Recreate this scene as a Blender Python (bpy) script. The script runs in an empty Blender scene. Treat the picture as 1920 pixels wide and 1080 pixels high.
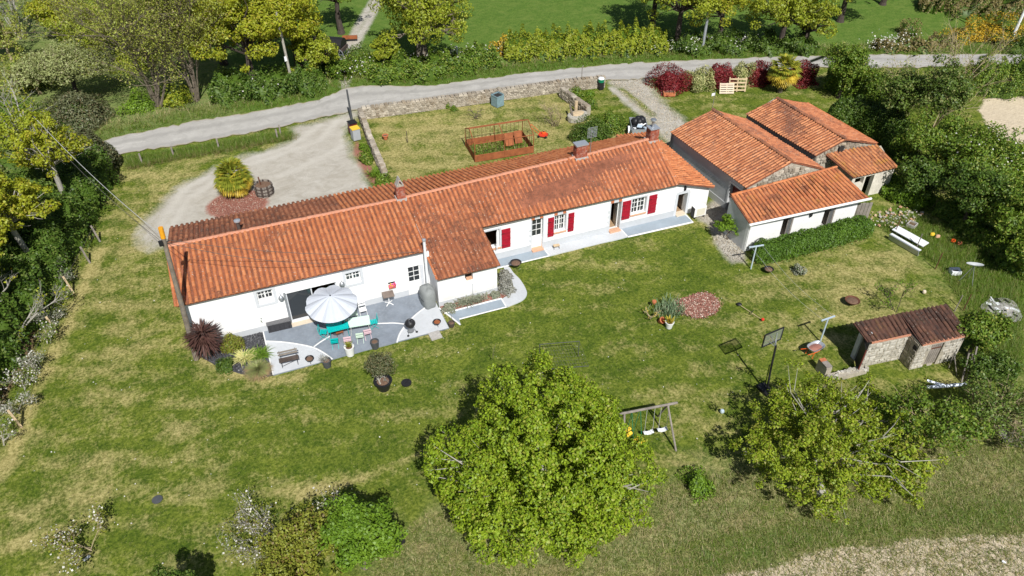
import bpy, math, random
import numpy as np
from mathutils import Vector, Matrix

S = bpy.context.scene
COL = S.collection
R = math.radians

# ------------------------------------------------------------------ camera, light, exposure
CAM = np.array([0.85, -35.91, 30.0])
FPX = 1440.0
PITCH, YAW = R(39.1), R(-22.25)
cd = bpy.data.cameras.new('camera')
cam = bpy.data.objects.new('camera', cd)
COL.objects.link(cam)
cam.location = CAM
cam.rotation_euler = (R(90) - PITCH, 0, YAW)
cd.sensor_width = 36
cd.lens = FPX / 1920 * 36
cd.clip_start, cd.clip_end = 0.5, 3000
S.camera = cam

SUN_EL = R(48.0)
SUN_AZ = R(-96.0)                      # where the sun stands, measured from +X
sdir = Vector((math.cos(SUN_AZ) * math.cos(SUN_EL), math.sin(SUN_AZ) * math.cos(SUN_EL), math.sin(SUN_EL)))
sl = bpy.data.lights.new('sun', 'SUN')
sl.energy = 5.0
sl.angle = R(0.5)
sl.color = (1.0, 0.975, 0.935)
sun = bpy.data.objects.new('sun', sl)
COL.objects.link(sun)
sun.location = (0, -20, 60)
sun.rotation_euler = sdir.to_track_quat('Z', 'Y').to_euler()

W = bpy.data.worlds.new('World')
S.world = W
W.use_nodes = True
wn = W.node_tree
bg = wn.nodes['Background']
sky = wn.nodes.new('ShaderNodeTexSky')
sky.sky_type = 'NISHITA'
sky.sun_disc = False
sky.sun_elevation = SUN_EL
sky.sun_rotation = math.pi / 2 - SUN_AZ
wn.links.new(sky.outputs[0], bg.inputs[0])
bg.inputs[1].default_value = 0.06
S.view_settings.view_transform = 'Standard'
S.view_settings.look = 'None'
S.view_settings.gamma = 1
S.view_settings.use_curve_mapping = False
S.view_settings.exposure = 0.18

# ------------------------------------------------------------------ pixel -> place (photo of 1920x1080)
_cy, _sy = math.cos(YAW), math.sin(YAW)
RT = np.array([_cy, _sy, 0.0])
FW = np.array([-_sy * math.cos(PITCH), _cy * math.cos(PITCH), -math.sin(PITCH)])
UP = np.cross(RT, FW)


def ray(px, py):
    return FW + RT * (px - 960) / FPX - UP * (py - 540) / FPX


def at(px, py, z=0.0):
    d = ray(px, py)
    return CAM + d * ((z - CAM[2]) / d[2])


def onv(px, py, v):
    d = ray(px, py)
    return CAM + d * ((v - CAM[1]) / d[1])


def over(b, q):
    """height above the ground point seen at pixel b at which pixel q lies straight over it -> world point"""
    A = at(*b)
    d = ray(*q)
    k = ((A - CAM)[:2] @ d[:2]) / (d[:2] @ d[:2])
    return np.array([A[0], A[1], (CAM + d * k)[2]])


def depth(p):
    return float((np.array(p) - CAM) @ FW)


# ------------------------------------------------------------------ materials
MATS = {}


def nt(name):
    m = bpy.data.materials.new(name)
    m.use_nodes = True
    t = m.node_tree
    for n in list(t.nodes):
        t.nodes.remove(n)
    out = t.nodes.new('ShaderNodeOutputMaterial')
    MATS[name] = m
    return m, t, out


def N(t, typ, **kw):
    n = t.nodes.new(typ)
    for k, v in kw.items():
        setattr(n, k, v)
    return n


def mixc(t, fac, a, b, mode='MIX'):
    n = N(t, 'ShaderNodeMix', data_type='RGBA', blend_type=mode)
    for sock, v in ((n.inputs[0], fac), (n.inputs[6], a), (n.inputs[7], b)):
        if isinstance(v, bpy.types.NodeSocket):
            t.links.new(v, sock)
        elif isinstance(v, (tuple, list)):
            sock.default_value = (*v[:3], 1)
        else:
            sock.default_value = v
    return n.outputs[2]


def mth(t, op, a, b=None, clamp=False):
    n = N(t, 'ShaderNodeMath', operation=op, use_clamp=clamp)
    for i, v in enumerate((a, b)):
        if v is None:
            continue
        if isinstance(v, bpy.types.NodeSocket):
            t.links.new(v, n.inputs[i])
        else:
            n.inputs[i].default_value = v
    return n.outputs[0]


def ramp(t, x, lo, hi):
    n = N(t, 'ShaderNodeMapRange', clamp=True)
    t.links.new(x, n.inputs[0])
    n.inputs[1].default_value, n.inputs[2].default_value = lo, hi
    return n.outputs[0]


def noise(t, scale, detail=4, rough=0.6, vec=None, dist=0.0, out=0):
    n = N(t, 'ShaderNodeTexNoise')
    n.inputs['Scale'].default_value = scale
    n.inputs['Detail'].default_value = detail
    n.inputs['Roughness'].default_value = rough
    n.inputs['Distortion'].default_value = dist
    if vec is not None:
        t.links.new(vec, n.inputs['Vector'])
    return n.outputs[out]


def wpos(t):
    return N(t, 'ShaderNodeNewGeometry').outputs['Position']


def scaled(t, vec, s):
    n = N(t, 'ShaderNodeMapping')
    t.links.new(vec, n.inputs[0])
    n.inputs['Scale'].default_value = s
    return n.outputs[0]


def bsdf(t, out, col, rough=0.7, metal=0.0, bump=None, bstr=0.3, bdist=0.02, spec=0.3, trans=0.0):
    b = N(t, 'ShaderNodeBsdfPrincipled')
    if isinstance(col, bpy.types.NodeSocket):
        t.links.new(col, b.inputs['Base Color'])
    else:
        b.inputs['Base Color'].default_value = (*col, 1)
    b.inputs['Roughness'].default_value = rough
    b.inputs['Metallic'].default_value = metal
    b.inputs['Specular IOR Level'].default_value = spec
    b.inputs['Transmission Weight'].default_value = trans
    if bump is not None:
        n = N(t, 'ShaderNodeBump')
        n.inputs['Strength'].default_value = bstr
        n.inputs['Distance'].default_value = bdist
        t.links.new(bump, n.inputs['Height'])
        t.links.new(n.outputs[0], b.inputs['Normal'])
    t.links.new(b.outputs[0], out.inputs[0])
    return b


def plain(name, col, rough=0.6, metal=0.0, var=0.25, scale=6.0, bstr=0.15, dirt=None, spec=0.3, bdist=0.01):
    """solid paint / metal / wood with a little tone variation and wear"""
    m, t, out = nt(name)
    p = wpos(t)
    n1 = noise(t, scale, 5, 0.65, p)
    n2 = noise(t, scale * 6, 3, 0.6, p)
    lo = tuple(c * (1 - var) for c in col)
    hi = tuple(min(1, c * (1 + var * 0.6)) for c in col)
    c = mixc(t, ramp(t, n1, 0.3, 0.7), lo, hi)
    if dirt:
        c = mixc(t, mth(t, 'MULTIPLY', ramp(t, n2, 0.5, 0.75), dirt[1]), c, dirt[0])
    bsdf(t, out, c, rough, metal, n2, bstr, bdist, spec)
    return m


def leafmat(name, a, b, c=None, trans=0.35, clump=0.35, rough=0.5):
    """leaves: every leaf (mesh island) its own tone between a and b, some of tone c, larger clumps vary"""
    m, t, out = nt(name)
    g = N(t, 'ShaderNodeNewGeometry')
    r = g.outputs['Random Per Island']
    n1 = noise(t, clump, 3, 0.6, g.outputs['Position'])
    f = mth(t, 'ADD', mth(t, 'MULTIPLY', r, 0.6), mth(t, 'MULTIPLY', ramp(t, n1, 0.3, 0.7), 0.4))
    col = mixc(t, f, a, b)
    if c is not None:
        r2 = mth(t, 'FRACT', mth(t, 'MULTIPLY', r, 17.3))
        col = mixc(t, mth(t, 'GREATER_THAN', r2, 0.84), col, c)
    d = N(t, 'ShaderNodeBsdfPrincipled')
    t.links.new(col, d.inputs['Base Color'])
    d.inputs['Roughness'].default_value = rough
    d.inputs['Specular IOR Level'].default_value = 0.35
    tr = N(t, 'ShaderNodeBsdfTranslucent')
    t.links.new(mixc(t, 1.0, col, (1.25, 1.15, 0.5), 'MULTIPLY'), tr.inputs[0])
    mx = N(t, 'ShaderNodeMixShader')
    mx.inputs[0].default_value = trans
    t.links.new(d.outputs[0], mx.inputs[1])
    t.links.new(tr.outputs[0], mx.inputs[2])
    t.links.new(mx.outputs[0], out.inputs[0])
    return m


def tilemat(name, a, b, dark, amount, dscale=0.45, moss=None, white=0.5):
    """clay tiles: each tile its own fired tone, weathered with dark growth and pale lichen"""
    m, t, out = nt(name)
    g = N(t, 'ShaderNodeNewGeometry')
    oi = N(t, 'ShaderNodeObjectInfo')
    p = g.outputs['Position']
    r = mth(t, 'FRACT', mth(t, 'ADD', g.outputs['Random Per Island'], oi.outputs['Random']))
    c = mixc(t, r, a, b)
    n0 = noise(t, 1.7, 4, 0.7, p)
    c = mixc(t, mth(t, 'MULTIPLY', ramp(t, n0, 0.35, 0.8), 0.35), c, tuple(x * 0.62 for x in a))
    big = noise(t, dscale, 4, 0.65, p, 0.6)
    fine = noise(t, 9.0, 4, 0.75, p)
    r2 = mth(t, 'FRACT', mth(t, 'MULTIPLY', r, 23.7))
    dm = mth(t, 'ADD', mth(t, 'ADD', mth(t, 'MULTIPLY', big, 1.3), mth(t, 'MULTIPLY', fine, 0.95)), mth(t, 'MULTIPLY', r2, 0.22))
    dmask = ramp(t, dm, 1.43 - amount, 1.68 - amount)
    c = mixc(t, mth(t, 'MULTIPLY', dmask, 0.8), c, dark)
    spot = noise(t, 3.6, 5, 0.8, p, 0.8)
    c = mixc(t, mth(t, 'MULTIPLY', ramp(t, spot, 0.57, 0.68), 0.5), c, tuple(x * 1.25 for x in dark))
    if moss:
        n4 = noise(t, 1.1, 5, 0.75, scaled(t, p, (1, 1.0, 1)), 0.4)
        c = mixc(t, mth(t, 'MULTIPLY', ramp(t, n4, 0.55, 0.7), moss[1]), c, moss[0])
    v = N(t, 'ShaderNodeTexVoronoi')
    v.inputs['Scale'].default_value = 7.5
    t.links.new(p, v.inputs['Vector'])
    sp = mth(t, 'MULTIPLY', ramp(t, v.outputs['Distance'], 0.26, 0.15), mth(t, 'GREATER_THAN', noise(t, 0.9, 3, 0.7, p), 0.47))
    sp = mth(t, 'MULTIPLY', sp, mth(t, 'GREATER_THAN', noise(t, 4.1, 1, 0.5, p), 0.5))
    c = mixc(t, mth(t, 'MULTIPLY', sp, white), c, (0.55, 0.5, 0.42))
    bsdf(t, out, c, 0.85, 0, fine, 0.35, 0.012, 0.2)
    return m


# ------------------------------------------------------------------ mesh builder
def wloc(o):
    v = Vector((0, 0, 0))
    while o is not None:
        v = v + o.location
        o = o.parent
    return v


class MB:
    def __init__(s):
        s.v, s.f = [], []

    def add(s, vs, fs):
        b = len(s.v)
        s.v += [tuple(map(float, q)) for q in vs]
        s.f += [tuple(i + b for i in q) for q in fs]
        return s

    def box(s, c, d, rot=0.0, M=None, taper=1.0):
        x, y, z = (k / 2 for k in d)
        vs = []
        for k, (sx, sy, sz) in enumerate(((-1, -1, -1), (1, -1, -1), (1, 1, -1), (-1, 1, -1), (-1, -1, 1), (1, -1, 1), (1, 1, 1), (-1, 1, 1))):
            tp = taper if sz > 0 else 1
            q = Vector((sx * x * tp, sy * y * tp, sz * z))
            if M is not None:
                q = M @ q
            elif rot:
                q = Matrix.Rotation(rot, 3, 'Z') @ q
            vs.append(Vector(c) + q)
        return s.add(vs, ((3, 2, 1, 0), (4, 5, 6, 7), (0, 1, 5, 4), (1, 2, 6, 5), (2, 3, 7, 6), (3, 0, 4, 7)))

    def bb(s, a, b):
        """box between two opposite corners"""
        a, b = np.minimum(a, b), np.maximum(a, b)
        return s.box((a + b) / 2, b - a)

    def tube(s, pts, r, n=6, cap=True):
        pts = [Vector(p) for p in pts]
        rs = r if isinstance(r, (list, tuple)) else [r] * len(pts)
        base = len(s.v)
        ref = None
        for i, p in enumerate(pts):
            d = (pts[min(i + 1, len(pts) - 1)] - pts[max(i - 1, 0)])
            d = d.normalized() if d.length > 1e-9 else Vector((0, 0, 1))
            if ref is None:
                ref = d.orthogonal().normalized()
            else:
                ref = ref - d * ref.dot(d)
                ref = ref.normalized() if ref.length > 1e-6 else d.orthogonal().normalized()
            e = d.cross(ref)
            for k in range(n):
                a = 2 * math.pi * k / n
                s.v.append(tuple(p + (ref * math.cos(a) + e * math.sin(a)) * rs[i]))
        for i in range(len(pts) - 1):
            for k in range(n):
                a, b = base + i * n + k, base + i * n + (k + 1) % n
                s.f.append((a, b, b + n, a + n))
        if cap:
            s.f.append(tuple(base + k for k in range(n))[::-1])
            s.f.append(tuple(base + (len(pts) - 1) * n + k for k in range(n)))
        return s

    def lathe(s, prof, c=(0, 0, 0), n=16, sx=1, sy=1):
        base = len(s.v)
        for r, z in prof:
            for k in range(n):
                a = 2 * math.pi * k / n
                s.v.append((c[0] + r * math.cos(a) * sx, c[1] + r * math.sin(a) * sy, c[2] + z))
        for i in range(len(prof) - 1):
            for k in range(n):
                a, b = base + i * n + k, base + i * n + (k + 1) % n
                s.f.append((a, b, b + n, a + n))
        s.f.append(tuple(base + k for k in range(n))[::-1])
        s.f.append(tuple(base + (len(prof) - 1) * n + k for k in range(n)))
        return s

    def prism(s, poly, z0, z1):
        """vertical prism over a 2-D outline; z1 may be a function of x, y"""
        n = len(poly)
        b = [(p[0], p[1], z0) for p in poly]
        t = [(p[0], p[1], z1(p[0], p[1]) if callable(z1) else z1) for p in poly]
        return s.add(b + t, [tuple(range(n))[::-1], tuple(range(n, 2 * n))] + [(i, (i + 1) % n, n + (i + 1) % n, n + i) for i in range(n)])

    def build(s, name, m, parent=None, local=False, smooth=False):
        me = bpy.data.meshes.new(name)
        vs = np.array(s.v, dtype=float).reshape(-1, 3)
        if parent is not None and not local:
            vs = vs - np.array(wloc(parent))
        me.from_pydata(vs.tolist(), [], s.f)
        if m is not None:
            me.materials.append(MATS[m] if isinstance(m, str) else m)
        if smooth:
            me.shade_smooth()
            me.set_sharp_from_angle(angle=R(42))
        me.update()
        o = bpy.data.objects.new(name, me)
        COL.objects.link(o)
        o.parent = parent
        return o


def npmesh(name, verts, faces, m, parent=None, local=False, smooth=False):
    """fast mesh from arrays; faces (n,k) all of one size"""
    verts = np.asarray(verts, np.float32)
    faces = np.asarray(faces, np.int32)
    if parent is not None and not local:
        verts = verts - np.array(wloc(parent), np.float32)
    me = bpy.data.meshes.new(name)
    k = faces.shape[1]
    me.vertices.add(len(verts))
    me.vertices.foreach_set('co', verts.ravel())
    me.loops.add(faces.size)
    me.loops.foreach_set('vertex_index', faces.ravel())
    me.polygons.add(len(faces))
    me.polygons.foreach_set('loop_start', np.arange(0, faces.size, k, dtype=np.int32))
    for mm in (m if isinstance(m, list) else [m]):
        me.materials.append(MATS[mm])
    me.update(calc_edges=True)
    if smooth:
        me.shade_smooth()
    o = bpy.data.objects.new(name, me)
    COL.objects.link(o)
    o.parent = parent
    return o


def tag(o, label=None, cat=None, group=None, kind=None):
    for k, v in (('label', label), ('category', cat), ('group', group), ('kind', kind)):
        if v:
            o[k] = v
    return o


def thing(name, label, cat, loc, rz=0.0, group=None):
    o = bpy.data.objects.new(name, None)
    o.empty_display_size = 0.2
    COL.objects.link(o)
    o.location = tuple(float(x) for x in loc)
    o.rotation_euler = (0, 0, rz)
    return tag(o, label, cat, group)


def copy_tree(o, parent=None):
    c = o.copy()
    COL.objects.link(c)
    c.parent = parent
    for ch in [k for k in COL.objects if k.parent == o]:
        copy_tree(ch, c)
    return c


def paint(o, m):
    for s in o.material_slots:
        s.link = 'OBJECT'
        s.material = MATS[m]


rng = np.random.default_rng(7)
random.seed(7)
# ------------------------------------------------------------------ the materials used
plain('white_render', (0.83, 0.835, 0.84), 0.9, var=0.03, scale=1.2, bstr=0.25, dirt=((0.62, 0.62, 0.6), 0.15))
plain('white_paint', (0.8, 0.8, 0.79), 0.5, var=0.05, bstr=0.05)
plain('plinth_paint', (0.5, 0.52, 0.54), 0.85, var=0.08, scale=1.5)
plain('grey_surround', (0.58, 0.6, 0.63), 0.85, var=0.06)
plain('terrace_slate', (0.215, 0.245, 0.285), 0.75, var=0.22, scale=1.1, dirt=((0.32, 0.34, 0.36), 0.4))
plain('terrace_blue', (0.29, 0.345, 0.395), 0.75, var=0.14, scale=1.0, dirt=((0.38, 0.4, 0.41), 0.25))
plain('terrace_pale', (0.52, 0.54, 0.56), 0.8, var=0.08, scale=1.0, dirt=((0.4, 0.4, 0.4), 0.3))
plain('line_paint', (0.75, 0.75, 0.74), 0.8, var=0.08)
plain('red_paint', (0.36, 0.012, 0.03), 0.45, var=0.2, bstr=0.08)
plain('terracotta', (0.5, 0.17, 0.075), 0.8, var=0.25)
plain('salmon_stone', (0.62, 0.36, 0.23), 0.85, var=0.15)
plain('mortar_tile', (0.52, 0.22, 0.13), 0.9, var=0.2, dirt=((0.6, 0.5, 0.4), 0.5))
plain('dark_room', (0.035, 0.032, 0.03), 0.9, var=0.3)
plain('room_floor', (0.4, 0.27, 0.16), 0.7)
plain('cream_sill', (0.66, 0.56, 0.43), 0.8, var=0.06)
plain('grey_metal', (0.42, 0.44, 0.46), 0.4, 0.7, var=0.15)
plain('dark_metal', (0.035, 0.035, 0.037), 0.45, 0.4, var=0.3)
plain('black_plastic', (0.02, 0.02, 0.022), 0.45, var=0.3)
plain('zinc', (0.46, 0.49, 0.53), 0.45, 0.5, var=0.12)
plain('grey_render', (0.52, 0.53, 0.54), 0.95, var=0.18, scale=0.9, bstr=0.4, dirt=((0.36, 0.36, 0.35), 0.5))
plain('grey_render_pale', (0.56, 0.57, 0.57), 0.95, var=0.12, scale=1.3, bstr=0.4, dirt=((0.36, 0.36, 0.35), 0.4))
plain('shed_white', (0.8, 0.8, 0.79), 0.9, var=0.05, scale=1.1, bstr=0.3, dirt=((0.5, 0.48, 0.43), 0.25))
plain('old_white', (0.66, 0.62, 0.53), 0.9, var=0.2, scale=1.3, bstr=0.4, dirt=((0.33, 0.3, 0.25), 0.6))
plain('mortar', (0.4, 0.36, 0.29), 0.95, var=0.25, scale=2.2, bstr=0.6, dirt=((0.2, 0.18, 0.14), 0.6), bdist=0.03)
plain('wood_grey', (0.26, 0.23, 0.2), 0.85, var=0.35, scale=3, bstr=0.4)
plain('wood_dark', (0.085, 0.065, 0.055), 0.85, var=0.4, scale=3, bstr=0.4)
plain('wood_pale', (0.56, 0.43, 0.27), 0.8, var=0.2, scale=4, bstr=0.2)
plain('pole_wood', (0.19, 0.165, 0.14), 0.9, var=0.4, scale=3, bstr=0.4, dirt=((0.38, 0.24, 0.05), 0.5))
plain('orange_cap', (0.75, 0.33, 0.02), 0.5, var=0.15)
plain('rust', (0.32, 0.105, 0.04), 0.85, 0.1, var=0.35, scale=3, dirt=((0.14, 0.05, 0.025), 0.5))
plain('rust_dark', (0.14, 0.06, 0.035), 0.85, 0.1, var=0.4, scale=4)
plain('cyan_paint', (0.0, 0.44, 0.42), 0.45, var=0.08, bstr=0.03)
plain('cyan_dark', (0.0, 0.3, 0.32), 0.45, var=0.1, bstr=0.03)
plain('mint_paint', (0.6, 0.8, 0.67), 0.45, var=0.04, bstr=0.03)
plain('pink_paint', (0.72, 0.5, 0.55), 0.5, var=0.05, bstr=0.03)
plain('sage_paint', (0.6, 0.74, 0.6), 0.5, var=0.05, bstr=0.03)
plain('parasol_cloth', (0.5, 0.53, 0.58), 0.8, var=0.05, scale=4, bstr=0.05)
plain('cover_cloth', (0.25, 0.265, 0.26), 0.7, var=0.12, scale=4, bstr=0.3)
plain('rattan', (0.045, 0.045, 0.05), 0.6, var=0.4, scale=14, bstr=0.5)
plain('rattan_lid', (0.13, 0.13, 0.135), 0.6, var=0.25, scale=14, bstr=0.5)
plain('brown_top', (0.2, 0.16, 0.135), 0.6, var=0.2)
plain('soil', (0.17, 0.105, 0.07), 1.0, var=0.4, scale=12, bstr=0.6)
plain('dark_pot', (0.075, 0.08, 0.085), 0.7, var=0.2)
plain('white_pot', (0.72, 0.73, 0.72), 0.5, var=0.06)
plain('tv_white', (0.75, 0.77, 0.78), 0.4, var=0.05)
plain('orange_paint', (0.72, 0.11, 0.02), 0.4, var=0.1)
plain('red_plastic', (0.62, 0.05, 0.025), 0.35, var=0.12)
plain('yellow_plastic', (0.78, 0.52, 0.05), 0.4, var=0.1)
plain('bin_grey', (0.36, 0.38, 0.4), 0.5, var=0.1)
plain('bin_maroon', (0.12, 0.02, 0.02), 0.5, var=0.2)
plain('green_plastic', (0.01, 0.2, 0.1), 0.4, var=0.1)
plain('compost_cloth', (0.2, 0.3, 0.33), 0.7, var=0.25, scale=5)
plain('blue_white', (0.55, 0.66, 0.75), 0.35, 0.2, var=0.08)
plain('foil', (0.62, 0.68, 0.76), 0.35, 0.3, var=0.15, scale=8, bstr=0.4)
plain('rubber', (0.015, 0.015, 0.016), 0.7, var=0.3)
plain('ash', (0.4, 0.385, 0.36), 1.0, var=0.45, scale=3, bstr=0.6, dirt=((0.1, 0.09, 0.08), 0.6), bdist=0.03)
plain('cream_ac', (0.66, 0.63, 0.52), 0.5, var=0.06)
plain('concrete', (0.42, 0.4, 0.37), 0.9, var=0.2, bstr=0.4)
plain('bark', (0.17, 0.14, 0.105), 0.95, var=0.4, scale=5, bstr=0.6)
plain('bark_grey', (0.36, 0.34, 0.29), 0.95, var=0.3, scale=5, bstr=0.6)
plain('bark_tan', (0.36, 0.29, 0.18), 0.95, var=0.35, scale=5, bstr=0.5)
plain('bark_dark', (0.07, 0.055, 0.045), 0.95, var=0.4, scale=5, bstr=0.6)
plain('flower_pink', (0.75, 0.06, 0.25), 0.6, var=0.3)
plain('flower_orange', (0.85, 0.42, 0.04), 0.6, var=0.2)
plain('line_wire', (0.12, 0.11, 0.1), 0.6, var=0.2)
plain('pale_wire', (0.5, 0.5, 0.48), 0.6, var=0.2)

plain('tile_trough', (0.26, 0.093, 0.05), 0.9, var=0.45, scale=1.6, dirt=((0.07, 0.045, 0.035), 0.8))
plain('tile_trough_dark', (0.09, 0.042, 0.03), 0.9, var=0.45, scale=1.6, dirt=((0.05, 0.035, 0.03), 0.8))

m, t, out = nt('white_render')
p = wpos(t)
n1 = noise(t, 1.3, 5, .7, p)
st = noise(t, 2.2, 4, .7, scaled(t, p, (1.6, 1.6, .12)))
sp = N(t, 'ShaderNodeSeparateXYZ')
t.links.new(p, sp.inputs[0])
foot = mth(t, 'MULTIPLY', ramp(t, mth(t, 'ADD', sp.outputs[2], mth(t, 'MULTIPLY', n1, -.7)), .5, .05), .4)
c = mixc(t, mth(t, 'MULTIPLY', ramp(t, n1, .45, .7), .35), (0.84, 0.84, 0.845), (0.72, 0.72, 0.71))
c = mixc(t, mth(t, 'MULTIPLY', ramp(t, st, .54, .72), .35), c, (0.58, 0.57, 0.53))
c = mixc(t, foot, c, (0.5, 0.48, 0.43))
bsdf(t, out, c, 0.9, 0, noise(t, 9, 5, .7, p), .35, .02)

leafmat('leaf_lime', (0.1, 0.185, 0.01), (0.34, 0.45, 0.024), (0.3, 0.33, 0.04), 0.26, 0.9)
leafmat('leaf_walnut', (0.11, 0.19, 0.012), (0.37, 0.45, 0.03), (0.3, 0.29, 0.05), 0.28, 0.8)
leafmat('leaf_oak', (0.2, 0.24, 0.014), (0.43, 0.46, 0.03), (0.38, 0.33, 0.035), 0.3, 0.25)
leafmat('leaf_oak_green', (0.16, 0.22, 0.016), (0.4, 0.45, 0.034), (0.32, 0.32, 0.04), 0.30, 0.3)
leafmat('leaf_bright', (0.085, 0.17, 0.012), (0.22, 0.35, 0.028), None, 0.25, 0.6)
leafmat('leaf_mid', (0.062, 0.125, 0.012), (0.2, 0.3, 0.03), (0.26, 0.29, 0.05), 0.26, 0.5)
leafmat('leaf_dark', (0.035, 0.08, 0.01), (0.115, 0.19, 0.022), (0.15, 0.2, 0.04), 0.22, 0.5)
leafmat('leaf_ivy', (0.045, 0.088, 0.013), (0.16, 0.235, 0.036), (0.22, 0.24, 0.07), 0.22, 0.5)
leafmat('leaf_willow', (0.24, 0.28, 0.1), (0.42, 0.46, 0.19), (0.3, 0.28, 0.15), 0.3, 0.5)
leafmat('leaf_olive', (0.14, 0.17, 0.02), (0.32, 0.34, 0.045), (0.2, 0.15, 0.04), 0.27, 0.6)
leafmat('leaf_olive_grey', (0.07, 0.085, 0.035), (0.17, 0.18, 0.085), (0.15, 0.12, 0.06), 0.15, 1.2)
leafmat('leaf_twig', (0.2, 0.24, 0.035), (0.4, 0.44, 0.075), (0.3, 0.25, 0.1), 0.28, 0.5)
leafmat('leaf_red', (0.14, 0.012, 0.018), (0.3, 0.03, 0.035), (0.2, 0.05, 0.03), 0.3, 1.0)
leafmat('leaf_variegated', (0.2, 0.24, 0.06), (0.62, 0.58, 0.28), (0.13, 0.19, 0.04), 0.25, 1.5)
leafmat('leaf_purple', (0.045, 0.022, 0.018), (0.13, 0.065, 0.05), (0.08, 0.035, 0.03), 0.08, 1.5)
leafmat('leaf_palm', (0.15, 0.2, 0.02), (0.38, 0.4, 0.05), (0.5, 0.42, 0.05), 0.3, 1.2)
leafmat('leaf_palm_old', (0.5, 0.36, 0.03), (0.72, 0.55, 0.08), (0.36, 0.28, 0.05), 0.3, 1.2)
leafmat('leaf_hedge', (0.045, 0.11, 0.011), (0.15, 0.27, 0.025), (0.1, 0.17, 0.03), 0.25, 0.6)
leafmat('leaf_striped', (0.5, 0.5, 0.16), (0.74, 0.7, 0.34), (0.2, 0.3, 0.06), 0.3, 1.5)
leafmat('leaf_yellow', (0.5, 0.4, 0.04), (0.7, 0.6, 0.12), (0.3, 0.35, 0.06), 0.3, 1.5)
leafmat('leaf_iris', (0.1, 0.17, 0.085), (0.22, 0.31, 0.16), (0.3, 0.33, 0.2), 0.25, 1.5)
leafmat('leaf_lavender', (0.16, 0.19, 0.13), (0.34, 0.36, 0.26), (0.28, 0.25, 0.2), 0.2, 1.5)
leafmat('leaf_grey', (0.24, 0.24, 0.21), (0.42, 0.42, 0.38), (0.2, 0.19, 0.15), 0.2, 1.5)
leafmat('leaf_gorse', (0.4, 0.27, 0.02), (0.6, 0.4, 0.03), (0.16, 0.15, 0.03), 0.25, 0.8)
leafmat('leaf_blossom', (0.62, 0.6, 0.55), (0.82, 0.8, 0.76), (0.2, 0.22, 0.06), 0.3, 1.5)
leafmat('leaf_brown', (0.17, 0.13, 0.05), (0.3, 0.25, 0.1), (0.13, 0.15, 0.03), 0.25, 0.8)
leafmat('grass_green', (0.08, 0.125, 0.018), (0.2, 0.24, 0.04), (0.32, 0.29, 0.12), 0.3, 0.9)
leafmat('grass_bright', (0.08, 0.15, 0.012), (0.17, 0.26, 0.025), (0.3, 0.28, 0.1), 0.3, 0.4)
leafmat('grass_dry', (0.26, 0.23, 0.1), (0.56, 0.48, 0.25), (0.15, 0.18, 0.05), 0.25, 0.9)
leafmat('dead_leaf', (0.3, 0.22, 0.13), (0.5, 0.36, 0.2), None, 0.2, 1)
leafmat('mulch_chips', (0.2, 0.075, 0.055), (0.42, 0.2, 0.15), (0.62, 0.52, 0.42), 0.0, 2)
leafmat('slate_chips', (0.025, 0.026, 0.03), (0.1, 0.1, 0.108), (0.16, 0.16, 0.165), 0.0, 2)
leafmat('clod_chips', (0.46, 0.385, 0.27), (0.62, 0.53, 0.39), (0.38, 0.3, 0.2), 0.0, 2)
leafmat('gravel_chips', (0.33, 0.28, 0.21), (0.52, 0.46, 0.36), (0.24, 0.2, 0.15), 0.0, 2)

tilemat('tile_left', (0.45, 0.148, 0.06), (0.6, 0.235, 0.098), (0.13, 0.065, 0.045), 0.08, 0.4, white=0.75)
tilemat('tile_right', (0.42, 0.138, 0.058), (0.57, 0.22, 0.095), (0.11, 0.058, 0.042), 0.16, 0.35, white=0.85)
tilemat('tile_wing', (0.35, 0.12, 0.056), (0.5, 0.195, 0.09), (0.1, 0.053, 0.04), 0.27, 0.5, white=0.95)
tilemat('tile_back', (0.45, 0.145, 0.058), (0.62, 0.24, 0.1), (0.17, 0.085, 0.055), 0.04, 0.3, white=0.4)
tilemat('tile_backdark', (0.32, 0.125, 0.065), (0.5, 0.2, 0.1), (0.11, 0.06, 0.045), 0.28, 0.3, white=0.5)
tilemat('tile_barn', (0.4, 0.145, 0.064), (0.64, 0.28, 0.13), (0.13, 0.068, 0.048), 0.18, 0.3, white=0.6)
tilemat('tile_barnb', (0.38, 0.13, 0.062), (0.55, 0.22, 0.105), (0.15, 0.075, 0.055), 0.14, 0.5, white=0.5)
tilemat('tile_shed', (0.44, 0.145, 0.062), (0.62, 0.245, 0.1), (0.12, 0.058, 0.038), 0.14, 0.6, moss=((0.4, 0.2, 0.02), 0.55), white=0.3)
tilemat('tile_lean', (0.38, 0.14, 0.06), (0.55, 0.235, 0.1), (0.12, 0.062, 0.038), 0.22, 0.6, moss=((0.42, 0.24, 0.03), 0.65), white=0.5)
tilemat('tile_stone', (0.085, 0.045, 0.033), (0.165, 0.08, 0.052), (0.04, 0.03, 0.026), 0.28, 0.6, moss=((0.17, 0.12, 0.03), 0.35), white=0.3)

m, t, out = nt('brick')
g = N(t, 'ShaderNodeNewGeometry')
c = mixc(t, g.outputs['Random Per Island'], (0.25, 0.06, 0.035), (0.42, 0.13, 0.075))
c = mixc(t, mth(t, 'MULTIPLY', ramp(t, noise(t, 5, 5, .7, g.outputs['Position']), .5, .68), .55), c, (0.5, 0.42, 0.36))
bsdf(t, out, c, 0.9, 0, noise(t, 20, 3), 0.3)

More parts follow.
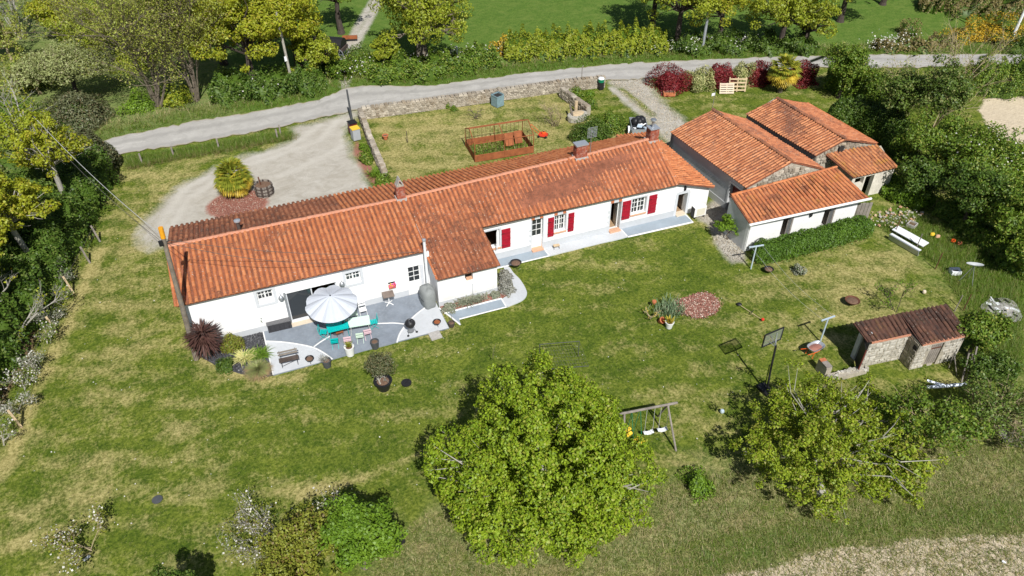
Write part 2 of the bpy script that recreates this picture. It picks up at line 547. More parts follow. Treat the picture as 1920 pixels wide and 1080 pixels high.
m, t, out = nt('stone')
g = N(t, 'ShaderNodeNewGeometry')
oi = N(t, 'ShaderNodeObjectInfo')
r = mth(t, 'FRACT', mth(t, 'ADD', g.outputs['Random Per Island'], oi.outputs['Random']))
c = mixc(t, r, (0.26, 0.22, 0.17), (0.55, 0.49, 0.4))
n1 = noise(t, 3.5, 6, .75, g.outputs['Position'])
c = mixc(t, mth(t, 'MULTIPLY', ramp(t, n1, .45, .7), .7), c, (0.11, 0.1, 0.08))
c = mixc(t, mth(t, 'MULTIPLY', ramp(t, noise(t, 0.5, 4, .7, g.outputs['Position']), .5, .65), .5), c, (0.2, 0.13, 0.06))
bsdf(t, out, c, 0.95, 0, n1, 0.7, 0.03)

m, t, out = nt('stone_pale')
g = N(t, 'ShaderNodeNewGeometry')
oi = N(t, 'ShaderNodeObjectInfo')
r = mth(t, 'FRACT', mth(t, 'ADD', g.outputs['Random Per Island'], oi.outputs['Random']))
c = mixc(t, r, (0.36, 0.335, 0.28), (0.6, 0.57, 0.5))
n1 = noise(t, 6, 6, .8, g.outputs['Position'])
c = mixc(t, mth(t, 'MULTIPLY', ramp(t, n1, .45, .68), .75), c, (0.13, 0.12, 0.1))
bsdf(t, out, c, 0.95, 0, n1, 0.7, 0.03)

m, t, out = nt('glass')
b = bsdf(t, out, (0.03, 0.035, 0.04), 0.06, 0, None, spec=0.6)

m, t, out = nt('clear_board')
b = bsdf(t, out, (0.3, 0.32, 0.3), 0.15)
tr = N(t, 'ShaderNodeBsdfTransparent')
mx = N(t, 'ShaderNodeMixShader')
mx.inputs[0].default_value = 0.28
t.links.new(tr.outputs[0], mx.inputs[1])
t.links.new(b.outputs[0], mx.inputs[2])
t.links.new(mx.outputs[0], out.inputs[0])

m, t, out = nt('road')
p = wpos(t)
n1 = noise(t, 0.5, 5, .65, p)
n2 = noise(t, 14, 4, .7, p)
n3 = noise(t, 1.6, 4, .7, scaled(t, p, (0.25, 1.2, 1)))
c = mixc(t, ramp(t, n1, .35, .7), (0.37, 0.355, 0.33), (0.46, 0.445, 0.415))
c = mixc(t, mth(t, 'MULTIPLY', ramp(t, n3, .58, .66), .45), c, (0.56, 0.54, 0.5))
c = mixc(t, mth(t, 'MULTIPLY', ramp(t, noise(t, 0.9, 5, .75, p, 1.0), .5, .62), .4), c, (0.27, 0.26, 0.24))
c = mixc(t, mth(t, 'MULTIPLY', ramp(t, n2, .5, .7), .35), c, (0.22, 0.21, 0.2))
ac = N(t, 'ShaderNodeAttribute', attribute_name='across').outputs['Fac']
tr_ = mth(t, 'SINE', mth(t, 'MULTIPLY', ac, 4 * math.pi))
c = mixc(t, mth(t, 'MULTIPLY', ramp(t, mth(t, 'ADD', mth(t, 'MULTIPLY', tr_, -.5), n1), .55, 1.0), .4), c, (0.24, 0.23, 0.215))
edg = mth(t, 'ADD', mth(t, 'ABSOLUTE', mth(t, 'SUBTRACT', ac, .5)), mth(t, 'MULTIPLY', noise(t, 1.1, 5, .75, p), .16))
c = mixc(t, ramp(t, edg, .52, .58), c, (0.3, 0.26, 0.17))
bsdf(t, out, c, 0.9, 0, n2, 0.3, 0.01)

# the ground: grass, straw, gravel, bare earth and leaf-litter, mixed by what grows or lies at each place
m, t, out = nt('ground')
p = wpos(t)


def att(nm):
    return N(t, 'ShaderNodeAttribute', attribute_name=nm).outputs['Fac']


nb = noise(t, 0.28, 5, .62, p, .5)
nmid = noise(t, 1.3, 5, .7, p, .3)
nst = noise(t, 3.0, 4, .7, scaled(t, p, (1.6, 0.45, 1)), 0.5)
nfin = noise(t, 7.0, 5, .8, p)
nult = noise(t, 26.0, 4, .8, p)
nb2 = noise(t, 0.9, 4, .7, p, .5)
nl = noise(t, 0.42, 5, .7, scaled(t, p, (1.0, 1.4, 1)), .8)
green = mixc(t, ramp(t, nfin, .38, .62), (0.034, 0.066, 0.007), (0.12, 0.168, 0.018))
green = mixc(t, ramp(t, nl, .38, .62), green, mixc(t, ramp(t, nfin, .38, .62), (0.072, 0.106, 0.01), (0.215, 0.25, 0.038)))
ntuft = noise(t, 2.6, 5, .75, p, .6)
green = mixc(t, mth(t, 'MULTIPLY', ramp(t, ntuft, .52, .6), .55), green, mixc(t, ramp(t, nfin, .4, .6), (0.026, 0.055, 0.006), (0.085, 0.14, 0.014)))
straw = mixc(t, ramp(t, nfin, .38, .62), (0.22, 0.19, 0.06), (0.54, 0.46, 0.2))
npat = noise(t, 0.75, 6, .72, scaled(t, p, (0.8, 1.25, 1)), 1.2)
wv = N(t, 'ShaderNodeTexWave')
wv.inputs['Scale'].default_value = 0.16
wv.inputs['Distortion'].default_value = 5.0
wv.inputs['Detail'].default_value = 3
wv.inputs['Detail Scale'].default_value = 1.2
rotm = N(t, 'ShaderNodeMapping')
t.links.new(p, rotm.inputs[0])
rotm.inputs['Rotation'].default_value = (0, 0, R(-72))
t.links.new(rotm.outputs[0], wv.inputs['Vector'])
dryv = mth(t, 'ADD', mth(t, 'ADD', mth(t, 'MULTIPLY', nb, .8), mth(t, 'MULTIPLY', npat, .9)), mth(t, 'ADD', mth(t, 'MULTIPLY', nst, .45), mth(t, 'MULTIPLY', nfin, .45)))
dryv = mth(t, 'ADD', dryv, mth(t, 'MULTIPLY', mth(t, 'SUBTRACT', att('dry'), 0.5), 0.6))
dryv = mth(t, 'ADD', dryv, mth(t, 'MULTIPLY', mth(t, 'SUBTRACT', wv.outputs['Fac'], 0.5), 0.14))
c = mixc(t, mth(t, 'MULTIPLY', ramp(t, dryv, 1.22, 1.58), .88), green, straw)
mead = mixc(t, ramp(t, nfin, .35, .65), (0.045, 0.1, 0.014), (0.13, 0.21, 0.035))
mead = mixc(t, mth(t, 'MULTIPLY', ramp(t, npat, .45, .65), .55), mead, (0.17, 0.22, 0.05))
c = mixc(t, att('meadow'), c, mead)
rough_ = mixc(t, ramp(t, nfin, .36, .64), (0.09, 0.13, 0.03), (0.42, 0.4, 0.2))
rough_ = mixc(t, mth(t, 'MULTIPLY', ramp(t, nl, .5, .62), .8), rough_, mixc(t, ramp(t, nfin, .38, .62), (0.05, 0.09, 0.012), (0.2, 0.24, 0.06)))
rough_ = mixc(t, mth(t, 'MULTIPLY', ramp(t, npat, .48, .62), .8), rough_, mixc(t, ramp(t, nult, .3, .7), (0.2, 0.15, 0.08), (0.42, 0.33, 0.2)))
c = mixc(t, att('rough'), c, rough_)
edge = mth(t, 'MULTIPLY', mth(t, 'SUBTRACT', mth(t, 'ADD', mth(t, 'MULTIPLY', nmid, .6), mth(t, 'MULTIPLY', nfin, .6)), .6), 1.3)


def mask(nm, lo=.35, hi=.65):
    return ramp(t, mth(t, 'ADD', att(nm), edge), lo, hi)


litter = mixc(t, ramp(t, nult, .3, .7), (0.1, 0.07, 0.04), (0.24, 0.17, 0.09))
c = mixc(t, mask('litter'), c, litter)
grav = mixc(t, ramp(t, nb2, .3, .7), (0.42, 0.385, 0.325), (0.52, 0.49, 0.43))
grav = mixc(t, mth(t, 'MULTIPLY', ramp(t, nult, .45, .75), .5), grav, (0.28, 0.25, 0.21))
grav = mixc(t, mth(t, 'MULTIPLY', ramp(t, nb, .5, .7), .35), grav, (0.55, 0.53, 0.48))
grav = mixc(t, mth(t, 'MULTIPLY', ramp(t, npat, .46, .62), .55), grav, mixc(t, ramp(t, nult, .3, .7), (0.27, 0.24, 0.19), (0.4, 0.365, 0.3)))
grav = mixc(t, mth(t, 'MULTIPLY', att('rut'), .6), grav, mixc(t, ramp(t, nult, .3, .7), (0.5, 0.47, 0.41), (0.6, 0.57, 0.51)))
c = mixc(t, mask('gravel', .2, .85), c, grav)
red = mixc(t, ramp(t, nult, .3, .7), (0.22, 0.085, 0.06), (0.42, 0.2, 0.15))
c = mixc(t, mask('redbed', .3, .7), c, red)
clod = noise(t, 4.5, 6, .85, scaled(t, p, (0.7, 1.5, 1)))
fld = mixc(t, ramp(t, clod, .28, .55), (0.42, 0.34, 0.23), (0.66, 0.56, 0.41))
c = mixc(t, mask('field', .4, .6), c, fld)
hgt = mth(t, 'ADD', mth(t, 'MULTIPLY', nult, .5), mth(t, 'ADD', nfin, mth(t, 'MULTIPLY', clod, mth(t, 'MULTIPLY', att('field'), 1.6))))
bsdf(t, out, c, 0.95, 0, hgt, 0.75, 0.07, 0.1)
# ------------------------------------------------------------------ leaves, branches, plants
def leafmesh(name, P, nrm, size, m, parent=None, tilt=.6, asp=.62, fold=.12, var=.35, direction=None, drop=0.0):
    """one diamond leaf per point: P (n,3) centres, nrm rough facing; size metres"""
    n = len(P)
    nr = nrm + rng.normal(0, tilt, (n, 3))
    nr /= np.linalg.norm(nr, axis=1)[:, None] + 1e-9
    a = rng.normal(0, 1, (n, 3)) if direction is None else direction + rng.normal(0, .25, (n, 3))
    a[:, 2] -= drop
    a -= nr * (a * nr).sum(1)[:, None]
    a /= np.linalg.norm(a, axis=1)[:, None] + 1e-9
    b = np.cross(nr, a)
    s = size * rng.uniform(1 - var, 1 + var, n)[:, None]
    V = np.stack([P - a * s * .5, P + b * s * asp * .5 + nr * s * fold - a * s * .05, P + a * s * .5, P - b * s * asp * .5 + nr * s * fold - a * s * .05], 1)
    F = np.arange(n * 4).reshape(n, 4)
    return npmesh(name, V.reshape(-1, 3), F, m, parent)


def sph(n):
    v = rng.normal(0, 1, (n, 3))
    return v / np.linalg.norm(v, axis=1)[:, None]


def lumpy(D, seed, amp=.22):
    """radius factor of a crown in direction D, uneven but continuous"""
    r = np.random.default_rng(seed)
    f = np.ones(len(D))
    for k in range(10):
        w = r.normal(0, 1, 3)
        w = w / np.linalg.norm(w) * r.uniform(1.5, 8)
        f += amp / 2.2 * np.sin(D @ w + r.uniform(0, 6.3))
    return np.clip(f, .55, 1.5)


def limbs(mb, base, tips, r0, seed, droop=.1, side=6):
    r = np.random.default_rng(seed)
    for tp in tips:
        tp = np.array(tp)
        L = np.linalg.norm(tp - base)
        m1 = base + (tp - base) * .35 + r.normal(0, .06 * L, 3) + np.array([0, 0, .08 * L])
        m2 = base + (tp - base) * .7 + r.normal(0, .06 * L, 3) + np.array([0, 0, .05 * L])
        rr = r0 * r.uniform(.22, .4)
        mb.tube([base, m1, m2, tp], [rr, rr * .7, rr * .42, rr * .12], side, cap=False)


def tree(name, label, c, rad, n, size, leaf, bark='bark', group=None, seed=1, clumps=60, csize=.3, trunk=.2, squash=1.0, top=1.0, lean=(0, 0), fill=.35, amp=.22,
         limbs_n=14, cat='tree', tilt=.7, bare=0, lobes=None, base=None, drop=0.0, shell=.62, low=-.55, leaf2=None, n2=0, asp=.62):
    """trunk and limbs plus a crown of single leaves gathered in clumps.  c crown centre (world), rad crown radius (or 3 radii)"""
    c = np.array(c, float)
    rx, ry, rz = (rad, rad, rad * squash) if np.isscalar(rad) else rad
    b = np.array([c[0] + lean[0], c[1] + lean[1], 0.0]) if base is None else np.array([base[0], base[1], 0.0])
    root = thing(name, label, cat, b, group=group)
    r = np.random.default_rng(seed)
    sc = np.array([rx, ry, rz])
    if lobes is None:
        lobes = [((0, 0, 0), .74)]
        for k in range(5):
            d = r.normal(0, 1, 3)
            d[2] = abs(d[2]) * .8 - .25
            d /= np.linalg.norm(d)
            lobes.append((tuple(d * .5), r.uniform(.4, .56)))
    LC = np.array([q[0] for q in lobes], float)
    LR = np.array([q[1] for q in lobes], float)
    cs_, ds_, rs_ = [], [], []
    share = LR ** 2 / (LR ** 2).sum()
    for i in range(len(LR)):
        k = max(4, int(clumps * share[i] * 1.5))
        D = r.normal(0, 1, (k * 2, 3))
        D /= np.linalg.norm(D, axis=1)[:, None]
        D = D[D[:, 2] > low][:k]
        rr = r.uniform(shell, 1.0, len(D)) * lumpy(D, seed + i, amp)
        nf = int(len(D) * fill)
        rr[:nf] *= r.uniform(.35, .85, nf)
        Q = LC[i] + D * rr[:, None] * LR[i]
        inside = np.zeros(len(Q), bool)
        for j in range(len(LR)):
            if j != i:
                inside |= np.linalg.norm(Q - LC[j], axis=1) < LR[j] * .72
        inside[:nf] = False
        cs_.append(Q[~inside])
        ds_.append(D[~inside])
        rs_.append(np.linalg.norm(Q[~inside], axis=1))
    Q, D, rr = np.vstack(cs_), np.vstack(ds_), np.concatenate(rs_)
    C = c + Q * sc
    C[:, 2] = np.maximum(C[:, 2], .2)
    cs = csize * r.uniform(.6, 1.35, len(D)) * min(rx, ry)
    # trunk and limbs
    mb = MB()
    fork = np.array([c[0], c[1], max(.35, c[2] - rz * .55)])
    mid = (b + fork) / 2 + np.append(r.normal(0, .08, 2), 0)
    mb.tube([b - (0, 0, .1), b + (fork - b) * .12, mid, fork], [trunk * 1.5, trunk * 1.1, trunk * .9, trunk * .75], 9)
    order = np.argsort(-rr)[:limbs_n]
    limbs(mb, fork, C[order], trunk, seed)
    if bare:
        tips = C[r.choice(len(C), min(bare, len(C)), replace=False)]
        for tp in tips:
            d = tp - fork
            for k in range(3):
                e = tp + d * r.uniform(-.02, .06) + r.normal(0, .1 * min(rx, ry), 3)
                q = fork + d * r.uniform(.55, .85)
                mb.tube([q, (q + e) / 2 + r.normal(0, .08, 3), e], [.022, .016, .006], 4, cap=False)
    mb.build('trunk', bark, root)
    # leaves
    wts = cs ** 2
    cnt = np.maximum(3, (n * wts / wts.sum())).astype(int)
    idx = np.repeat(np.arange(len(D)), cnt)
    d2 = sph(len(idx))
    d2[:, 2] = d2[:, 2] * .8 + .12
    P = C[idx] + d2 * (cs[idx] * rng.uniform(.25, 1.0, len(idx)) ** .5)[:, None]
    P[:, 2] = np.maximum(P[:, 2], .05)
    nrm = d2 * .6 + D[idx] * .5 + np.array([0, 0, .4])
    if leaf2 and n2:
        k = rng.choice(len(P), min(n2, len(P)), replace=False)
        leafmesh('blossom', P[k] + nrm[k] * .06, nrm[k], size * .8, leaf2, root, .6, .9)
    leafmesh('crown', P, nrm, size, leaf, root, tilt, asp, drop=drop)
    return root


def crown_at(pxy, z, rpx, k=1.0):
    """crown centre seen at a photo pixel at height z, radius given in photo pixels"""
    p = at(*pxy, z)
    return p, rpx * depth(p) / FPX * k


def hedge(name, label, line, width, height, n, size, leaf, cat='hedge', group=None, seed=3, rough=.25, core='leaf_dark', kind=None, twig=0, taper=.8):
    """clipped or wild hedge along a ground line: leaves over an uneven body, a dark body of twigs inside"""
    line = np.asarray(line, float)[:, :2]
    mid = line.mean(0)
    root = thing(name, label, cat, (mid[0], mid[1], 0), group=group)
    d = np.r_[0, np.cumsum(np.hypot(*np.diff(line, axis=0).T))]
    r = np.random.default_rng(seed)
    ph = r.uniform(0, 6.3, 8)

    def body(s, th):
        """surface point: s along line, th 0..pi across the section"""
        x = np.interp(s, d, line[:, 0])
        y = np.interp(s, d, line[:, 1])
        e = .2
        dx = np.interp(s + e, d, line[:, 0]) - np.interp(s - e, d, line[:, 0])
        dy = np.interp(s + e, d, line[:, 1]) - np.interp(s - e, d, line[:, 1])
        L = np.hypot(dx, dy) + 1e-9
        nx_, ny_ = -dy / L, dx / L
        bump = 1 + rough * (.5 * np.sin(s * 1.7 + ph[0] + 2 * np.sin(th * 2 + ph[1])) + .3 * np.sin(s * 3.9 + ph[2] + th * 3) + .25 * np.sin(s * 8.3 + th * 5 + ph[3]))
        ct, st = np.cos(th), np.sin(th)
        pw = .55
        a = np.sign(ct) * np.abs(ct) ** pw * width / 2 * bump * (taper + (1 - taper) * (1 - st))
        z = np.abs(st) ** pw * height * (1 + (bump - 1) * .8)
        endf = np.clip(np.minimum(s - d[0], d[-1] - s) / (width * .35), 0, 1) ** .5
        a = a * (.35 + .65 * endf)
        z = z * (.5 + .5 * endf)
        return np.column_stack([x + nx_ * a, y + ny_ * a, z]), np.column_stack([nx_ * ct, ny_ * ct, st])
    s = rng.uniform(d[0], d[-1], n)
    th = rng.uniform(0, math.pi, n)
    P, nr = body(s, th)
    P = P - nr * (rng.uniform(0, 1, n) ** 2 * min(width, height) * .22)[:, None] + nr * rng.normal(0, size * .35, n)[:, None]
    P[:, 2] = np.maximum(P[:, 2], .03)
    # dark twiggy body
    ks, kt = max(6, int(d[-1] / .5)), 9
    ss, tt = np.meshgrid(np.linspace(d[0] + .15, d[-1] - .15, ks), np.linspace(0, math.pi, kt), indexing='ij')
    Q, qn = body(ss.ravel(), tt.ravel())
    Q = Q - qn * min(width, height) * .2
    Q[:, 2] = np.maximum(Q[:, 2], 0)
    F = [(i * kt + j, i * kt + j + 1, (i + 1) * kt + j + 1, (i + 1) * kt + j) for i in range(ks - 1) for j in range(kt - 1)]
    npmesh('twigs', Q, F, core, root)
    leafmesh('foliage', P, nr + np.array([0, 0, .3]), size, leaf, root, .7)
    return root


def bush(name, label, p, r, h, n, size, leaf, cat='shrub', group=None, seed=2, core='leaf_dark', amp=.2, flat=1.0, extra=None, tilt=.7, drop=0.0, asp=.62, boxy=1.0):
    """rounded shrub standing on the ground at p"""
    p = np.array([p[0], p[1], p[2] if len(p) > 2 else 0.0], float)
    root = thing(name, label, cat, p, group=group)
    D = sph(n)
    D[:, 2] = np.abs(D[:, 2]) * 1.0 - .15
    if boxy < 1:
        D = np.sign(D) * np.abs(D) ** boxy
    f = lumpy(D, seed, amp) * (1 - rng.uniform(0, 1, n) ** 2.2 * .4) + rng.normal(0, .04, n)
    P = p + D * f[:, None] * np.array([r, r * flat, h]) + np.array([0, 0, h * .12])
    P[:, 2] = np.maximum(P[:, 2], p[2] + .02)
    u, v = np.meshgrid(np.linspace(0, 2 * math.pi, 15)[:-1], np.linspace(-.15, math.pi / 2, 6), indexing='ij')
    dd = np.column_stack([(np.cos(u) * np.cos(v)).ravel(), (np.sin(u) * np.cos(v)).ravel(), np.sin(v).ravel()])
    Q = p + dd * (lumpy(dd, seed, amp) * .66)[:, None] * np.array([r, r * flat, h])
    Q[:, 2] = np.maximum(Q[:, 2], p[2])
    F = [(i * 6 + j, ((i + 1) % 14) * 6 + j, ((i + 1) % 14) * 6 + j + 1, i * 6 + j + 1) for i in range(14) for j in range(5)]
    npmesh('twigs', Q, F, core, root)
    leafmesh('foliage', P, D + np.array([0, 0, .35]), size, leaf, root, tilt, asp, drop=drop)
    if extra:
        k = rng.choice(n, min(extra[1], n), replace=False)
        leafmesh('blossom', P[k] + D[k] * .05, D[k], extra[2], extra[0], root, .5, .9)
    return root


def blades(name, P, length, width, m, parent=None, spread=.6, up=1.0, curve=.35, dirs=None, segs=3, var=.3, kind=None):
    """long leaves: each a tapering curved strip rising from P"""
    n = len(P)
    d = rng.normal(0, spread, (n, 3)) if dirs is None else np.array(dirs, float)
    if dirs is None:
        d[:, 2] = np.abs(d[:, 2]) + up
    d /= np.linalg.norm(d, axis=1)[:, None]
    h = d.copy()
    h[:, 2] = 0
    h /= np.linalg.norm(h, axis=1)[:, None] + 1e-6
    side = np.column_stack([-h[:, 1], h[:, 0], np.zeros(n)])
    L = length * rng.uniform(1 - var, 1 + var, n)[:, None]
    V = []
    for k in range(segs + 1):
        t_ = k / segs
        q = P + d * L * t_ + (h * .5 - np.array([0, 0, 1.0])) * L * curve * t_ * t_
        w_ = width * (.45 + 1.1 * t_ if t_ < .5 else (1 - t_) * 2.0 + .02) * .5
        V += [q - side * w_, q + side * w_]
    V = np.stack(V, 1)
    kk = V.shape[1]
    F = np.concatenate([np.array([[2 * k, 2 * k + 1, 2 * k + 3, 2 * k + 2]]) for k in range(segs)])
    F = (F[None] + (np.arange(n) * kk)[:, None, None]).reshape(-1, 4)
    o = npmesh(name, V.reshape(-1, 3), F, m, parent)
    return tag(o, kind=kind)


def branchy(base, n_stems, height, spread, seed, r0=.07, levels=3, kids=4, up=.9, fan=None):
    """bare branching plant: returns tube mesh and twig tips"""
    r = np.random.default_rng(seed)
    mb = MB()
    tips = []

    def grow(p, d, L, rad, lev):
        k = 3
        pts = [p]
        for i in range(k):
            d = d + r.normal(0, .13, 3) + np.array([0, 0, .05])
            d = d / np.linalg.norm(d)
            pts.append(pts[-1] + d * L / k)
        mb.tube(pts, [rad, rad * .85, rad * .68, rad * .45], 5 if lev > 1 else 3, cap=False)
        if lev == 0:
            tips.extend(pts[1:])
            return
        for c in range(kids):
            f = r.uniform(.3, 1)
            q = pts[0] + (pts[-1] - pts[0]) * f if f < .9 else pts[-1]
            i = min(k - 1, int(f * k))
            q = pts[i] + (pts[i + 1] - pts[i]) * (f * k - i)
            nd = d + r.normal(0, .5, 3)
            nd[2] = nd[2] * .7 + .2 * up
            nd /= np.linalg.norm(nd)
            grow(q, nd, L * r.uniform(.45, .65), max(.005, rad * .48), lev - 1)
    for s in range(n_stems):
        a = r.uniform(0, 6.3)
        d = np.array([math.cos(a) * spread, math.sin(a) * spread, up])
        d = d / np.linalg.norm(d)
        grow(np.array(base) + np.append(r.normal(0, .12, 2), 0) * (n_stems > 1), d, height * r.uniform(.6, .8), r0 * r.uniform(.7, 1.1), levels)
    return mb, np.array(tips)


def bare_tree(name, label, base, stems, height, spread, seed, bark, leaf=None, n=0, size=.1, group=None, r0=.07, levels=3, kids=4, up=.9, leaf2=None, n2=0, jit=.12, cat='tree', size2=None):
    base = np.array([base[0], base[1], base[2] if len(base) > 2 else 0.0])
    root = thing(name, label, cat, base, group=group)
    mb, tips = branchy(base, stems, height, spread, seed, r0, levels, kids, up)
    mb.build('trunk', bark, root)
    if leaf and n:
        k = rng.integers(0, len(tips), n)
        P = tips[k] + rng.normal(0, jit, (n, 3))
        leafmesh('crown', P, np.tile((0, 0, .6), (n, 1)), size, leaf, root, .9)
    if leaf2 and n2:
        k = rng.integers(0, len(tips), n2)
        P = tips[k] + rng.normal(0, jit * .8, (n2, 3))
        leafmesh('blossom', P, np.tile((0, 0, .8), (n2, 1)), size2 or size, leaf2, root, .8, .95)
    return root
# ------------------------------------------------------------------ ground
def sdf(P, poly):
    """signed distance of points P (n,2) to polygon (negative inside)"""
    poly = np.asarray(poly, float)
    n = len(poly)
    d = np.full(len(P), 1e9)
    ins = np.zeros(len(P), bool)
    for i in range(n):
        a, b = poly[i], poly[(i + 1) % n]
        e = b - a
        w = P - a
        h = np.clip((w @ e) / max(e @ e, 1e-9), 0, 1)
        d = np.minimum(d, np.hypot(*(w - h[:, None] * e).T))
        c = ((a[1] > P[:, 1]) != (b[1] > P[:, 1])) & (P[:, 0] < (b[0] - a[0]) * (P[:, 1] - a[1]) / (b[1] - a[1] + 1e-12) + a[0])
        ins ^= c
    return np.where(ins, -d, d)


def seg(P, pts):
    pts = np.asarray(pts, float)
    d = np.full(len(P), 1e9)
    for a, b in zip(pts[:-1], pts[1:]):
        e = b - a
        w = P - a
        h = np.clip((w @ e) / (e @ e), 0, 1)
        d = np.minimum(d, np.hypot(*(w - h[:, None] * e).T))
    return d


def px(*pts):
    return np.array([at(a, b)[:2] for a, b in pts])


ROAD_UP = px((120, 290), (217, 256), (345, 231), (480, 209), (600, 186), (632, 172), (652, 163), (690, 160), (800, 161), (880, 151), (960, 140), (1120, 123), (1240, 115), (1440, 107), (1640, 102), (1920, 102))
ROAD_LO = px((120, 330), (232, 287), (345, 271), (480, 247), (548, 232), (672, 206), (860, 178), (950, 164), (1138, 151), (1215, 147), (1330, 138), (1530, 127), (1640, 128), (1760, 125), (1920, 119))
ROAD_UP[-1] = ROAD_UP[-2] + (ROAD_UP[-1] - ROAD_UP[-2]) * 2
ROAD_LO[-1] = ROAD_LO[-2] + (ROAD_LO[-1] - ROAD_LO[-2]) * 2
ROAD_POLY = np.vstack([ROAD_UP, ROAD_LO[::-1]])
BEYOND = np.vstack([ROAD_UP, [[140, 20], [140, 110], [-60, 110], [-60, ROAD_UP[0][1]]]])
DRIVE = px((546, 238), (672, 208), (664, 225), (652, 238), (650, 265), (672, 305), (695, 345), (720, 372), (600, 400), (440, 440), (330, 450), (275, 470), (262, 430), (285, 395), (330, 352), (395, 318), (480, 285), (530, 268), (556, 255))
DRIVE2 = px((1140, 148), (1222, 143), (1235, 180), (1262, 205), (1300, 240), (1290, 280), (1240, 262), (1215, 225), (1180, 190), (1160, 172))
PASSAGE = px((1325, 420), (1300, 405), (1345, 370), (1370, 395), (1395, 470), (1400, 492), (1372, 490), (1340, 455))
FIELD1 = np.vstack([px((1330, 1090), (1440, 1058), (1560, 1030), (1650, 1022), (1730, 1010), (1830, 1003), (1930, 998)), [[45, -31], [45, -45], [10, -45]]])
FIELD2 = np.vstack([px((1842, 186), (1930, 176)), [[120, 5], [120, -30]], px((1960, 300), (1915, 265), (1860, 255), (1835, 215))])
ROUGH = px((690, 1095), (740, 1010), (800, 965), (900, 950), (1240, 905), (1330, 890), (1420, 880), (1560, 880), (1720, 830), (1850, 780), (1940, 720), (1960, 1120), (1330, 1120))
LITTER = np.vstack([px((-30, 900), (40, 800), (100, 660), (140, 545), (170, 440), (215, 350), (245, 312), (190, 280), (100, 300), (-40, 330))])
BACKGARDEN = px((676, 215), (1050, 175), (1110, 230), (1250, 260), (1100, 270), (900, 305), (760, 345), (720, 340))
YARD = px((250, 320), (400, 300), (320, 420), (320, 560), (230, 560), (160, 500))
RIGHTYARD = px((1400, 520), (1640, 440), (1680, 450), (1790, 540), (1800, 600), (1580, 610), (1500, 640), (1440, 560))
LEFTLAWN = px((170, 520), (350, 560), (420, 720), (520, 760), (420, 860), (200, 1000), (-20, 1080), (0, 900), (80, 740))
CENTRE = px((560, 740), (870, 640), (1000, 560), (1290, 440), (1420, 560), (1260, 660), (900, 760), (700, 860), (520, 860))
PALMBED = np.array([at(446, 381)[:2] + np.array([2.2 * math.cos(a), 1.9 * math.sin(a)]) for a in np.linspace(0, 2 * math.pi, 24, endpoint=False)])
TRACKS = [px((500, 925), (640, 908), (745, 868), (850, 822)), px((640, 905), (560, 935)), px((900, 790), (1040, 745))]
WEEDS = px((1640, 420), (1700, 400), (1920, 470), (1920, 700), (1840, 700), (1800, 560), (1760, 500))


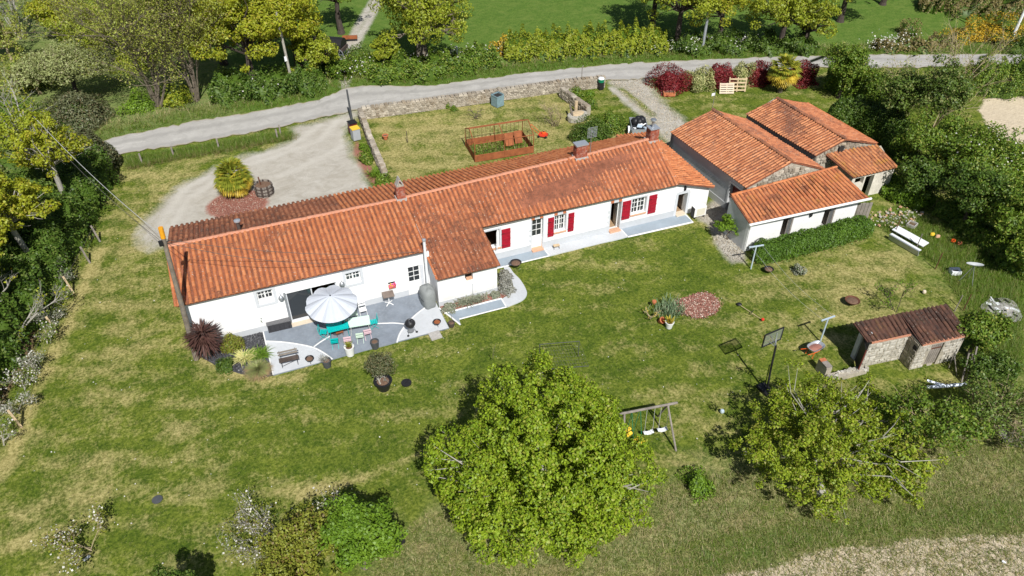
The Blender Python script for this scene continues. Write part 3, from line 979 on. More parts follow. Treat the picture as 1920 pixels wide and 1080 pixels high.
def make_ground():
    s = 0.36
    xs = np.arange(-34, 112, s)
    ys = np.arange(-31, 92, s)
    nx, ny = len(xs), len(ys)
    X, Y = np.meshgrid(xs, ys)
    P = np.column_stack([X.ravel(), Y.ravel()])
    # keep what the lens and a step to either side of it could see
    q = np.column_stack([P, np.zeros(len(P))]) - CAM
    dz = q @ FW
    sx, sy = q @ RT / np.maximum(dz, .1) * FPX, q @ UP / np.maximum(dz, .1) * FPX
    keep = (dz > 1) & (np.abs(sx) < 1160) & (sy < 680) & (sy > -720)
    wob = sum(a * np.sin(P[:, 0] * fx + ph) * np.sin(P[:, 1] * fy + 1.7 * ph) for a, fx, fy, ph in ((.5, .9, .7, 1), (.35, 1.9, 1.6, 2.2), (.2, 3.7, 3.1, .4)))

    def m(poly, soft, w=0.5):
        return np.clip(.5 - (sdf(P, poly) + wob * w) / soft, 0, 1)
    A = {}
    A['gravel'] = np.maximum.reduce([m(DRIVE, 1.6), m(DRIVE2, 1.5) * .85, m(PASSAGE, .7, .2) * .9])
    for a in (px((1148, 165), (1210, 215), (1260, 258)), px((1200, 160), (1250, 210), (1290, 240))):
        A['gravel'] = np.maximum(A['gravel'], .8 * np.clip(1.3 - seg(P, a) / .7, 0, 1) * (A['gravel'] > 0.02))
    strip = px((1165, 165), (1195, 188), (1225, 215))
    A['gravel'] *= 1 - .75 * np.clip(1.2 - seg(P, strip) / .4, 0, 1)
    A['field'] = np.maximum(m(FIELD1, .8, .35), m(FIELD2, 1.2, .5))
    A['meadow'] = np.maximum(m(BEYOND, .5, .2), m(WEEDS, 2.5, 1.2) * .8)
    verge = px((232, 292), (345, 275), (480, 251), (550, 244), (548, 262), (480, 272), (400, 285), (240, 312))
    A['meadow'] = np.maximum(A['meadow'], m(verge, .5, .2))
    A['rough'] = m(ROUGH, 3.0, 1.2) * .7
    scrub = px((-60, 330), (200, 262), (420, 215), (430, 120), (300, 20), (-60, -80))
    A['rough'] = np.maximum(A['rough'], .4 * m(scrub, 4, 2.5))
    lane = px((712, 0), (690, 40), (668, 80), (655, 120), (645, 160))
    lane2 = px((700, 0), (676, 40), (652, 85), (640, 120))
    A['gravel'] = np.maximum(A['gravel'], .9 * np.maximum(np.clip(1.3 - seg(P, lane) / .6, 0, 1), np.clip(1.3 - seg(P, lane2) / .6, 0, 1)))
    green_edge = np.clip(1.2 - np.abs(seg(P, FIELD1[:7]) - .9) / 1.0, 0, 1)
    A['meadow'] = np.maximum(A['meadow'], green_edge * .75 * (A['field'] < .6))
    A['rough'] *= 1 - .7 * green_edge
    rut = np.zeros(len(P))
    for tr_ in (px((640, 215), (600, 262), (520, 290), (430, 320), (352, 372), (310, 440)), px((652, 222), (640, 275), (560, 315), (520, 330)), px((600, 235), (540, 275), (440, 305), (345, 352), (300, 420)), px((655, 235), (672, 300), (690, 355))):
        rut = np.maximum(rut, np.clip(1.25 - seg(P, tr_) / .42, 0, 1))
    A['rut'] = rut
    A['litter'] = m(LITTER + np.array([-1.3, 0]), 1.2, .5) * .95
    A['redbed'] = m(PALMBED, .8, .25)
    bed = px((668, 245), (690, 300), (735, 350), (715, 360), (690, 340), (660, 290))
    A['redbed'] = np.maximum(A['redbed'], m(bed, .6, .1) * .7)
    dry = .4 + .36 * m(BACKGARDEN, 3) + .3 * m(YARD, 4) + .3 * m(RIGHTYARD, 4) - .16 * m(CENTRE, 5) + .09 * m(LEFTLAWN, 6)
    dry = dry + .5 * np.clip(1.1 - np.abs(seg(P, px((0, 895), (62, 750), (108, 645), (150, 550), (185, 470))) - .1) / .42, 0, 1)
    for tr in TRACKS:
        dry = dry + .55 * np.clip(1.1 - seg(P, tr) / .3, 0, 1)
    dry = dry + .6 * np.clip(1.1 - seg(P, px((380, 668), (430, 695), (500, 712), (560, 705))) / .55, 0, 1)
    A['dry'] = np.clip(dry, 0, 1.2)
    z = -.05 + .02 * wob
    z = z + rng.normal(0, .008, len(P))
    z = z + A['field'] * rng.normal(0, .03, len(P))
    z = np.minimum(z, -.012)
    kind = np.zeros(len(P), int)                     # lawn
    for i, k in enumerate(('gravel', 'field', 'meadow', 'rough', 'litter')):
        kind[A[k] > .55] = i + 1
    vid = np.arange(nx * ny).reshape(ny, nx)
    F = np.stack([vid[:-1, :-1], vid[:-1, 1:], vid[1:, 1:], vid[1:, :-1]], -1).reshape(-1, 4)
    F = F[keep[F].all(1)]
    fk = kind[F[:, 0]]
    V = np.column_stack([P, z])
    for i, nm in enumerate(('lawn', 'gravel_driveway', 'ploughed_field', 'meadow', 'rough_grass', 'woodland_floor')):
        f = F[fk == i]
        if not len(f):
            continue
        u, inv = np.unique(f, return_inverse=True)
        o = npmesh(nm, V[u], inv.reshape(-1, 4), 'ground', smooth=True)
        for k, a in A.items():
            at_ = o.data.attributes.new(k, 'FLOAT', 'POINT')
            at_.data.foreach_set('value', a[u].astype(np.float32))
        tag(o, kind='structure')
    far = MB().add([(-900, -900, -.3), (1100, -900, -.3), (1100, 1100, -.3), (-900, 1100, -.3)], [(0, 1, 2, 3)]).build('ground', 'ground')
    tag(far, kind='structure')


make_ground()


def resample(p, step):
    out = [p[0]]
    for a, b in zip(p[:-1], p[1:]):
        n = max(1, int(np.hypot(*(b - a)) / step))
        out += [a + (b - a) * k / n for k in range(1, n + 1)]
    return np.array(out)


def band(name, up, lo, z, m, jit=.1, n=9):
    """a sheet between two edge lines, its edges a little ragged"""
    def even(p, k):
        d = np.r_[0, np.cumsum(np.hypot(*np.diff(p, axis=0).T))]
        tt = np.linspace(0, d[-1], k)
        return np.column_stack([np.interp(tt, d, p[:, 0]), np.interp(tt, d, p[:, 1])])
    k = 260
    a, b = even(up, k), even(lo, k)
    a = a + rng.normal(0, jit, a.shape)
    b = b + rng.normal(0, jit, b.shape)
    V = np.concatenate([np.column_stack([a + (b - a) * i / (n - 1), np.full(k, z + .03 * math.sin(math.pi * i / (n - 1)))]) for i in range(n)])
    F = [(r * k + i, (r + 1) * k + i, (r + 1) * k + i + 1, r * k + i + 1) for r in range(n - 1) for i in range(k - 1)]
    o = npmesh(name, V, F, m, smooth=True)
    o.data.attributes.new('across', 'FLOAT', 'POINT').data.foreach_set('value', np.repeat(np.linspace(0, 1, n), k).astype(np.float32))
    return o


tag(band('road', ROAD_UP, ROAD_LO, .012, 'road'), kind='structure')
# bell-mouth of the lane at the gate, joining drive and road
# ------------------------------------------------------------------ building helpers
def uzbox(mb, u0, u1, v0, v1, z0, z1):
    return mb.bb((u0, v0, z0), (u1, v1, z1))


def wall_v(mb, u0, u1, v0, v1, z0, z1, ops):
    """wall standing along u between v0 and v1 with rectangular openings (u0,u1,z0,z1)"""
    us = sorted({u0, u1, *[k for o in ops for k in o[:2]]})
    us = [k for k in us if u0 <= k <= u1]
    for a, b in zip(us[:-1], us[1:]):
        m = (a + b) / 2
        cuts = sorted([(o[2], o[3]) for o in ops if o[0] <= m <= o[1]])
        z = z0
        for c0, c1 in cuts:
            if c0 > z + 1e-4:
                uzbox(mb, a, b, v0, v1, z, c0)
            z = max(z, c1)
        if z1 > z + 1e-4:
            uzbox(mb, a, b, v0, v1, z, z1)
    return mb


def poly_u(mb, pts, u0, u1):
    """outline in (v,z) extruded along u"""
    n = len(pts)
    return mb.add([(u0, p[0], p[1]) for p in pts] + [(u1, p[0], p[1]) for p in pts],
                  [tuple(range(n)), tuple(range(n, 2 * n))[::-1]] + [(i, i + n, (i + 1) % n + n, (i + 1) % n) for i in range(n)])


def poly_v(mb, pts, v0, v1):
    n = len(pts)
    return mb.add([(p[0], v0, p[1]) for p in pts] + [(p[0], v1, p[1]) for p in pts],
                  [tuple(range(n)), tuple(range(n, 2 * n))[::-1]] + [(i, i + n, (i + 1) % n + n, (i + 1) % n) for i in range(n)])


# one clay cover tile: a half barrel, wide at the foot, lip thickness at the foot; length 1 along +y
def tile_shape(w0=.5, w1=.42, segs=5):
    a = [math.pi * k / (segs - 1) for k in range(segs)]
    ring = lambda r, y, h: [(r * math.cos(t), y, r * math.sin(t) * h) for t in a]
    v = ring(w0, 0, .85) + ring(w1, 1, .85) + ring(w0, 0, .85) + ring(w0 - .12, .0, .66)
    n = segs
    f = [(i + 1, i, n + i, n + i + 1) for i in range(n - 1)] + [(2 * n + i, 2 * n + i + 1, 3 * n + i + 1, 3 * n + i) for i in range(n - 1)]
    return np.array(v), f


TV, TF = tile_shape()
TFA = np.array(TF)


class Roof:
    """collects patches of tiles for one building, then makes roof slab, single tiles and the joined rest"""

    def __init__(s, parent, mats, pitch=.3, row=.38):
        s.parent, s.pitch, s.row, s.fr, s.mats = parent, pitch, row, [], mats
        s.slab = MB()
        s.ridge = []

    def patch(s, A, B, C, D, mat, wave=.02):
        """A,B eave corners, C above B, D above A"""
        A, B, C, D = (np.array(p, float) for p in (A, B, C, D))
        n = np.cross(B - A, D - A)
        n /= np.linalg.norm(n)
        if n[2] < 0:
            n = -n
        t = .07
        s.slab.add([p - n * .02 for p in (A, B, C, D)] + [p - n * (t + .02) for p in (A, B, C, D)],
                   [(0, 1, 2, 3), (7, 6, 5, 4), (0, 4, 5, 1), (1, 5, 6, 2), (2, 6, 7, 3), (3, 7, 4, 0)])
        nc = max(2, int(round((np.linalg.norm(B - A) + np.linalg.norm(C - D)) / 2 / s.pitch)))
        nr = max(1, int(round((np.linalg.norm(D - A) + np.linalg.norm(C - B)) / 2 / s.row)))
        for i in range(nc):
            f = (i + .5) / nc
            lo, hi = A + (B - A) * f, D + (C - D) * f
            up = hi - lo
            L = np.linalg.norm(up)
            up = up / L
            rt = np.cross(up, n)
            w = np.linalg.norm(B - A) / nc
            for j in range(nr):
                sag = wave * math.sin(f * 9 + j * .5) * math.sin(math.pi * (j + .5) / nr)
                p = lo + up * (L * j / nr - (.05 if j == 0 else .02)) + n * (.012 + sag + random.gauss(0, .006)) + rt * random.gauss(0, .006)
                ln = L / nr * 1.12
                u2 = up + n * (-.035 + random.gauss(0, .01)) + rt * random.gauss(0, .02)
                u2 = u2 / np.linalg.norm(u2)
                r2 = np.cross(u2, n)
                r2 /= np.linalg.norm(r2)
                k = 1 + random.gauss(0, .03)
                s.fr.append((p, r2 * w * .68 * k, u2 * ln, np.cross(r2, u2) * w * .62 * k, mat))
            for j in range(nr):                       # the trough tiles between two covers
                pass
        return s

    def ridge_line(s, a, b, m, w=.3, ln=.42):
        a, b = np.array(a, float), np.array(b, float)
        L = np.linalg.norm(b - a)
        k = max(1, int(L / ln))
        d = (b - a) / L
        r = np.cross(d, (0, 0, 1))
        r /= np.linalg.norm(r)
        n = np.cross(r, d)
        for i in range(k):
            p = a + d * (L * i / k) + n * random.gauss(.02, .008)
            s.ridge.append((p, r * w, d * (L / k * 1.1), n * w * .8, m))
        return s

    def finish(s, single=300):
        P = s.parent
        roof = s.slab.build('roof', s.mats['slab'], P)
        org = np.array(wloc(P))
        s.fr.sort(key=lambda q: np.linalg.norm(q[0] - CAM))
        shared = {}

        def one(q, nm):
            key = (nm, q[4])
            if key not in shared:
                me = bpy.data.meshes.new(nm)
                me.from_pydata(TV.tolist(), [], TF)
                me.materials.append(MATS[q[4]])
                me.shade_smooth()
                shared[key] = me
            o = bpy.data.objects.new(nm, shared[key])
            COL.objects.link(o)
            o.parent = roof
            p, x, y, z, _ = q
            o.matrix_local = Matrix(((x[0], y[0], z[0], p[0] - org[0]), (x[1], y[1], z[1], p[1] - org[1]), (x[2], y[2], z[2], p[2] - org[2]), (0, 0, 0, 1)))
        for q in s.fr[:single]:
            one(q, 'roof_tile')
        rest = s.fr[single:]
        names = sorted({q[4] for q in rest})
        for m in names:
            qs = [q for q in rest if q[4] == m]
            p = np.array([q[0] for q in qs])
            x, y, z = (np.array([q[k] for q in qs]) for k in (1, 2, 3))
            V = p[:, None, :] + TV[None, :, 0, None] * x[:, None, :] + TV[None, :, 1, None] * y[:, None, :] + TV[None, :, 2, None] * z[:, None, :]
            F = TFA[None] + (np.arange(len(qs)) * len(TV))[:, None, None]
            o = npmesh('tile_field', V.reshape(-1, 3), F.reshape(-1, 4), m, roof, smooth=True)
            tag(o, kind='stuff')
        for q in s.ridge:
            one(q, 'ridge_tile')
        return roof


def window(parent, u0, u1, z0, z1, v, cols=2, rows=3, leaves=2, fw=.06, inset=.2, m='white_paint', panel=0.0):
    """casement: frame, mullion and glazing bars as one mesh, a pane in each leaf"""
    y0, y1 = v + inset, v + inset + .06
    mb = MB()
    uzbox(mb, u0, u0 + fw, y0, y1, z0, z1)
    uzbox(mb, u1 - fw, u1, y0, y1, z0, z1)
    uzbox(mb, u0 + fw, u1 - fw, y0, y1, z0, z0 + fw)
    uzbox(mb, u0 + fw, u1 - fw, y0, y1, z1 - fw, z1)
    lw = (u1 - u0 - 2 * fw) / leaves
    zb = z0 + fw + panel
    if panel:
        uzbox(mb, u0 + fw, u1 - fw, y0 + .01, y1 - .01, z0 + fw, zb)
    ps = []
    for k in range(leaves):
        a = u0 + fw + lw * k
        if k:
            uzbox(mb, a - fw * .7, a + fw * .7, y0 - .012, y1, zb, z1 - fw)
        for c in range(1, cols):
            x = a + lw * c / cols
            uzbox(mb, x - .018, x + .018, y0 + .005, y1 - .005, zb, z1 - fw)
        for r in range(1, rows):
            z = zb + (z1 - fw - zb) * r / rows
            uzbox(mb, a + .001, a + lw - .001, y0 + .009, y1 - .009, z - .018, z + .018)
        ps.append((a, a + lw))
    w = mb.build('window', m, parent)
    for a, b in ps:
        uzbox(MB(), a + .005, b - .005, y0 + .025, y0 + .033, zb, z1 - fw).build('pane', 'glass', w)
    return w


def surround(parent, u0, u1, z0, z1, v, w=.16, d=.035, m='grey_surround', sill=True):
    mb = MB()
    y0, y1 = v - d, v - .001
    uzbox(mb, u0 - w, u0, y0, y1, z0 - (w if sill else 0), z1 + w)
    uzbox(mb, u1, u1 + w, y0, y1, z0 - (w if sill else 0), z1 + w)
    uzbox(mb, u0, u1, y0, y1, z1, z1 + w)
    if sill:
        uzbox(mb, u0, u1, y0, y1, z0 - w, z0)
    return mb.build('window_surround', m, parent)


def shutter(parent, u0, u1, z0, z1, v):
    d = .035
    k = 4
    s = None
    bw = (u1 - u0) / k
    base = uzbox(MB(), u0, u1, v - .055, v - .03, z0, z1).build('shutter', 'red_paint', parent)
    for i in range(k):
        uzbox(MB(), u0 + bw * i + .006, u0 + bw * (i + 1) - .006, v - .075, v - .056, z0, z1).build('board', 'red_paint', base)
    for z in (.18, .5, .82):
        zz = z0 + (z1 - z0) * z
        uzbox(MB(), u0 + .01, u1 - .01, v - .11, v - .076, zz - .05, zz + .05).build('batten', 'red_paint', base)
    for z in (.2, .8):
        zz = z0 + (z1 - z0) * z
        uzbox(MB(), u0 - .04, u0 + .16, v - .125, v - .111, zz - .015, zz + .015).build('hinge', 'dark_metal', base)
    return base


def opening(v, *pts):
    """opening on the wall plane v from photo corners -> u0,u1,z0,z1"""
    q = np.array([onv(a, b, v) for a, b in pts])
    return q[:, 0].min(), q[:, 0].max(), q[:, 2].min(), q[:, 2].max()


def rect(v, tl, tr, br, bl):
    q = [onv(*p, v) for p in (tl, tr, br, bl)]
    return ((q[0][0] + q[3][0]) / 2, (q[1][0] + q[2][0]) / 2, (q[2][2] + q[3][2]) / 2, (q[0][2] + q[1][2]) / 2)


def bricks(name, parent, c, w, d, h, m='brick', bw=.22, bh=.075, joint=.015):
    """brick stack: each course laid round a mortar core"""
    core = MB().bb((c[0] - w / 2 + .02, c[1] - d / 2 + .02, c[2]), (c[0] + w / 2 - .02, c[1] + d / 2 - .02, c[2] + h)).build(name, 'mortar', parent)
    nb = int(h / bh)
    mb = MB()
    for k in range(nb):
        z = c[2] + k * bh + bh / 2
        off = (k % 2) * .5
        for (L, ax, sg) in ((w, 0, -1), (w, 0, 1), (d, 1, -1), (d, 1, 1)):
            n = max(2, int(round(L / bw)))
            for i in range(n + 1):
                a0, a1 = max(0, (i - off) / n), min(1, (i + 1 - off) / n)
                if a1 - a0 < .05:
                    continue
                p0, p1 = -L / 2 + a0 * L + joint / 2, -L / 2 + a1 * L - joint / 2
                if ax == 0:
                    mb.box((c[0] + (p0 + p1) / 2, c[1] + sg * (d / 2 - .02), z), (p1 - p0, .06, bh - joint))
                else:
                    mb.box((c[0] + sg * (w / 2 - .02), c[1] + (p0 + p1) / 2, z), (.06, p1 - p0 - .05, bh - joint))
    b = mb.build('brickwork', m, core)
    tag(b, kind='stuff')
    return core


def stones_on(parent, o, ex, ez, en, L, h, m='stone', sw=.3, sh=.17, single=False, depth=.05, skip=None, top=None):
    """rubble facing on a wall plane: origin o, along ex, up ez, outward en"""
    o, ex, ez, en = (np.array(k, float) for k in (o, ex, ez, en))
    z = 0.0
    items = []
    while z < h - .05:
        hh = min(sh * random.uniform(.7, 1.35), h - z)
        x = random.uniform(-.15, 0)
        while x < L - .03:
            ww = sw * random.uniform(.55, 1.5)
            a, b = max(0, x) + .012, min(L, x + ww) - .012
            zz = z + random.uniform(-.015, .015)
            tp = 1e9 if top is None else top((a + b) / 2)
            if b - a > .06 and (skip is None or not skip((a + b) / 2, zz + hh / 2)) and zz + hh * .8 < tp:
                items.append((a, b, max(0.005, zz + .01), zz + hh - .012, depth * random.uniform(.4, 1.2)))
            x += ww
        z += hh
    mbs = []
    mb = MB()
    for a, b, c, d, t in items:
        j = lambda: random.uniform(-.22, .22)
        pts = []
        for (fx, fz) in ((0, 0), (.5, -.04), (1, 0), (1.04, .5), (1, 1), (.5, 1.04), (0, 1), (-.04, .5)):
            xx = a + (b - a) * min(1, max(0, fx + j() * .35))
            zz = c + (d - c) * min(1, max(0, fz + j() * .35))
            pts.append((xx, zz))
        back = [o + ex * p[0] + ez * p[1] - en * .02 for p in pts]
        cx, cz = (a + b) / 2, (c + d) / 2
        fr = [o + ex * (cx + (p[0] - cx) * .8) + ez * (cz + (p[1] - cz) * .8) + en * t for p in pts]
        if single:
            mb = MB()
        mb.add(back + fr, [tuple(range(8, 16))] + [(i, (i + 1) % 8, 8 + (i + 1) % 8, 8 + i) for i in range(8)])
        if single:
            mb.build('stone', m, parent)
    if not single and mb.v:
        tag(mb.build('stonework', m, parent), kind='stuff')
# ------------------------------------------------------------------ the farmhouse
VL, VW, VR = 0.0, -1.75, 1.35            # facade planes: left part, wing, right part
house = thing('farmhouse', 'long low white farmhouse with orange clay tile roof and red shutters', 'house', (12, 3, 0))

opL = {
    'w1': rect(VL, (481, 548), (511, 541), (514, 565), (485, 572)),
    'slide': rect(VL, (535, 550), (629, 530), (640, 580), (547, 603)),
    'w2': rect(VL, (647, 513), (674, 507), (678, 529), (650, 534)),
    'niche': rect(VL, (728, 530), (741, 527), (741, 536), (728, 539)),
    'door': rect(VL, (764, 502), (787, 497), (791, 547), (768, 552.5)),
}
o1 = opL['slide']
opL['slide'] = (o1[0], o1[1], .12, o1[3])
opL['door'] = (opL['door'][0], opL['door'][1], .06, opL['door'][3])
opR = {
    'w4': rect(VR, (903, 436), (936, 430), (937, 462), (908, 470)),
    'd1': rect(VR, (997.5, 413), (1018, 409), (1017, 465), (997, 469.5)),
    'w5': rect(VR, (1040, 405), (1061, 400), (1060, 431), (1040, 436)),
    'd2': rect(VR, (1146, 382), (1165, 378), (1161, 431), (1142, 435)),
    'w6': rect(VR, (1185, 374), (1212, 368), (1210, 397), (1184, 403)),
    'd3': rect(VR, (1272, 365), (1289, 361), (1284, 401), (1266, 405)),
}
for k in ('d1', 'd2', 'd3'):
    a = opR[k]
    opR[k] = (a[0], a[1], .06, a[3])
opW = rect(VW, (871, 514), (886, 511), (887, 523.5), (872, 527.5))

w = MB()
wall_v(w, -3.75, 10.1, VL, VL + .35, -.1, 3.14, list(opL.values()))
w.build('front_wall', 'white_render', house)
w = MB()
wall_v(w, 10.1, 13.85, VW, VW + .3, -.1, 2.22, [opW])
poly_u(w, [(VW + .3, -.1), (1.7, -.1), (1.7, 3.0), (VW + .3, 2.3)], 13.6, 13.85)
poly_u(w, [(VW + .3, -.1), (VL, -.1), (VL, 2.74), (VW + .3, 2.3)], 10.1, 10.3)
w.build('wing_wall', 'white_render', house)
w = MB()
wall_v(w, 13.85, 28.1, VR, VR + .4, -.1, 2.86, [k for n, k in opR.items()])
d3 = opR['d3']
poly_v(w, [(28.1, -.1), (d3[0], -.1), (d3[0], 2.8), (28.1, 2.84)] if d3[0] > 28.12 else [(28.1, d3[3]), (d3[1], d3[3]), (d3[1], 2.7), (28.1, 2.84)], VR, VR + .4)
zt = lambda u: 2.9 - (u - 28.0) * (2.9 - 1.93) / 3.05 - .07
poly_v(w, [(max(d3[1], 28.1), -.1), (30.95, -.1), (30.95, zt(30.95)), (max(d3[1], 28.1), zt(max(d3[1], 28.1)))], VR, VR + .4)
if d3[0] > 28.12:
    poly_v(w, [(d3[0], d3[3]), (d3[1], d3[3]), (d3[1], zt(d3[1])), (d3[0], zt(d3[0]))], VR, VR + .4)
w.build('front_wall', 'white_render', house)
w = MB()
poly_u(w, [(VL + .35, -.1), (8.1, -.1), (8.1, 2.75), (4.2, 4.15), (VL + .35, 3.25)], -3.75, -3.4)
w.build('gable_wall', 'white_render', house)
w = MB()
wall_v(w, -3.4, 28.0, 7.8, 8.1, -.1, 2.8, [])
w.build('rear_wall', 'white_render', house)
w = MB()
poly_u(w, [(VR + .4, -.1), (8.1, -.1), (8.1, 2.7), (4.25, 4.6), (VR + .4, 3.0)], 27.7, 27.95)
w.build('gable_wall', 'white_render', house)
w = MB()
wall_v(w, 27.95, 30.95, 7.8, 8.1, -.1, 1.8, [])
w.build('rear_wall', 'white_render', house)
w = MB()
poly_u(w, [(VR + .4, -.1), (7.8, -.1), (7.8, 1.83), (VR + .4, 1.83)], 30.65, 30.95)
w.build('gable_wall', 'white_render', house)
w = MB()
poly_u(w, [(VL + .35, -.1), (7.8, -.1), (7.8, 2.7), (4.2, 4.0), (VL + .35, 3.1)], 9.8, 10.05)
w.build('gable_wall', 'white_render', house)
for a_, b_ in (((-3.4, .35, -.09), (9.8, 7.8, .05)), ((10.3, -1.45, -.09), (13.6, 1.7, .05)), ((10.05, 1.75, -.09), (27.7, 7.8, .055)), ((27.95, 1.75, -.09), (30.65, 7.8, .05))):
    MB().bb(a_, b_).build('floor', 'room_floor', house)

# painted plinths
PZ = .42
sl_ = opL['slide']
dl_ = opL['door']
pls = [(a_, b_, VL - .022, VL - .001, PZ) for a_, b_ in ((-3.76, sl_[0] - .05), (sl_[1] + .05, dl_[0] - .05), (dl_[1] + .05, 10.1))]
pls += [(10.09, 13.87, VW - .022, VW - .001, .36), (13.851, 13.872, VW, VR - .022, .36)]
prev = 13.87
for k in ('d1', 'd2', 'd3'):
    pls.append((prev, opR[k][0] - .03, VR - .022, VR - .001, .5))
    prev = opR[k][1] + .03
for q_ in pls:
    uzbox(MB(), *q_[:4], -.05, q_[4]).build('plinth', 'plinth_paint', house)

# roofs
rf = Roof(house, {'slab': 'tile_trough'})
ZLA, ZLB = 3.42, 3.22
rf.patch((-3.92, -.3, ZLA), (10.05, -.3, ZLB), (10.05, 4.2, 4.2), (-3.92, 4.2, 4.32), 'tile_left')
rf.patch((10.07, -2.05, 2.3), (13.97, -2.05, 2.26), (13.97, 1.05, 3.06), (10.07, 1.05, 3.12), 'tile_wing')
rf.patch((10.07, 1.05, 3.12), (13.97, 1.05, 3.06), (13.97, 4.25, 4.3), (10.07, 4.25, 4.2), 'tile_right')
rf.patch((13.98, 1.0, 3.05), (28.1, 1.0, 2.84), (28.0, 4.25, 4.75), (13.98, 4.25, 4.3), 'tile_right')
rf.patch((10.05, 8.4, 2.85), (6.2, 8.4, 2.88), (6.2, 4.22, 4.23), (10.05, 4.22, 4.2), 'tile_back')
rf.patch((6.2, 8.4, 2.88), (-3.92, 8.4, 2.95), (-3.92, 4.22, 4.32), (6.2, 4.22, 4.23), 'tile_backdark')
rf.patch((28.0, 8.4, 2.8), (10.05, 8.4, 2.85), (10.05, 4.27, 4.2), (28.0, 4.27, 4.75), 'tile_back')
rf.patch((31.08, 8.25, 1.93), (31.08, 1.0, 1.93), (27.96, 1.02, 2.95), (27.96, 8.25, 2.95), 'tile_back')
rf.ridge_line((-3.98, 4.21, 4.31), (9.5, 4.21, 4.19), 'mortar_tile')
rf.ridge_line((10.1, 4.26, 4.2), (21.8, 4.26, 4.52), 'mortar_tile')
rf.ridge_line((22.6, 4.26, 4.54), (27.4, 4.26, 4.72), 'mortar_tile')
rf.ridge_line((28.05, 1.0, 2.9), (28.0, 4.2, 4.74), 'tile_right', .2)
rf.ridge_line((-3.95, -.3, 3.4), (-3.95, 4.15, 4.3), 'tile_left', .17)
rf.ridge_line((10.02, -2.05, 2.3), (10.02, -.35, 2.74), 'tile_left', .15)
rf.finish()
# step between the two roofs, white flashing
f = MB()
poly_u(f, [(-.28, 2.6), (2.0, 2.9), (2.0, 3.68), (-.28, 3.17)], 10.052, 10.065)
f.box((9.98, -.34, 3.02), (.24, .12, .34))
f.build('flashing', 'white_paint', house)
# rear porch
pr = Roof(house, {'slab': 'tile_trough'})
a = at(1158, 254, 2.75)
pr.patch((a[0] + 2.6, a[1] - 1.6, 2.55), (a[0] - .1, a[1] - 1.9, 2.75), (a[0] - .1, a[1] + .1, 2.75), (a[0] + 2.6, a[1] + .1, 2.75 - .3), 'tile_back')
pr.finish(0)
MB().bb((a[0] - .05, a[1] - 1.3, 0), (a[0] + 2.3, a[1] - .1, 2.32)).build('porch', 'grey_surround', house)

# windows, doors and shutters, left part
for k, (c, r) in (('w1', (2, 2)), ('w2', (2, 2))):
    a = opL[k]
    window(house, a[0], a[1], a[2], a[3], VL, c, r, 2, panel=(a[3] - a[2]) * .27, inset=.14)
    surround(house, a[0], a[1], a[2], a[3], VL, .17)
a = opL['slide']
mid = (a[0] + a[1]) / 2
sd = MB()
for u in (a[0], mid - .03, a[1] - .06):
    uzbox(sd, u, u + .07, VL + .12, VL + .2, a[2], a[3])
uzbox(sd, a[0] + .07, a[1] - .06, VL + .121, VL + .199, a[3] - .08, a[3])
uzbox(sd, a[0] + .07, mid - .03, VL + .121, VL + .199, a[2], a[2] + .1)
sd = sd.build('sliding_door', 'grey_surround', house)
uzbox(MB(), a[0] + .07, mid - .03, VL + .15, VL + .16, a[2] + .1, a[3] - .08).build('pane', 'glass', sd)
uzbox(MB(), a[0] - .05, a[1] + .05, VL - .28, VL + .12, -.04, .115).build('doorstep', 'cream_sill', house)
uzbox(MB(), a[0] - .12, a[0] - .001, VL - .03, VL - .001, .05, a[3] + .1).build('door_post', 'grey_metal', house)
for k, m in enumerate(('rust', 'green_plastic', 'rust')):
    ch = MB()
    x = mid + .35 + k * .5
    uzbox(ch, x, x + .4, 1.0, 1.4, .45, .5)
    uzbox(ch, x, x + .4, 1.4, 1.44, .5, 1.0)
    for dx in (0, .36):
        for dy in (1.0, 1.38):
            uzbox(ch, x + dx, x + dx + .04, dy, dy + .04, .05, .45)
    c_ = ch.build('dining_chair', m, None)
    tag(c_, ('leftmost brown chair inside the open sliding door', 'lime green chair inside the open sliding door', 'rightmost brown chair inside the open sliding door')[k], 'chair', 'chairs inside the sliding door')
    if k == 1:
        c_.data.materials[0] = plain('lime_paint', (0.3, 0.5, 0.03), .5)
a = opL['door']
window(house, a[0], a[1], .9, a[3], VL, 2, 3, 1, inset=.08)
uzbox(MB(), a[0], a[1], VL + .06, VL + .12, a[2], .9).build('door', 'white_paint', house)
uzbox(MB(), a[1] + .02, a[1] + .2, VL - .02, VL - .001, .05, a[3] + .02).build('door_frame', 'grey_surround', house)
a = opL['niche']
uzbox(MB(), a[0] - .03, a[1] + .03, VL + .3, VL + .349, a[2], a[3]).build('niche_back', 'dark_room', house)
fb = thing('flower_box', 'small window box of pink and orange flowers in a white wall niche', 'flower box', ((a[0] + a[1]) / 2, VL - .05, a[2]))
MB().bb((a[0], VL - .16, a[2] - .02), (a[1], VL + .1, a[2] + .1)).build('box', 'terracotta', fb)
for k in range(26):
    q = ((a[0] + a[1]) / 2 + random.uniform(-.2, .2), VL + random.uniform(-.22, .02), a[2] + random.uniform(.05, .28))
    MB().lathe([(.02, -.03), (.05, 0), (.02, .03)], q, 6).build('flower', random.choice(['flower_pink', 'flower_pink', 'flower_orange']), fb)
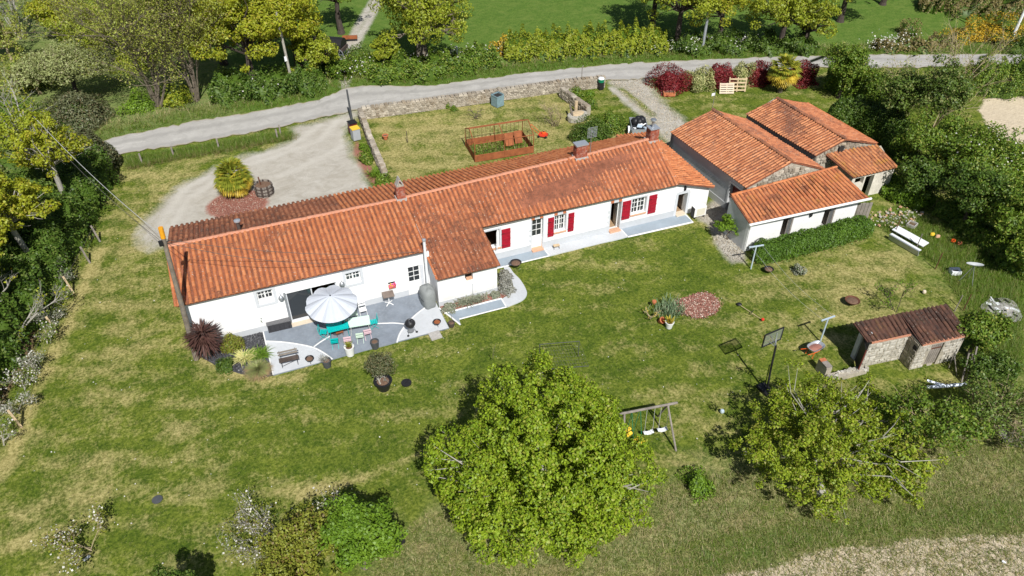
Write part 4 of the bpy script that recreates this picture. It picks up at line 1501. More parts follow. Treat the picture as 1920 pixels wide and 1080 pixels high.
for (p, q), nm in (((526, 556), 'left'), ((640, 530), 'right')):
    c = onv(p, q, VL)
    ln = thing('wall_lantern', f'grey metal wall lantern beside the {"left" if nm == "left" else "middle"} grey-framed window', 'lantern', (c[0], VL, c[2]), group='wall lanterns on the farmhouse')
    MB().tube([(c[0], VL - .01, c[2] + .3), (c[0], VL - .15, c[2] + .34), (c[0], VL - .18, c[2] + .2)], .014, 6).build('bracket', 'grey_metal', ln)
    MB().lathe([(.03, .2), (.12, .12), (.16, 0), (.12, -.1), (.04, -.15)], (c[0], VL - .18, c[2]), 12).build('shade', 'grey_metal', ln, smooth=True)
# wing window
a = opW
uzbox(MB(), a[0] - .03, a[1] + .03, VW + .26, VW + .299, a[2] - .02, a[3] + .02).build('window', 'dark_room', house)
mb = MB()
for (x0, x1, y0, y1) in ((a[0] - .05, a[0], a[2] - .05, a[3] + .05), (a[1], a[1] + .05, a[2] - .05, a[3] + .05), (a[0], a[1], a[2] - .05, a[2]), (a[0], a[1], a[3], a[3] + .05)):
    uzbox(mb, x0, x1, VW - .03, VW - .001, y0, y1)
mb.build('window_frame', 'white_paint', house)
uzbox(MB(), a[0] + .12, a[1] - .02, VW + .02, VW + .2, a[2], a[2] + .13).build('window_box', 'salmon_stone', house)
c = onv(826, 545, VW)
MB().tube([(c[0] + 2.0, VW - .03, .36), (c[0] + 2.0, VW - .03, 1.15)], .022, 6).build('drain_pipe', 'plinth_paint', house)
# right part
for k in ('w5', 'w6'):
    a = opR[k]
    window(house, a[0], a[1], a[2], a[3], VR, 2 if k == 'w6' else 2, 3, 2)
    uzbox(MB(), a[0] - .06, a[1] + .06, VR - .08, VR + .14, a[2] - .09, a[2] - .001).build('window_sill', 'salmon_stone', house)
    mb = MB()
    uzbox(mb, a[1] + .001, a[1] + .1, VR - .018, VR - .001, a[2], a[3] + .12)
    uzbox(mb, a[0] - .1, a[0] - .001, VR - .018, VR - .001, a[2], a[3] + .12)
    uzbox(mb, a[0], a[1], VR - .018, VR - .001, a[3], a[3] + .12)
    mb.build('window_surround', 'grey_surround', house)
a = opR['w4']
lf = MB()
for dz in (0, 1):
    pass
wf = MB()
uzbox(wf, a[0], a[0] + .06, VR + .14, VR + .2, a[2], a[3])
uzbox(wf, a[1] - .06, a[1], VR + .14, VR + .2, a[2], a[3])
uzbox(wf, a[0] + .06, a[1] - .06, VR + .14, VR + .2, a[3] - .06, a[3])
uzbox(wf, a[0] + .06, a[1] - .06, VR + .14, VR + .2, a[2], a[2] + .06)
wf = wf.build('window', 'white_paint', house)
h = (a[1] - a[0]) / 2 - .06
rot = Matrix.Rotation(R(62), 3, 'Z')
cs = MB()
org = Vector((a[1] - .07, VR + .13, a[2] + .06))
H_ = a[3] - a[2] - .13
for (x0, x1, z0, z1) in ((0, .06, 0, H_), (h - .06, h, 0, H_), (.06, h - .06, 0, .06), (.06, h - .06, H_ - .06, H_), (h / 2 - .018, h / 2 + .018, .06, H_ - .06), (.06, h - .06, H_ * .34, H_ * .34 + .03), (.06, h - .06, H_ * .66, H_ * .66 + .03)):
    cc = rot @ Vector((-(x0 + x1) / 2, 0, 0))
    cs.box(org + cc + Vector((0, 0, (z0 + z1) / 2)), (x1 - x0, .04, z1 - z0), M=rot)
cs.build('open_casement', 'white_paint', wf)
uzbox(MB(), a[0] - .06, a[1] + .1, VR - .09, VR + .14, a[2] - .09, a[2] - .001).build('window_sill', 'salmon_stone', house)
surround(house, a[0], a[1] + .0, a[2], a[3], VR, .13, .02, sill=False)
for tl, tr, br, bl in (((941, 431), (957, 427.5), (957.5, 462), (941, 466)), ((1027.5, 410), (1039, 407), (1038, 442), (1027.5, 445)), ((1066, 401), (1076.5, 398.5), (1076, 432), (1065, 435)),
                       ((1167.5, 379), (1183, 375.5), (1181, 409), (1166, 412.5)), ((1218, 367.5), (1232.5, 364), (1229, 398), (1215, 401))):
    q = rect(VR - .06, tl, tr, br, bl)
    shutter(house, *q, VR)
d = opR['d1']
window(house, d[0], d[1], 1.0, d[3], VR, 2, 3, 1, inset=.18)
uzbox(MB(), d[0], d[1], VR + .17, VR + .23, .06, 1.0).build('door', 'white_paint', house)
for k in ('d1', 'd2'):
    d = opR[k]
    uzbox(MB(), d[0] - .02, d[1] + .02, VR - .24, VR + .15, -.03, .13).build('doorstep', 'salmon_stone', house)
    mb = MB()
    uzbox(mb, d[1] + .001, d[1] + .09, VR - .02, VR - .001, .0, d[3] + .1)
    uzbox(mb, d[0] - .09, d[0] - .001, VR - .02, VR - .001, .0, d[3] + .1)
    for z in (.35, .75, 1.15, 1.55):
        uzbox(mb, d[0] - .2, d[0] - .091, VR - .02, VR - .001, z, z + .2)
    mb.build('door_surround', 'grey_surround', house)
for k in ('d1', 'd2', 'w5'):
    d = opR[k]
    for u in (d[0] + .05, d[1] - .12):
        uzbox(MB(), u - .1, u + .12, VR - .03, VR - .002, d[3] + .03, d[3] + .24).build('brick', 'terracotta', house)
    uzbox(MB(), d[0] + .18, d[1] - .25, VR - .025, VR - .002, d[3] + .02, d[3] + .22).build('lintel', 'grey_surround', house)
d = opR['d2']
rot = Matrix.Rotation(R(78), 3, 'Z')
db = MB().box(Vector((d[1] - .06, VR + .3, 1.05)) + rot @ Vector((.36, 0, 0)) * 1.0, (.75, .05, d[3] - .16), M=rot).build('door', 'white_paint', house)
uzbox(MB(), d[0] + .2, d[0] + .5, VR + 1.6, VR + 1.75, .5, 1.3).build('coat', 'cyan_dark', house)
d = opR['d3']
mb = MB()
for s_ in (0, 1):
    u0 = d[0] - .2 if s_ == 0 else d[1]
    uzbox(mb, u0, u0 + .2, VR - .03, VR - .001, 0, d[3])
poly_v(mb, [(d[0] - .2, d[3]), (d[1] + .2, d[3]), (d[1] + .12, d[3] + .2), ((d[0] + d[1]) / 2, d[3] + .28), (d[0] - .12, d[3] + .2)], VR - .03, VR - .001)
mb.build('door_surround', 'grey_surround', house)
rot = Matrix.Rotation(R(80), 3, 'Z')
MB().box(Vector((d[1] - .04, VR + .35, 1.0)) + rot @ Vector((.4, 0, 0)), (.8, .05, d[3] - .14), M=rot).build('door', 'wood_grey', house)
uzbox(MB(), d[0] + .1, d[1] - .2, VR + 1.2, VR + 1.6, .05, .9).build('cupboard', 'wood_grey', house)
uzbox(MB(), d[0], d[1], VR - .2, VR + .3, -.04, .1).build('doorstep', 'cream_sill', house)
c = onv(1284, 352, VR)
uzbox(MB(), c[0] - .07, c[0] + .07, VR - .12, VR - .001, c[2] - .16, c[2] + .14).build('wall_lamp', 'dark_metal', house)
# gutter-less eave of the right part: thin shadow board
uzbox(MB(), 13.9, 28.05, VR - .2, VR - .16, 2.76, 2.84).build('eave_board', 'wood_grey', house)

# chimneys
c1 = bricks('chimney', house, (9.82, 4.3, 3.95), .52, .5, 1.25)
uz = MB()
for sg in (-1, 1):
    M_ = Matrix.Rotation(R(22 * sg), 3, 'Y')
    uz.box((9.82 - sg * .1, 4.3, 5.43), (.05, .46, .55), M=M_)
uz.build('cowl', 'concrete', c1)
MB().bb((9.5, 4.0, 4.05), (10.14, 4.6, 4.3)).build('collar', 'concrete', c1)
c2 = bricks('chimney', house, (22.2, 4.3, 4.2), .8, .52, 1.2)
MB().bb((21.75, 4.0, 5.41), (22.65, 4.6, 5.5)).build('cap', 'zinc', c2)
MB().bb((21.74, 3.95, 4.2), (22.66, 4.62, 4.55)).build('collar', 'concrete', c2)
c3 = bricks('chimney', house, (27.7, 4.35, 4.3), .66, .6, 1.2)
MB().bb((27.33, 4.0, 5.51), (28.07, 4.7, 5.57)).build('cap', 'zinc', c3)
MB().lathe([(.09, 0), (.09, .5), (.22, .52), (.2, .58), (.05, .64)], (27.66, 4.35, 5.57), 14).build('flue', 'grey_metal', c3, smooth=True)
MB().bb((27.28, 3.95, 4.35), (28.12, 4.72, 4.68)).build('collar', 'concrete', c3)
# aerial
ae = MB().tube([(22.95, 4.3, 4.5), (22.95, 4.3, 6.5)], .03, 8).build('tv_aerial', 'grey_metal', house)
for dz in (-.38, -.28, -.18, -.08, .02, .12, .22, .32):
    MB().tube([(22.6, 4.2, 6.2 + dz), (23.3, 4.2, 6.2 + dz)], .014, 5).build('rod', 'grey_metal', ae)
gr = MB()
for dx in (-.33, -.2, .2, .33):
    gr.tube([(22.95 + dx, 4.22, 5.8), (22.95 + dx, 4.22, 6.55)], .012, 5)
gr.build('reflector', 'grey_metal', ae)
MB().tube([(22.95, 4.3, 6.2), (22.9, 3.6, 6.25)], .02, 6).build('boom', 'grey_metal', ae)
# flues and vents
q = at(449, 431, 4.1)
fl_ = MB().tube([(q[0], 4.6, 4.0), (q[0], 4.6, 4.72)], .1, 10).build('stove_flue', 'wood_dark', house)
MB().lathe([(.1, 0), (.19, .05), (.19, .13), (.05, .18)], (q[0], 4.6, 4.72), 12).build('flue_cap', 'zinc', fl_)
MB().tube([(9.86, -.42, .03), (9.86, -.42, 4.05)], .085, 12).build('drain_stack', 'tv_white', house)
MB().lathe([(.09, 0), (.12, .02), (.12, .12), (.03, .17)], (9.86, -.42, 4.04), 12).build('stack_cap', 'zinc', house)
q = at(382, 472, 3.9)
MB().box((q[0], q[1], 4.05), (.34, .3, .2)).build('roof_vent', 'tile_left', house)

# ------------------------------------------------------------------ terrace, round the front of the house
def slab(name, pts, m, z=.03, th=.12):
    o = MB().prism([(p[0], p[1]) for p in pts], z - th, z).build(name, m)
    return tag(o, kind='structure')


T0, T1 = at(494, 621.7), at(511.5, 703)
FR = -3.78                                     # front edge of the big terrace
TE = at(842, 615)
slab('terrace', [(-.03, -.03), (-.03, FR), (10.05, FR), (10.05, -1.8), (10.05, -.03)], 'terrace_slate', .02)


def curve_px(pts, n=24):
    """smooth line through ground points seen at these photo pixels"""
    p = px(*pts)
    tt = np.linspace(0, len(p) - 1, n)
    out = []
    for t_ in tt:
        i = min(int(t_), len(p) - 2)
        f_ = t_ - i
        p0, p1, p2, p3 = p[max(i - 1, 0)], p[i], p[i + 1], p[min(i + 2, len(p) - 1)]
        out.append(.5 * ((2 * p1) + (p2 - p0) * f_ + (2 * p0 - 5 * p1 + 4 * p2 - p3) * f_ ** 2 + (-p0 + 3 * p1 - 3 * p2 + p3) * f_ ** 3))
    return np.array(out)


arcA = curve_px([(499, 640), (530, 641.5), (562, 646), (588, 652), (606, 661), (624, 674)])
arcB = curve_px([(744, 643), (750, 625), (763, 607), (779, 591), (797, 577)])
slab('terrace', [(0.0, arcA[0][1])] + [tuple(p) for p in arcA] + [(arcA[-1][0], FR + .004), (0.0, FR + .004)], 'terrace_pale', .026)
slab('terrace', [tuple(p) for p in arcB] + [(10.02, -1.3), (10.02, FR + .004), (arcB[0][0], FR + .004)], 'terrace_pale', .026)


def stripe(pts, w=.09, z=.034):
    pts = np.asarray(pts)[:, :2]
    d = np.gradient(pts, axis=0)
    nn = np.column_stack([-d[:, 1], d[:, 0]])
    nn /= np.linalg.norm(nn, axis=1)[:, None]
    k = len(pts)
    V = np.vstack([np.column_stack([pts + nn * w / 2, np.full(k, z)]), np.column_stack([pts - nn * w / 2, np.full(k, z)]),
                   np.column_stack([pts + nn * w / 2, np.full(k, z - .05)]), np.column_stack([pts - nn * w / 2, np.full(k, z - .05)])])
    F = []
    for i in range(k - 1):
        F += [(k + i, k + i + 1, i + 1, i), (i, i + 1, 2 * k + i + 1, 2 * k + i), (3 * k + i, 3 * k + i + 1, k + i + 1, k + i)]
    return tag(npmesh('terrace_line', V, F, 'line_paint'), kind='structure')


stripe(arcA)
stripe(arcB)
stripe(curve_px([(588, 651), (600, 642), (618, 631)], 8))
stripe(curve_px([(705, 607), (720, 606.5), (740, 606), (758, 608)], 10))
stripe(np.array([[-.02, -.05], [-.02, FR]]), .07)
E1 = at(865, 580)
stripe(np.array([[10.05, -1.85], [10.45, -2.9], [10.75, FR]]), .09)
# path in front of the wing
PF = lambda u: FR + .0 + (u - 10) * .02
pb0, pb1, pb2, pb3 = (at(*q)[:2] for q in ((833, 587), (940, 560.5), (949, 575), (861, 598)))
slab('path', [tuple(pb0), tuple(pb1), tuple(pb2), tuple(pb3), (10.75, FR), (10.3, -2.6)], 'terrace_blue', .016)
pw = curve_px([(944, 498), (955, 501), (963, 512), (975, 524), (985, 540), (988, 552), (981, 562), (965, 570), (951, 575)], 26)
inner = curve_px([(941, 561), (954, 552), (961, 544), (962, 533), (955, 515), (945, 504)], 14)
slab('path', [tuple(p) for p in pw] + [tuple(p) for p in inner], 'terrace_pale', .021)
stripe(curve_px([(940, 560), (949, 575)], 4), .1)
stripe(curve_px([(833, 588), (880, 575.5), (940, 560)], 8), .09, .06)
stripe(curve_px([(861, 598.5), (905, 587), (950, 575.5)], 6), .06)
# strip along the right part
RV = .33
ua, ub, uc = at(1030, 480)[0], at(1176, 443)[0], at(1290, 417)[0]
slab('path', [(13.9, VR - .03), (13.9, .5), (ua, .42), (ua, VR - .03)], 'terrace_blue', .016)
slab('path', [(ua, VR - .03), (ua, .42), (ub, .36), (ub, VR - .03)], 'terrace_pale', .02)
slab('path', [(ub, VR - .03), (ub, .36), (uc + .35, .2), (uc + .35, VR - .03)], 'terrace_blue', .016)
stripe(np.array([[ua, 1.3], [ua, .42]]), .09)
stripe(np.array([[ub, 1.3], [ub, .36]]), .09)
stripe(np.array([[13.95, .48], [ua, .42]]), .07)
stripe(np.array([[ub, .36], [uc + .33, .2], [uc + .36, 1.3]]), .12)
# planting beds
bed = px((376, 668), (366, 655), (456, 631), (493, 622), (511, 703), (490, 707), (450, 700), (410, 688))
tag(MB().prism([tuple(p) for p in bed], -.1, .012).build('slate_bed', 'slate_chips'), kind='structure')
q_bed = q = px((832, 586), (825, 575.5), (933, 548), (946, 546), (955, 550), (939, 560))
tag(MB().prism([tuple(p) for p in q], -.1, .03).build('planting_bed', 'mulch_chips'), kind='structure')


def chips(name, poly, n, size, m, z=.02):
    """loose chips scattered inside an outline, real little flakes in one mesh"""
    poly = np.asarray(poly)
    lo, hi = poly.min(0), poly.max(0)
    P = rng.uniform(lo, hi, (n * 3, 2))
    P = P[sdf(P, poly) < -.03][:n]
    return tag(leafmesh(name, np.column_stack([P, np.full(len(P), z) + rng.uniform(0, .03, len(P))]), np.tile((0, 0, 1.0), (len(P), 1)), size, m, tilt=.5), kind='stuff')
# ------------------------------------------------------------------ the grey barn (left of the two gables)
def lerp(a, b, f):
    return np.array(a) + (np.array(b) - np.array(a)) * f


EA, EB = np.array([31.65, 7.95, 2.7]), np.array([32.18, -.9, 2.7])          # left eave, rear and front
RA, RB = at(1336, 205, 4.0), at(1486, 303, 4.0)                              # ridge
VA, VB = RA + (RA - EA) * (1, 1, 1) * .92, RB + (RB - EB) * .92
VA[2] = VB[2] = 2.75
barn = thing('barn', 'large grey rendered barn with weathered two-slope tile roof', 'barn', (35, 3.5, 0))
ax = (EB - EA) / np.linalg.norm(EB - EA)
inn = np.array([-ax[1], ax[0], 0]) * 1.0
if inn[0] < 0:
    inn = -inn
off = .13


def wall_seg(mb, a, b, th, z0, z1a, z1b):
    """upright wall from a to b (2-D), thickness th to the left of a->b"""
    a, b = np.array(a[:2]), np.array(b[:2])
    d = (b - a) / np.linalg.norm(b - a)
    n = np.array([-d[1], d[0]]) * th
    P = [a, b, b + n, a + n]
    zs = [z1a, z1b, z1b, z1a]
    return mb.add([(p[0], p[1], z0) for p in P] + [(p[0], p[1], z) for p, z in zip(P, zs)],
                  [(3, 2, 1, 0), (4, 5, 6, 7), (0, 1, 5, 4), (1, 2, 6, 5), (2, 3, 7, 6), (3, 0, 4, 7)])


wa, wb = EA + inn * off, EB + inn * off
# a doorway near the front of the long wall
f0, f1 = .815, .965
db_a, db_b = lerp(wa, wb, f0), lerp(wa, wb, f1)
w = MB()
wall_seg(w, wa, db_a, .4, -.1, 2.62, 2.62)
wall_seg(w, db_b, wb, .4, -.1, 2.62, 2.62)
wall_seg(w, db_a, db_b, .4, 2.15, 2.62, 2.62)
w.build('long_wall', 'grey_render', barn)
w = MB()
for (a, b) in ((wa, db_a),):
    wall_seg(w, lerp(a, b, .0) - inn * .03, b - inn * .03, .028, -.1, .55, .45)
w.build('plinth', 'grey_render_pale', barn)
w = MB()
wall_seg(w, db_a + inn * .28, db_b + inn * .28, .05, 0, 2.1, 2.1)
w.build('barn_door', plain('old_red', (0.16, 0.03, 0.025), .7, var=.3), barn)
w = MB()
dd = (db_b - db_a) / np.linalg.norm(db_b - db_a)
wall_seg(w, db_a - dd * .16 - inn * .03, db_a - inn * .03, .029, 0, 2.3, 2.3)
wall_seg(w, db_a - inn * .03, db_b - inn * .03, .029, 2.14, 2.3, 2.3)
w.build('door_surround', 'grey_render_pale', barn)
va, vb = VA - inn * .1, VB - inn * .1
w = MB()
wall_seg(w, vb, va, .4, -.1, 2.66, 2.66)
w.build('long_wall', 'grey_render', barn)
for end, (e, r_, v_) in (('front', (wb, RB, vb)), ('rear', (wa, RA, va))):
    th = .35
    dn = -ax if end == 'front' else ax
    pts = [(e[0], e[1], -.1), (v_[0], v_[1], -.1), (v_[0], v_[1], 2.63), (r_[0], (e[1] + v_[1]) / 2, 3.9), (e[0], e[1], 2.63)]
    P = [np.array(p) + dn * .05 for p in pts] + [np.array(p) + dn * (.05 + th) for p in pts]
    g_ = MB().add(P, [tuple(range(5)), tuple(range(5, 10))[::-1]] + [(i, 5 + i, 5 + (i + 1) % 5, (i + 1) % 5) for i in range(5)]).build('gable_wall', 'mortar', barn)
    if end == 'front':
        Lg = np.linalg.norm((v_ - e)[:2])
        exg = np.append((v_ - e)[:2] / Lg, 0)
        stones_on(g_, (e[0], e[1], 2.0), exg, (0, 0, 1), -dn, Lg, 1.9, 'stone', .34, .2, top=lambda x: .63 + 1.27 * (1 - abs(x - Lg / 2) / (Lg / 2)) - .05, depth=.06)
rb = Roof(barn, {'slab': 'tile_trough'}, .245, .4)
rb.patch(EA, EB, RB, RA, 'tile_barn', .03)
rb.patch(VB, VA, RA, RB, 'tile_barnb', .03)
rb.ridge_line(RA + (0, 0, .01), RB + (0, 0, .01), 'tile_backdark', .28)
rb.finish(300)
MB().tube([RA + (0, .05, 0), RA + (0, .05, 1.5)], .02, 6).build('weather_vane', 'grey_metal', barn)
MB().box(RA + np.array([-.12, .05, 1.2]), (.3, .02, .22)).build('vane_plate', 'tv_white', barn)

# ------------------------------------------------------------------ the stone barn beyond it
E2A, E2B = at(1398, 213, 2.95), at(1530, 292, 2.95)
R2A, R2B = at(1457, 184, 4.0), at(1587, 261, 4.0)
F2B = at(1645, 269, 2.9)
F2A = F2B + (R2A - R2B)
F2A[2] = 2.9
barn2 = thing('stone_barn', 'stone barn with a small gable window and red tile roof, farthest right', 'barn', (41, 4, 0))
ax2 = (E2B - E2A) / np.linalg.norm(E2B - E2A)
in2 = np.array([-ax2[1], ax2[0], 0])
if in2[0] < 0:
    in2 = -in2
w = MB()
wall_seg(w, E2A + in2 * .15, E2B + in2 * .15, .4, -.1, 2.85, 2.85)
w.build('long_wall', 'mortar', barn2)
w = MB()
wall_seg(w, F2B - in2 * .12, F2A - in2 * .12, .4, -.1, 2.8, 2.8)
w.build('long_wall', 'mortar', barn2)
for end, (e, r_, v_) in (('front', (E2B, R2B, F2B)), ('rear', (E2A, R2A, F2A))):
    dn = -ax2 if end == 'front' else ax2
    e, v_ = e + in2 * .12, v_ - in2 * .1
    pts = [(e[0], e[1], -.1), (v_[0], v_[1], -.1), (v_[0], v_[1], 2.78), (r_[0], (e[1] + v_[1]) / 2, 3.9), (e[0], e[1], 2.8)]
    P = [np.array(p) + dn * .05 for p in pts] + [np.array(p) + dn * .4 for p in pts]
    g_ = MB().add(P, [tuple(range(5)), tuple(range(5, 10))[::-1]] + [(i, 5 + i, 5 + (i + 1) % 5, (i + 1) % 5) for i in range(5)]).build('gable_wall', 'mortar', barn2)
    if end == 'front':
        Lg = np.linalg.norm((v_ - e)[:2])
        exg = np.append((v_ - e)[:2] / Lg, 0)
        pk = np.dot((r_ - e)[:2], exg[:2])
        stones_on(g_, (e[0], e[1], 2.2), exg, (0, 0, 1), -dn, Lg, 1.7, 'stone', .34, .2, depth=.06,
                  top=lambda x: .6 + 1.1 * (x / pk if x < pk else max(0, (Lg - x) / (Lg - pk))) - .05, skip=lambda x, z: abs(x - pk) < .3 and .55 < z < 1.2)
        o_ = np.array([e[0] + exg[0] * pk, e[1] + exg[1] * pk, 2.2])
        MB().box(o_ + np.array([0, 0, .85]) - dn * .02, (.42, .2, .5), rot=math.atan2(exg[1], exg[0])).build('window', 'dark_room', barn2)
r2 = Roof(barn2, {'slab': 'tile_trough'}, .245, .4)
r2.patch(E2A, E2B, R2B, R2A, 'tile_barn', .03)
r2.patch(F2B, F2A, R2A, R2B, 'tile_barnb', .03)
r2.ridge_line(R2A + (0, 0, .01), R2B + (0, 0, .01), 'tile_backdark', .28)
r2.ridge_line(F2A, F2B, 'tile_back', .2)
r2.finish(300)

# ------------------------------------------------------------------ white shed in front
shed = thing('white_shed', 'white shed with two dark doorways, tile roof and white gutter behind the hedge', 'shed', (35, -2.8, 0))
SV = -3.95
SA, SB = at(1406, 419, 2.3), at(1629, 370.5, 2.3)
SA[2] = SB[2] = 2.3
TA, TB = at(1370, 366, 2.95), at(1568, 313, 2.95)
su0, su1 = SA[0] + .12, SB[0] - .12
da = rect(SV, (1467.5, 411), (1483, 407), (1480, 440), (1462, 444))
dbb = rect(SV, (1546, 394), (1563, 390), (1556, 423), (1538, 427))
da, dbb = (da[0], da[1], -.05, da[3]), (dbb[0], dbb[1], -.05, dbb[3])
w = MB()
wall_v(w, su0, su1, SV, SV + .25, -.1, 2.2, [da, dbb])
w.build('front_wall', 'shed_white', shed)
w = MB()
poly_u(w, [(SV + .25, -.1), (TA[1], -.1), (TA[1], 2.85), (SV + .25, 2.27)], su0, su0 + .25)
w.build('side_wall', 'grey_render_pale', shed)
w = MB()
poly_u(w, [(SV + .25, -.1), (TA[1], -.1), (TA[1], 2.85), (SV + .25, 2.27)], su1 - .25, su1)
uzbox(w, su0 + .25, su1 - .25, TA[1] - .02, TA[1] + .2, -.1, 2.84)
w.build('rear_wall', 'mortar', shed)
uzbox(MB(), su0 + .25, su1 - .25, SV + .25, TA[1] - .05, -.1, .03).build('floor', 'concrete', shed)
for d in (da, dbb):
    uzbox(MB(), d[1] + .001, d[1] + .13, SV - .025, SV - .001, 0, d[3] + .05).build('door_frame', 'wood_grey', shed)
    M_ = Matrix.Rotation(R(75), 3, 'Z')
    MB().box(Vector((d[1] - .03, SV + .25, 1.0)) + M_ @ Vector((.4, 0, 0)), (.8, .04, 1.9), M=M_).build('door', 'wood_grey', shed)
    uzbox(MB(), d[0] - .05, d[1] + .05, SV - .2, SV + .1, -.05, .05).build('doorstep', 'cream_sill', shed)
rs = Roof(shed, {'slab': 'tile_trough'}, .3, .4)
rs.patch(SA, SB, TB, TA, 'tile_shed', .02)
rs.ridge_line(TA + (0.03, 0, 0), TB, 'tile_back', .22)
rs.finish(300)
g_ = MB()
d = (SB - SA) / np.linalg.norm(SB - SA)
g_.tube([SA - d * .1 + (0, -.08, -.06), SB + d * .15 + (0, -.08, -.06)], .085, 8)
g_.build('gutter', 'white_paint', shed)
MB().tube([SA + (.15, -.08, -.1), SA + (.15, .02, -.35), (su0 + .06, SV - .05, 1.7), (su0 + .06, SV - .05, 0)], .045, 8).build('downpipe', 'white_paint', shed)
c = onv(1519, 402, SV)
MB().lathe([(.04, -.15), (.1, 0), (.08, .15)], (c[0], SV - .1, c[2]), 8).build('wall_lamp', 'dark_metal', shed)
# ------------------------------------------------------------------ lean-to between stone barn and shrubs
lean = thing('lean_to_shed', 'low pale lean-to with lichen-yellow tile roof against the stone barn', 'shed', (42.6, -1, 0))
LA, LB = at(1601, 333, 2.05), at(1685, 313, 2.05)
LC, LD = at(1646, 271, 2.95), at(1546, 287, 2.95)
r3 = Roof(lean, {'slab': 'tile_trough'}, .3, .38)
r3.patch(LA, LB, LC, LD, 'tile_lean', .03)
r3.finish(300)
lv = (LA[1] + LB[1]) / 2 + .18
l0 = rect(lv, (1440 / 4 + 1240, 336), (1618, 332), (1621, 342), (1604, 348))
l1 = rect(lv, (1622, 332), (1640, 327), (1632, 354), (1617, 358))
l1 = (l1[0], l1[1], -.05, l1[3])
w = MB()
wall_v(w, LA[0] + .1, LB[0] - .1, lv, lv + .3, -.1, 1.96, [l0, l1])
w.build('front_wall', 'old_white', lean)
w = MB()
poly_u(w, [(lv + .3, -.1), (LC[1], -.1), (LC[1], 2.8), (lv + .3, 1.98)], LB[0] - .4, LB[0] - .1)
poly_u(w, [(lv + .3, -.1), (LD[1], -.1), (LD[1], 2.8), (lv + .3, 1.98)], LA[0] + .1, LA[0] + .3)
w.build('side_wall', 'mortar', lean)
# plank panel beside the white shed
pn = thing('plank_screen', 'weathered grey plank screen at the right end of the white shed', 'screen', (su1 + .5, SV + .2, 0))
for k in range(5):
    MB().box((su1 + .12 + k * .23, SV + .15 - k * .08, .72), (.215, .03, 1.45 - .05 * (k % 2)), rot=-.35).build('plank', 'wood_grey', pn)
for z in (.4, 1.1):
    MB().box((su1 + .58, SV + .03, z), (1.15, .04, .09), rot=-.35).build('rail', 'wood_grey', pn)

# ------------------------------------------------------------------ the little stone outhouse at lower right
out = thing('stone_outhouse', 'small rubble stone outhouse with mossy dark tile roof and plank door', 'outhouse', (32, -15, 0))
H1 = 1.95
OR = R(-7.0)
p0 = at(1634, 640, H1)            # top front-left corner; the outhouse is built square to it, then turned


def unturn(p):
    d = np.array(p[:2]) - p0[:2]
    c_, s_ = math.cos(-OR), math.sin(-OR)
    return np.array([p0[0] + c_ * d[0] - s_ * d[1], p0[1] + s_ * d[0] + c_ * d[1]])


p1, p2, p3 = (unturn(at(*q, H1)) for q in ((1704, 626), (1738, 642), (1806, 629)))
p3 = p3 + np.array([.35, 0])
y1 = (p0[1] + p1[1]) / 2
y2 = (p2[1] + p3[1]) / 2
x0, x1, x2, x3 = p0[0], p1[0], p2[0], p3[0]
x1 = (x1 + x2) / 2 - .1
yb = unturn(at(1583, 615, 2.3))[1]
out.location = (p0[0], p0[1], 0)
HB = 2.3
w = MB()
zr = lambda y: H1 + (y - y1) * (HB - H1) / (yb - y1)
wl = MB()
uzbox(wl, x0, x1 - .01, y1 + .05, y1 + .35, -.1, H1 - .03)
fw_ = wl.build('front_wall', 'mortar', out)
wl = MB()
poly_u(wl, [(y2 + .05, -.1), (y1 + .4, -.1), (y1 + .4, H1 - .02), (y2 + .05, H1 - .1)], x1, x1 + .3)
rw_ = wl.build('recess_wall', 'mortar', out)
do = (x2 + .5, x2 + 1.3, -.05, 1.6)
wl = MB()
wall_v(wl, x1 + .3, x3 - .05, y2 + .05, y2 + .35, -.1, H1 - .1, [do])
dw_ = wl.build('front_wall', 'mortar', out)
wl = MB()
poly_u(wl, [(y2 + .35, -.1), (yb, -.1), (yb, HB - .08), (y2 + .35, H1 - .1)], x3 - .35, x3 - .05)
uzbox(wl, x0, x3 - .35, yb - .3, yb - .02, -.1, HB - .15)
uzbox(wl, x0 + .001, x0 + .3, y1 + .351, y1 + .75, -.1, H1 - .02)
uzbox(wl, x0 + .001, x0 + .3, yb - .62, yb - .301, -.1, HB - .16)
wl.build('side_wall', 'grey_render_pale', out)
stones_on(fw_, (x0, y1 + .05, 0), (1, 0, 0), (0, 0, 1), (0, -1, 0), x1 - x0, H1 - .05, 'stone_pale', .36, .2, single=True, depth=.035)
stones_on(dw_, (x1 + .02, y2 + .05, 0), (1, 0, 0), (0, 0, 1), (0, -1, 0), x3 - x1 - .1, H1 - .12, 'stone_pale', .36, .2, single=True, depth=.035,
          skip=lambda x, z: do[0] - x1 - .1 < x < do[1] - x1 + .1 and z < do[3] + .08)
stones_on(rw_, (x1, y1 + .05, 0), (0, -1, 0), (0, 0, 1), (-1, 0, 0), y1 - y2, H1 - .15, 'stone', .36, .2, single=True, depth=.035, skip=lambda x, z: .45 < x < .85 and 1.2 < z < 1.6)
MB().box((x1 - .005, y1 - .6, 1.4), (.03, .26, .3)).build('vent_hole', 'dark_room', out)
nb = 6
dr = uzbox(MB(), do[0] + .01, do[1] - .01, y2 + .16, y2 + .19, .05, do[3] - .02).build('plank_door', 'wood_dark', out)
bw = (do[1] - do[0]) / nb
for k in range(nb):
    uzbox(MB(), do[0] + bw * k + .008, do[0] + bw * (k + 1) - .008, y2 + .125, y2 + .159, .05, do[3] - .02 - .03 * abs(k - 2.5)).build('plank', 'wood_grey', dr)
uzbox(MB(), do[0] + .05, do[1] - .05, y2 + .1, y2 + .124, 1.2, 1.28).build('hinge', 'rust_dark', dr)
ro = Roof(out, {'slab': 'tile_trough_dark'}, .28, .33)
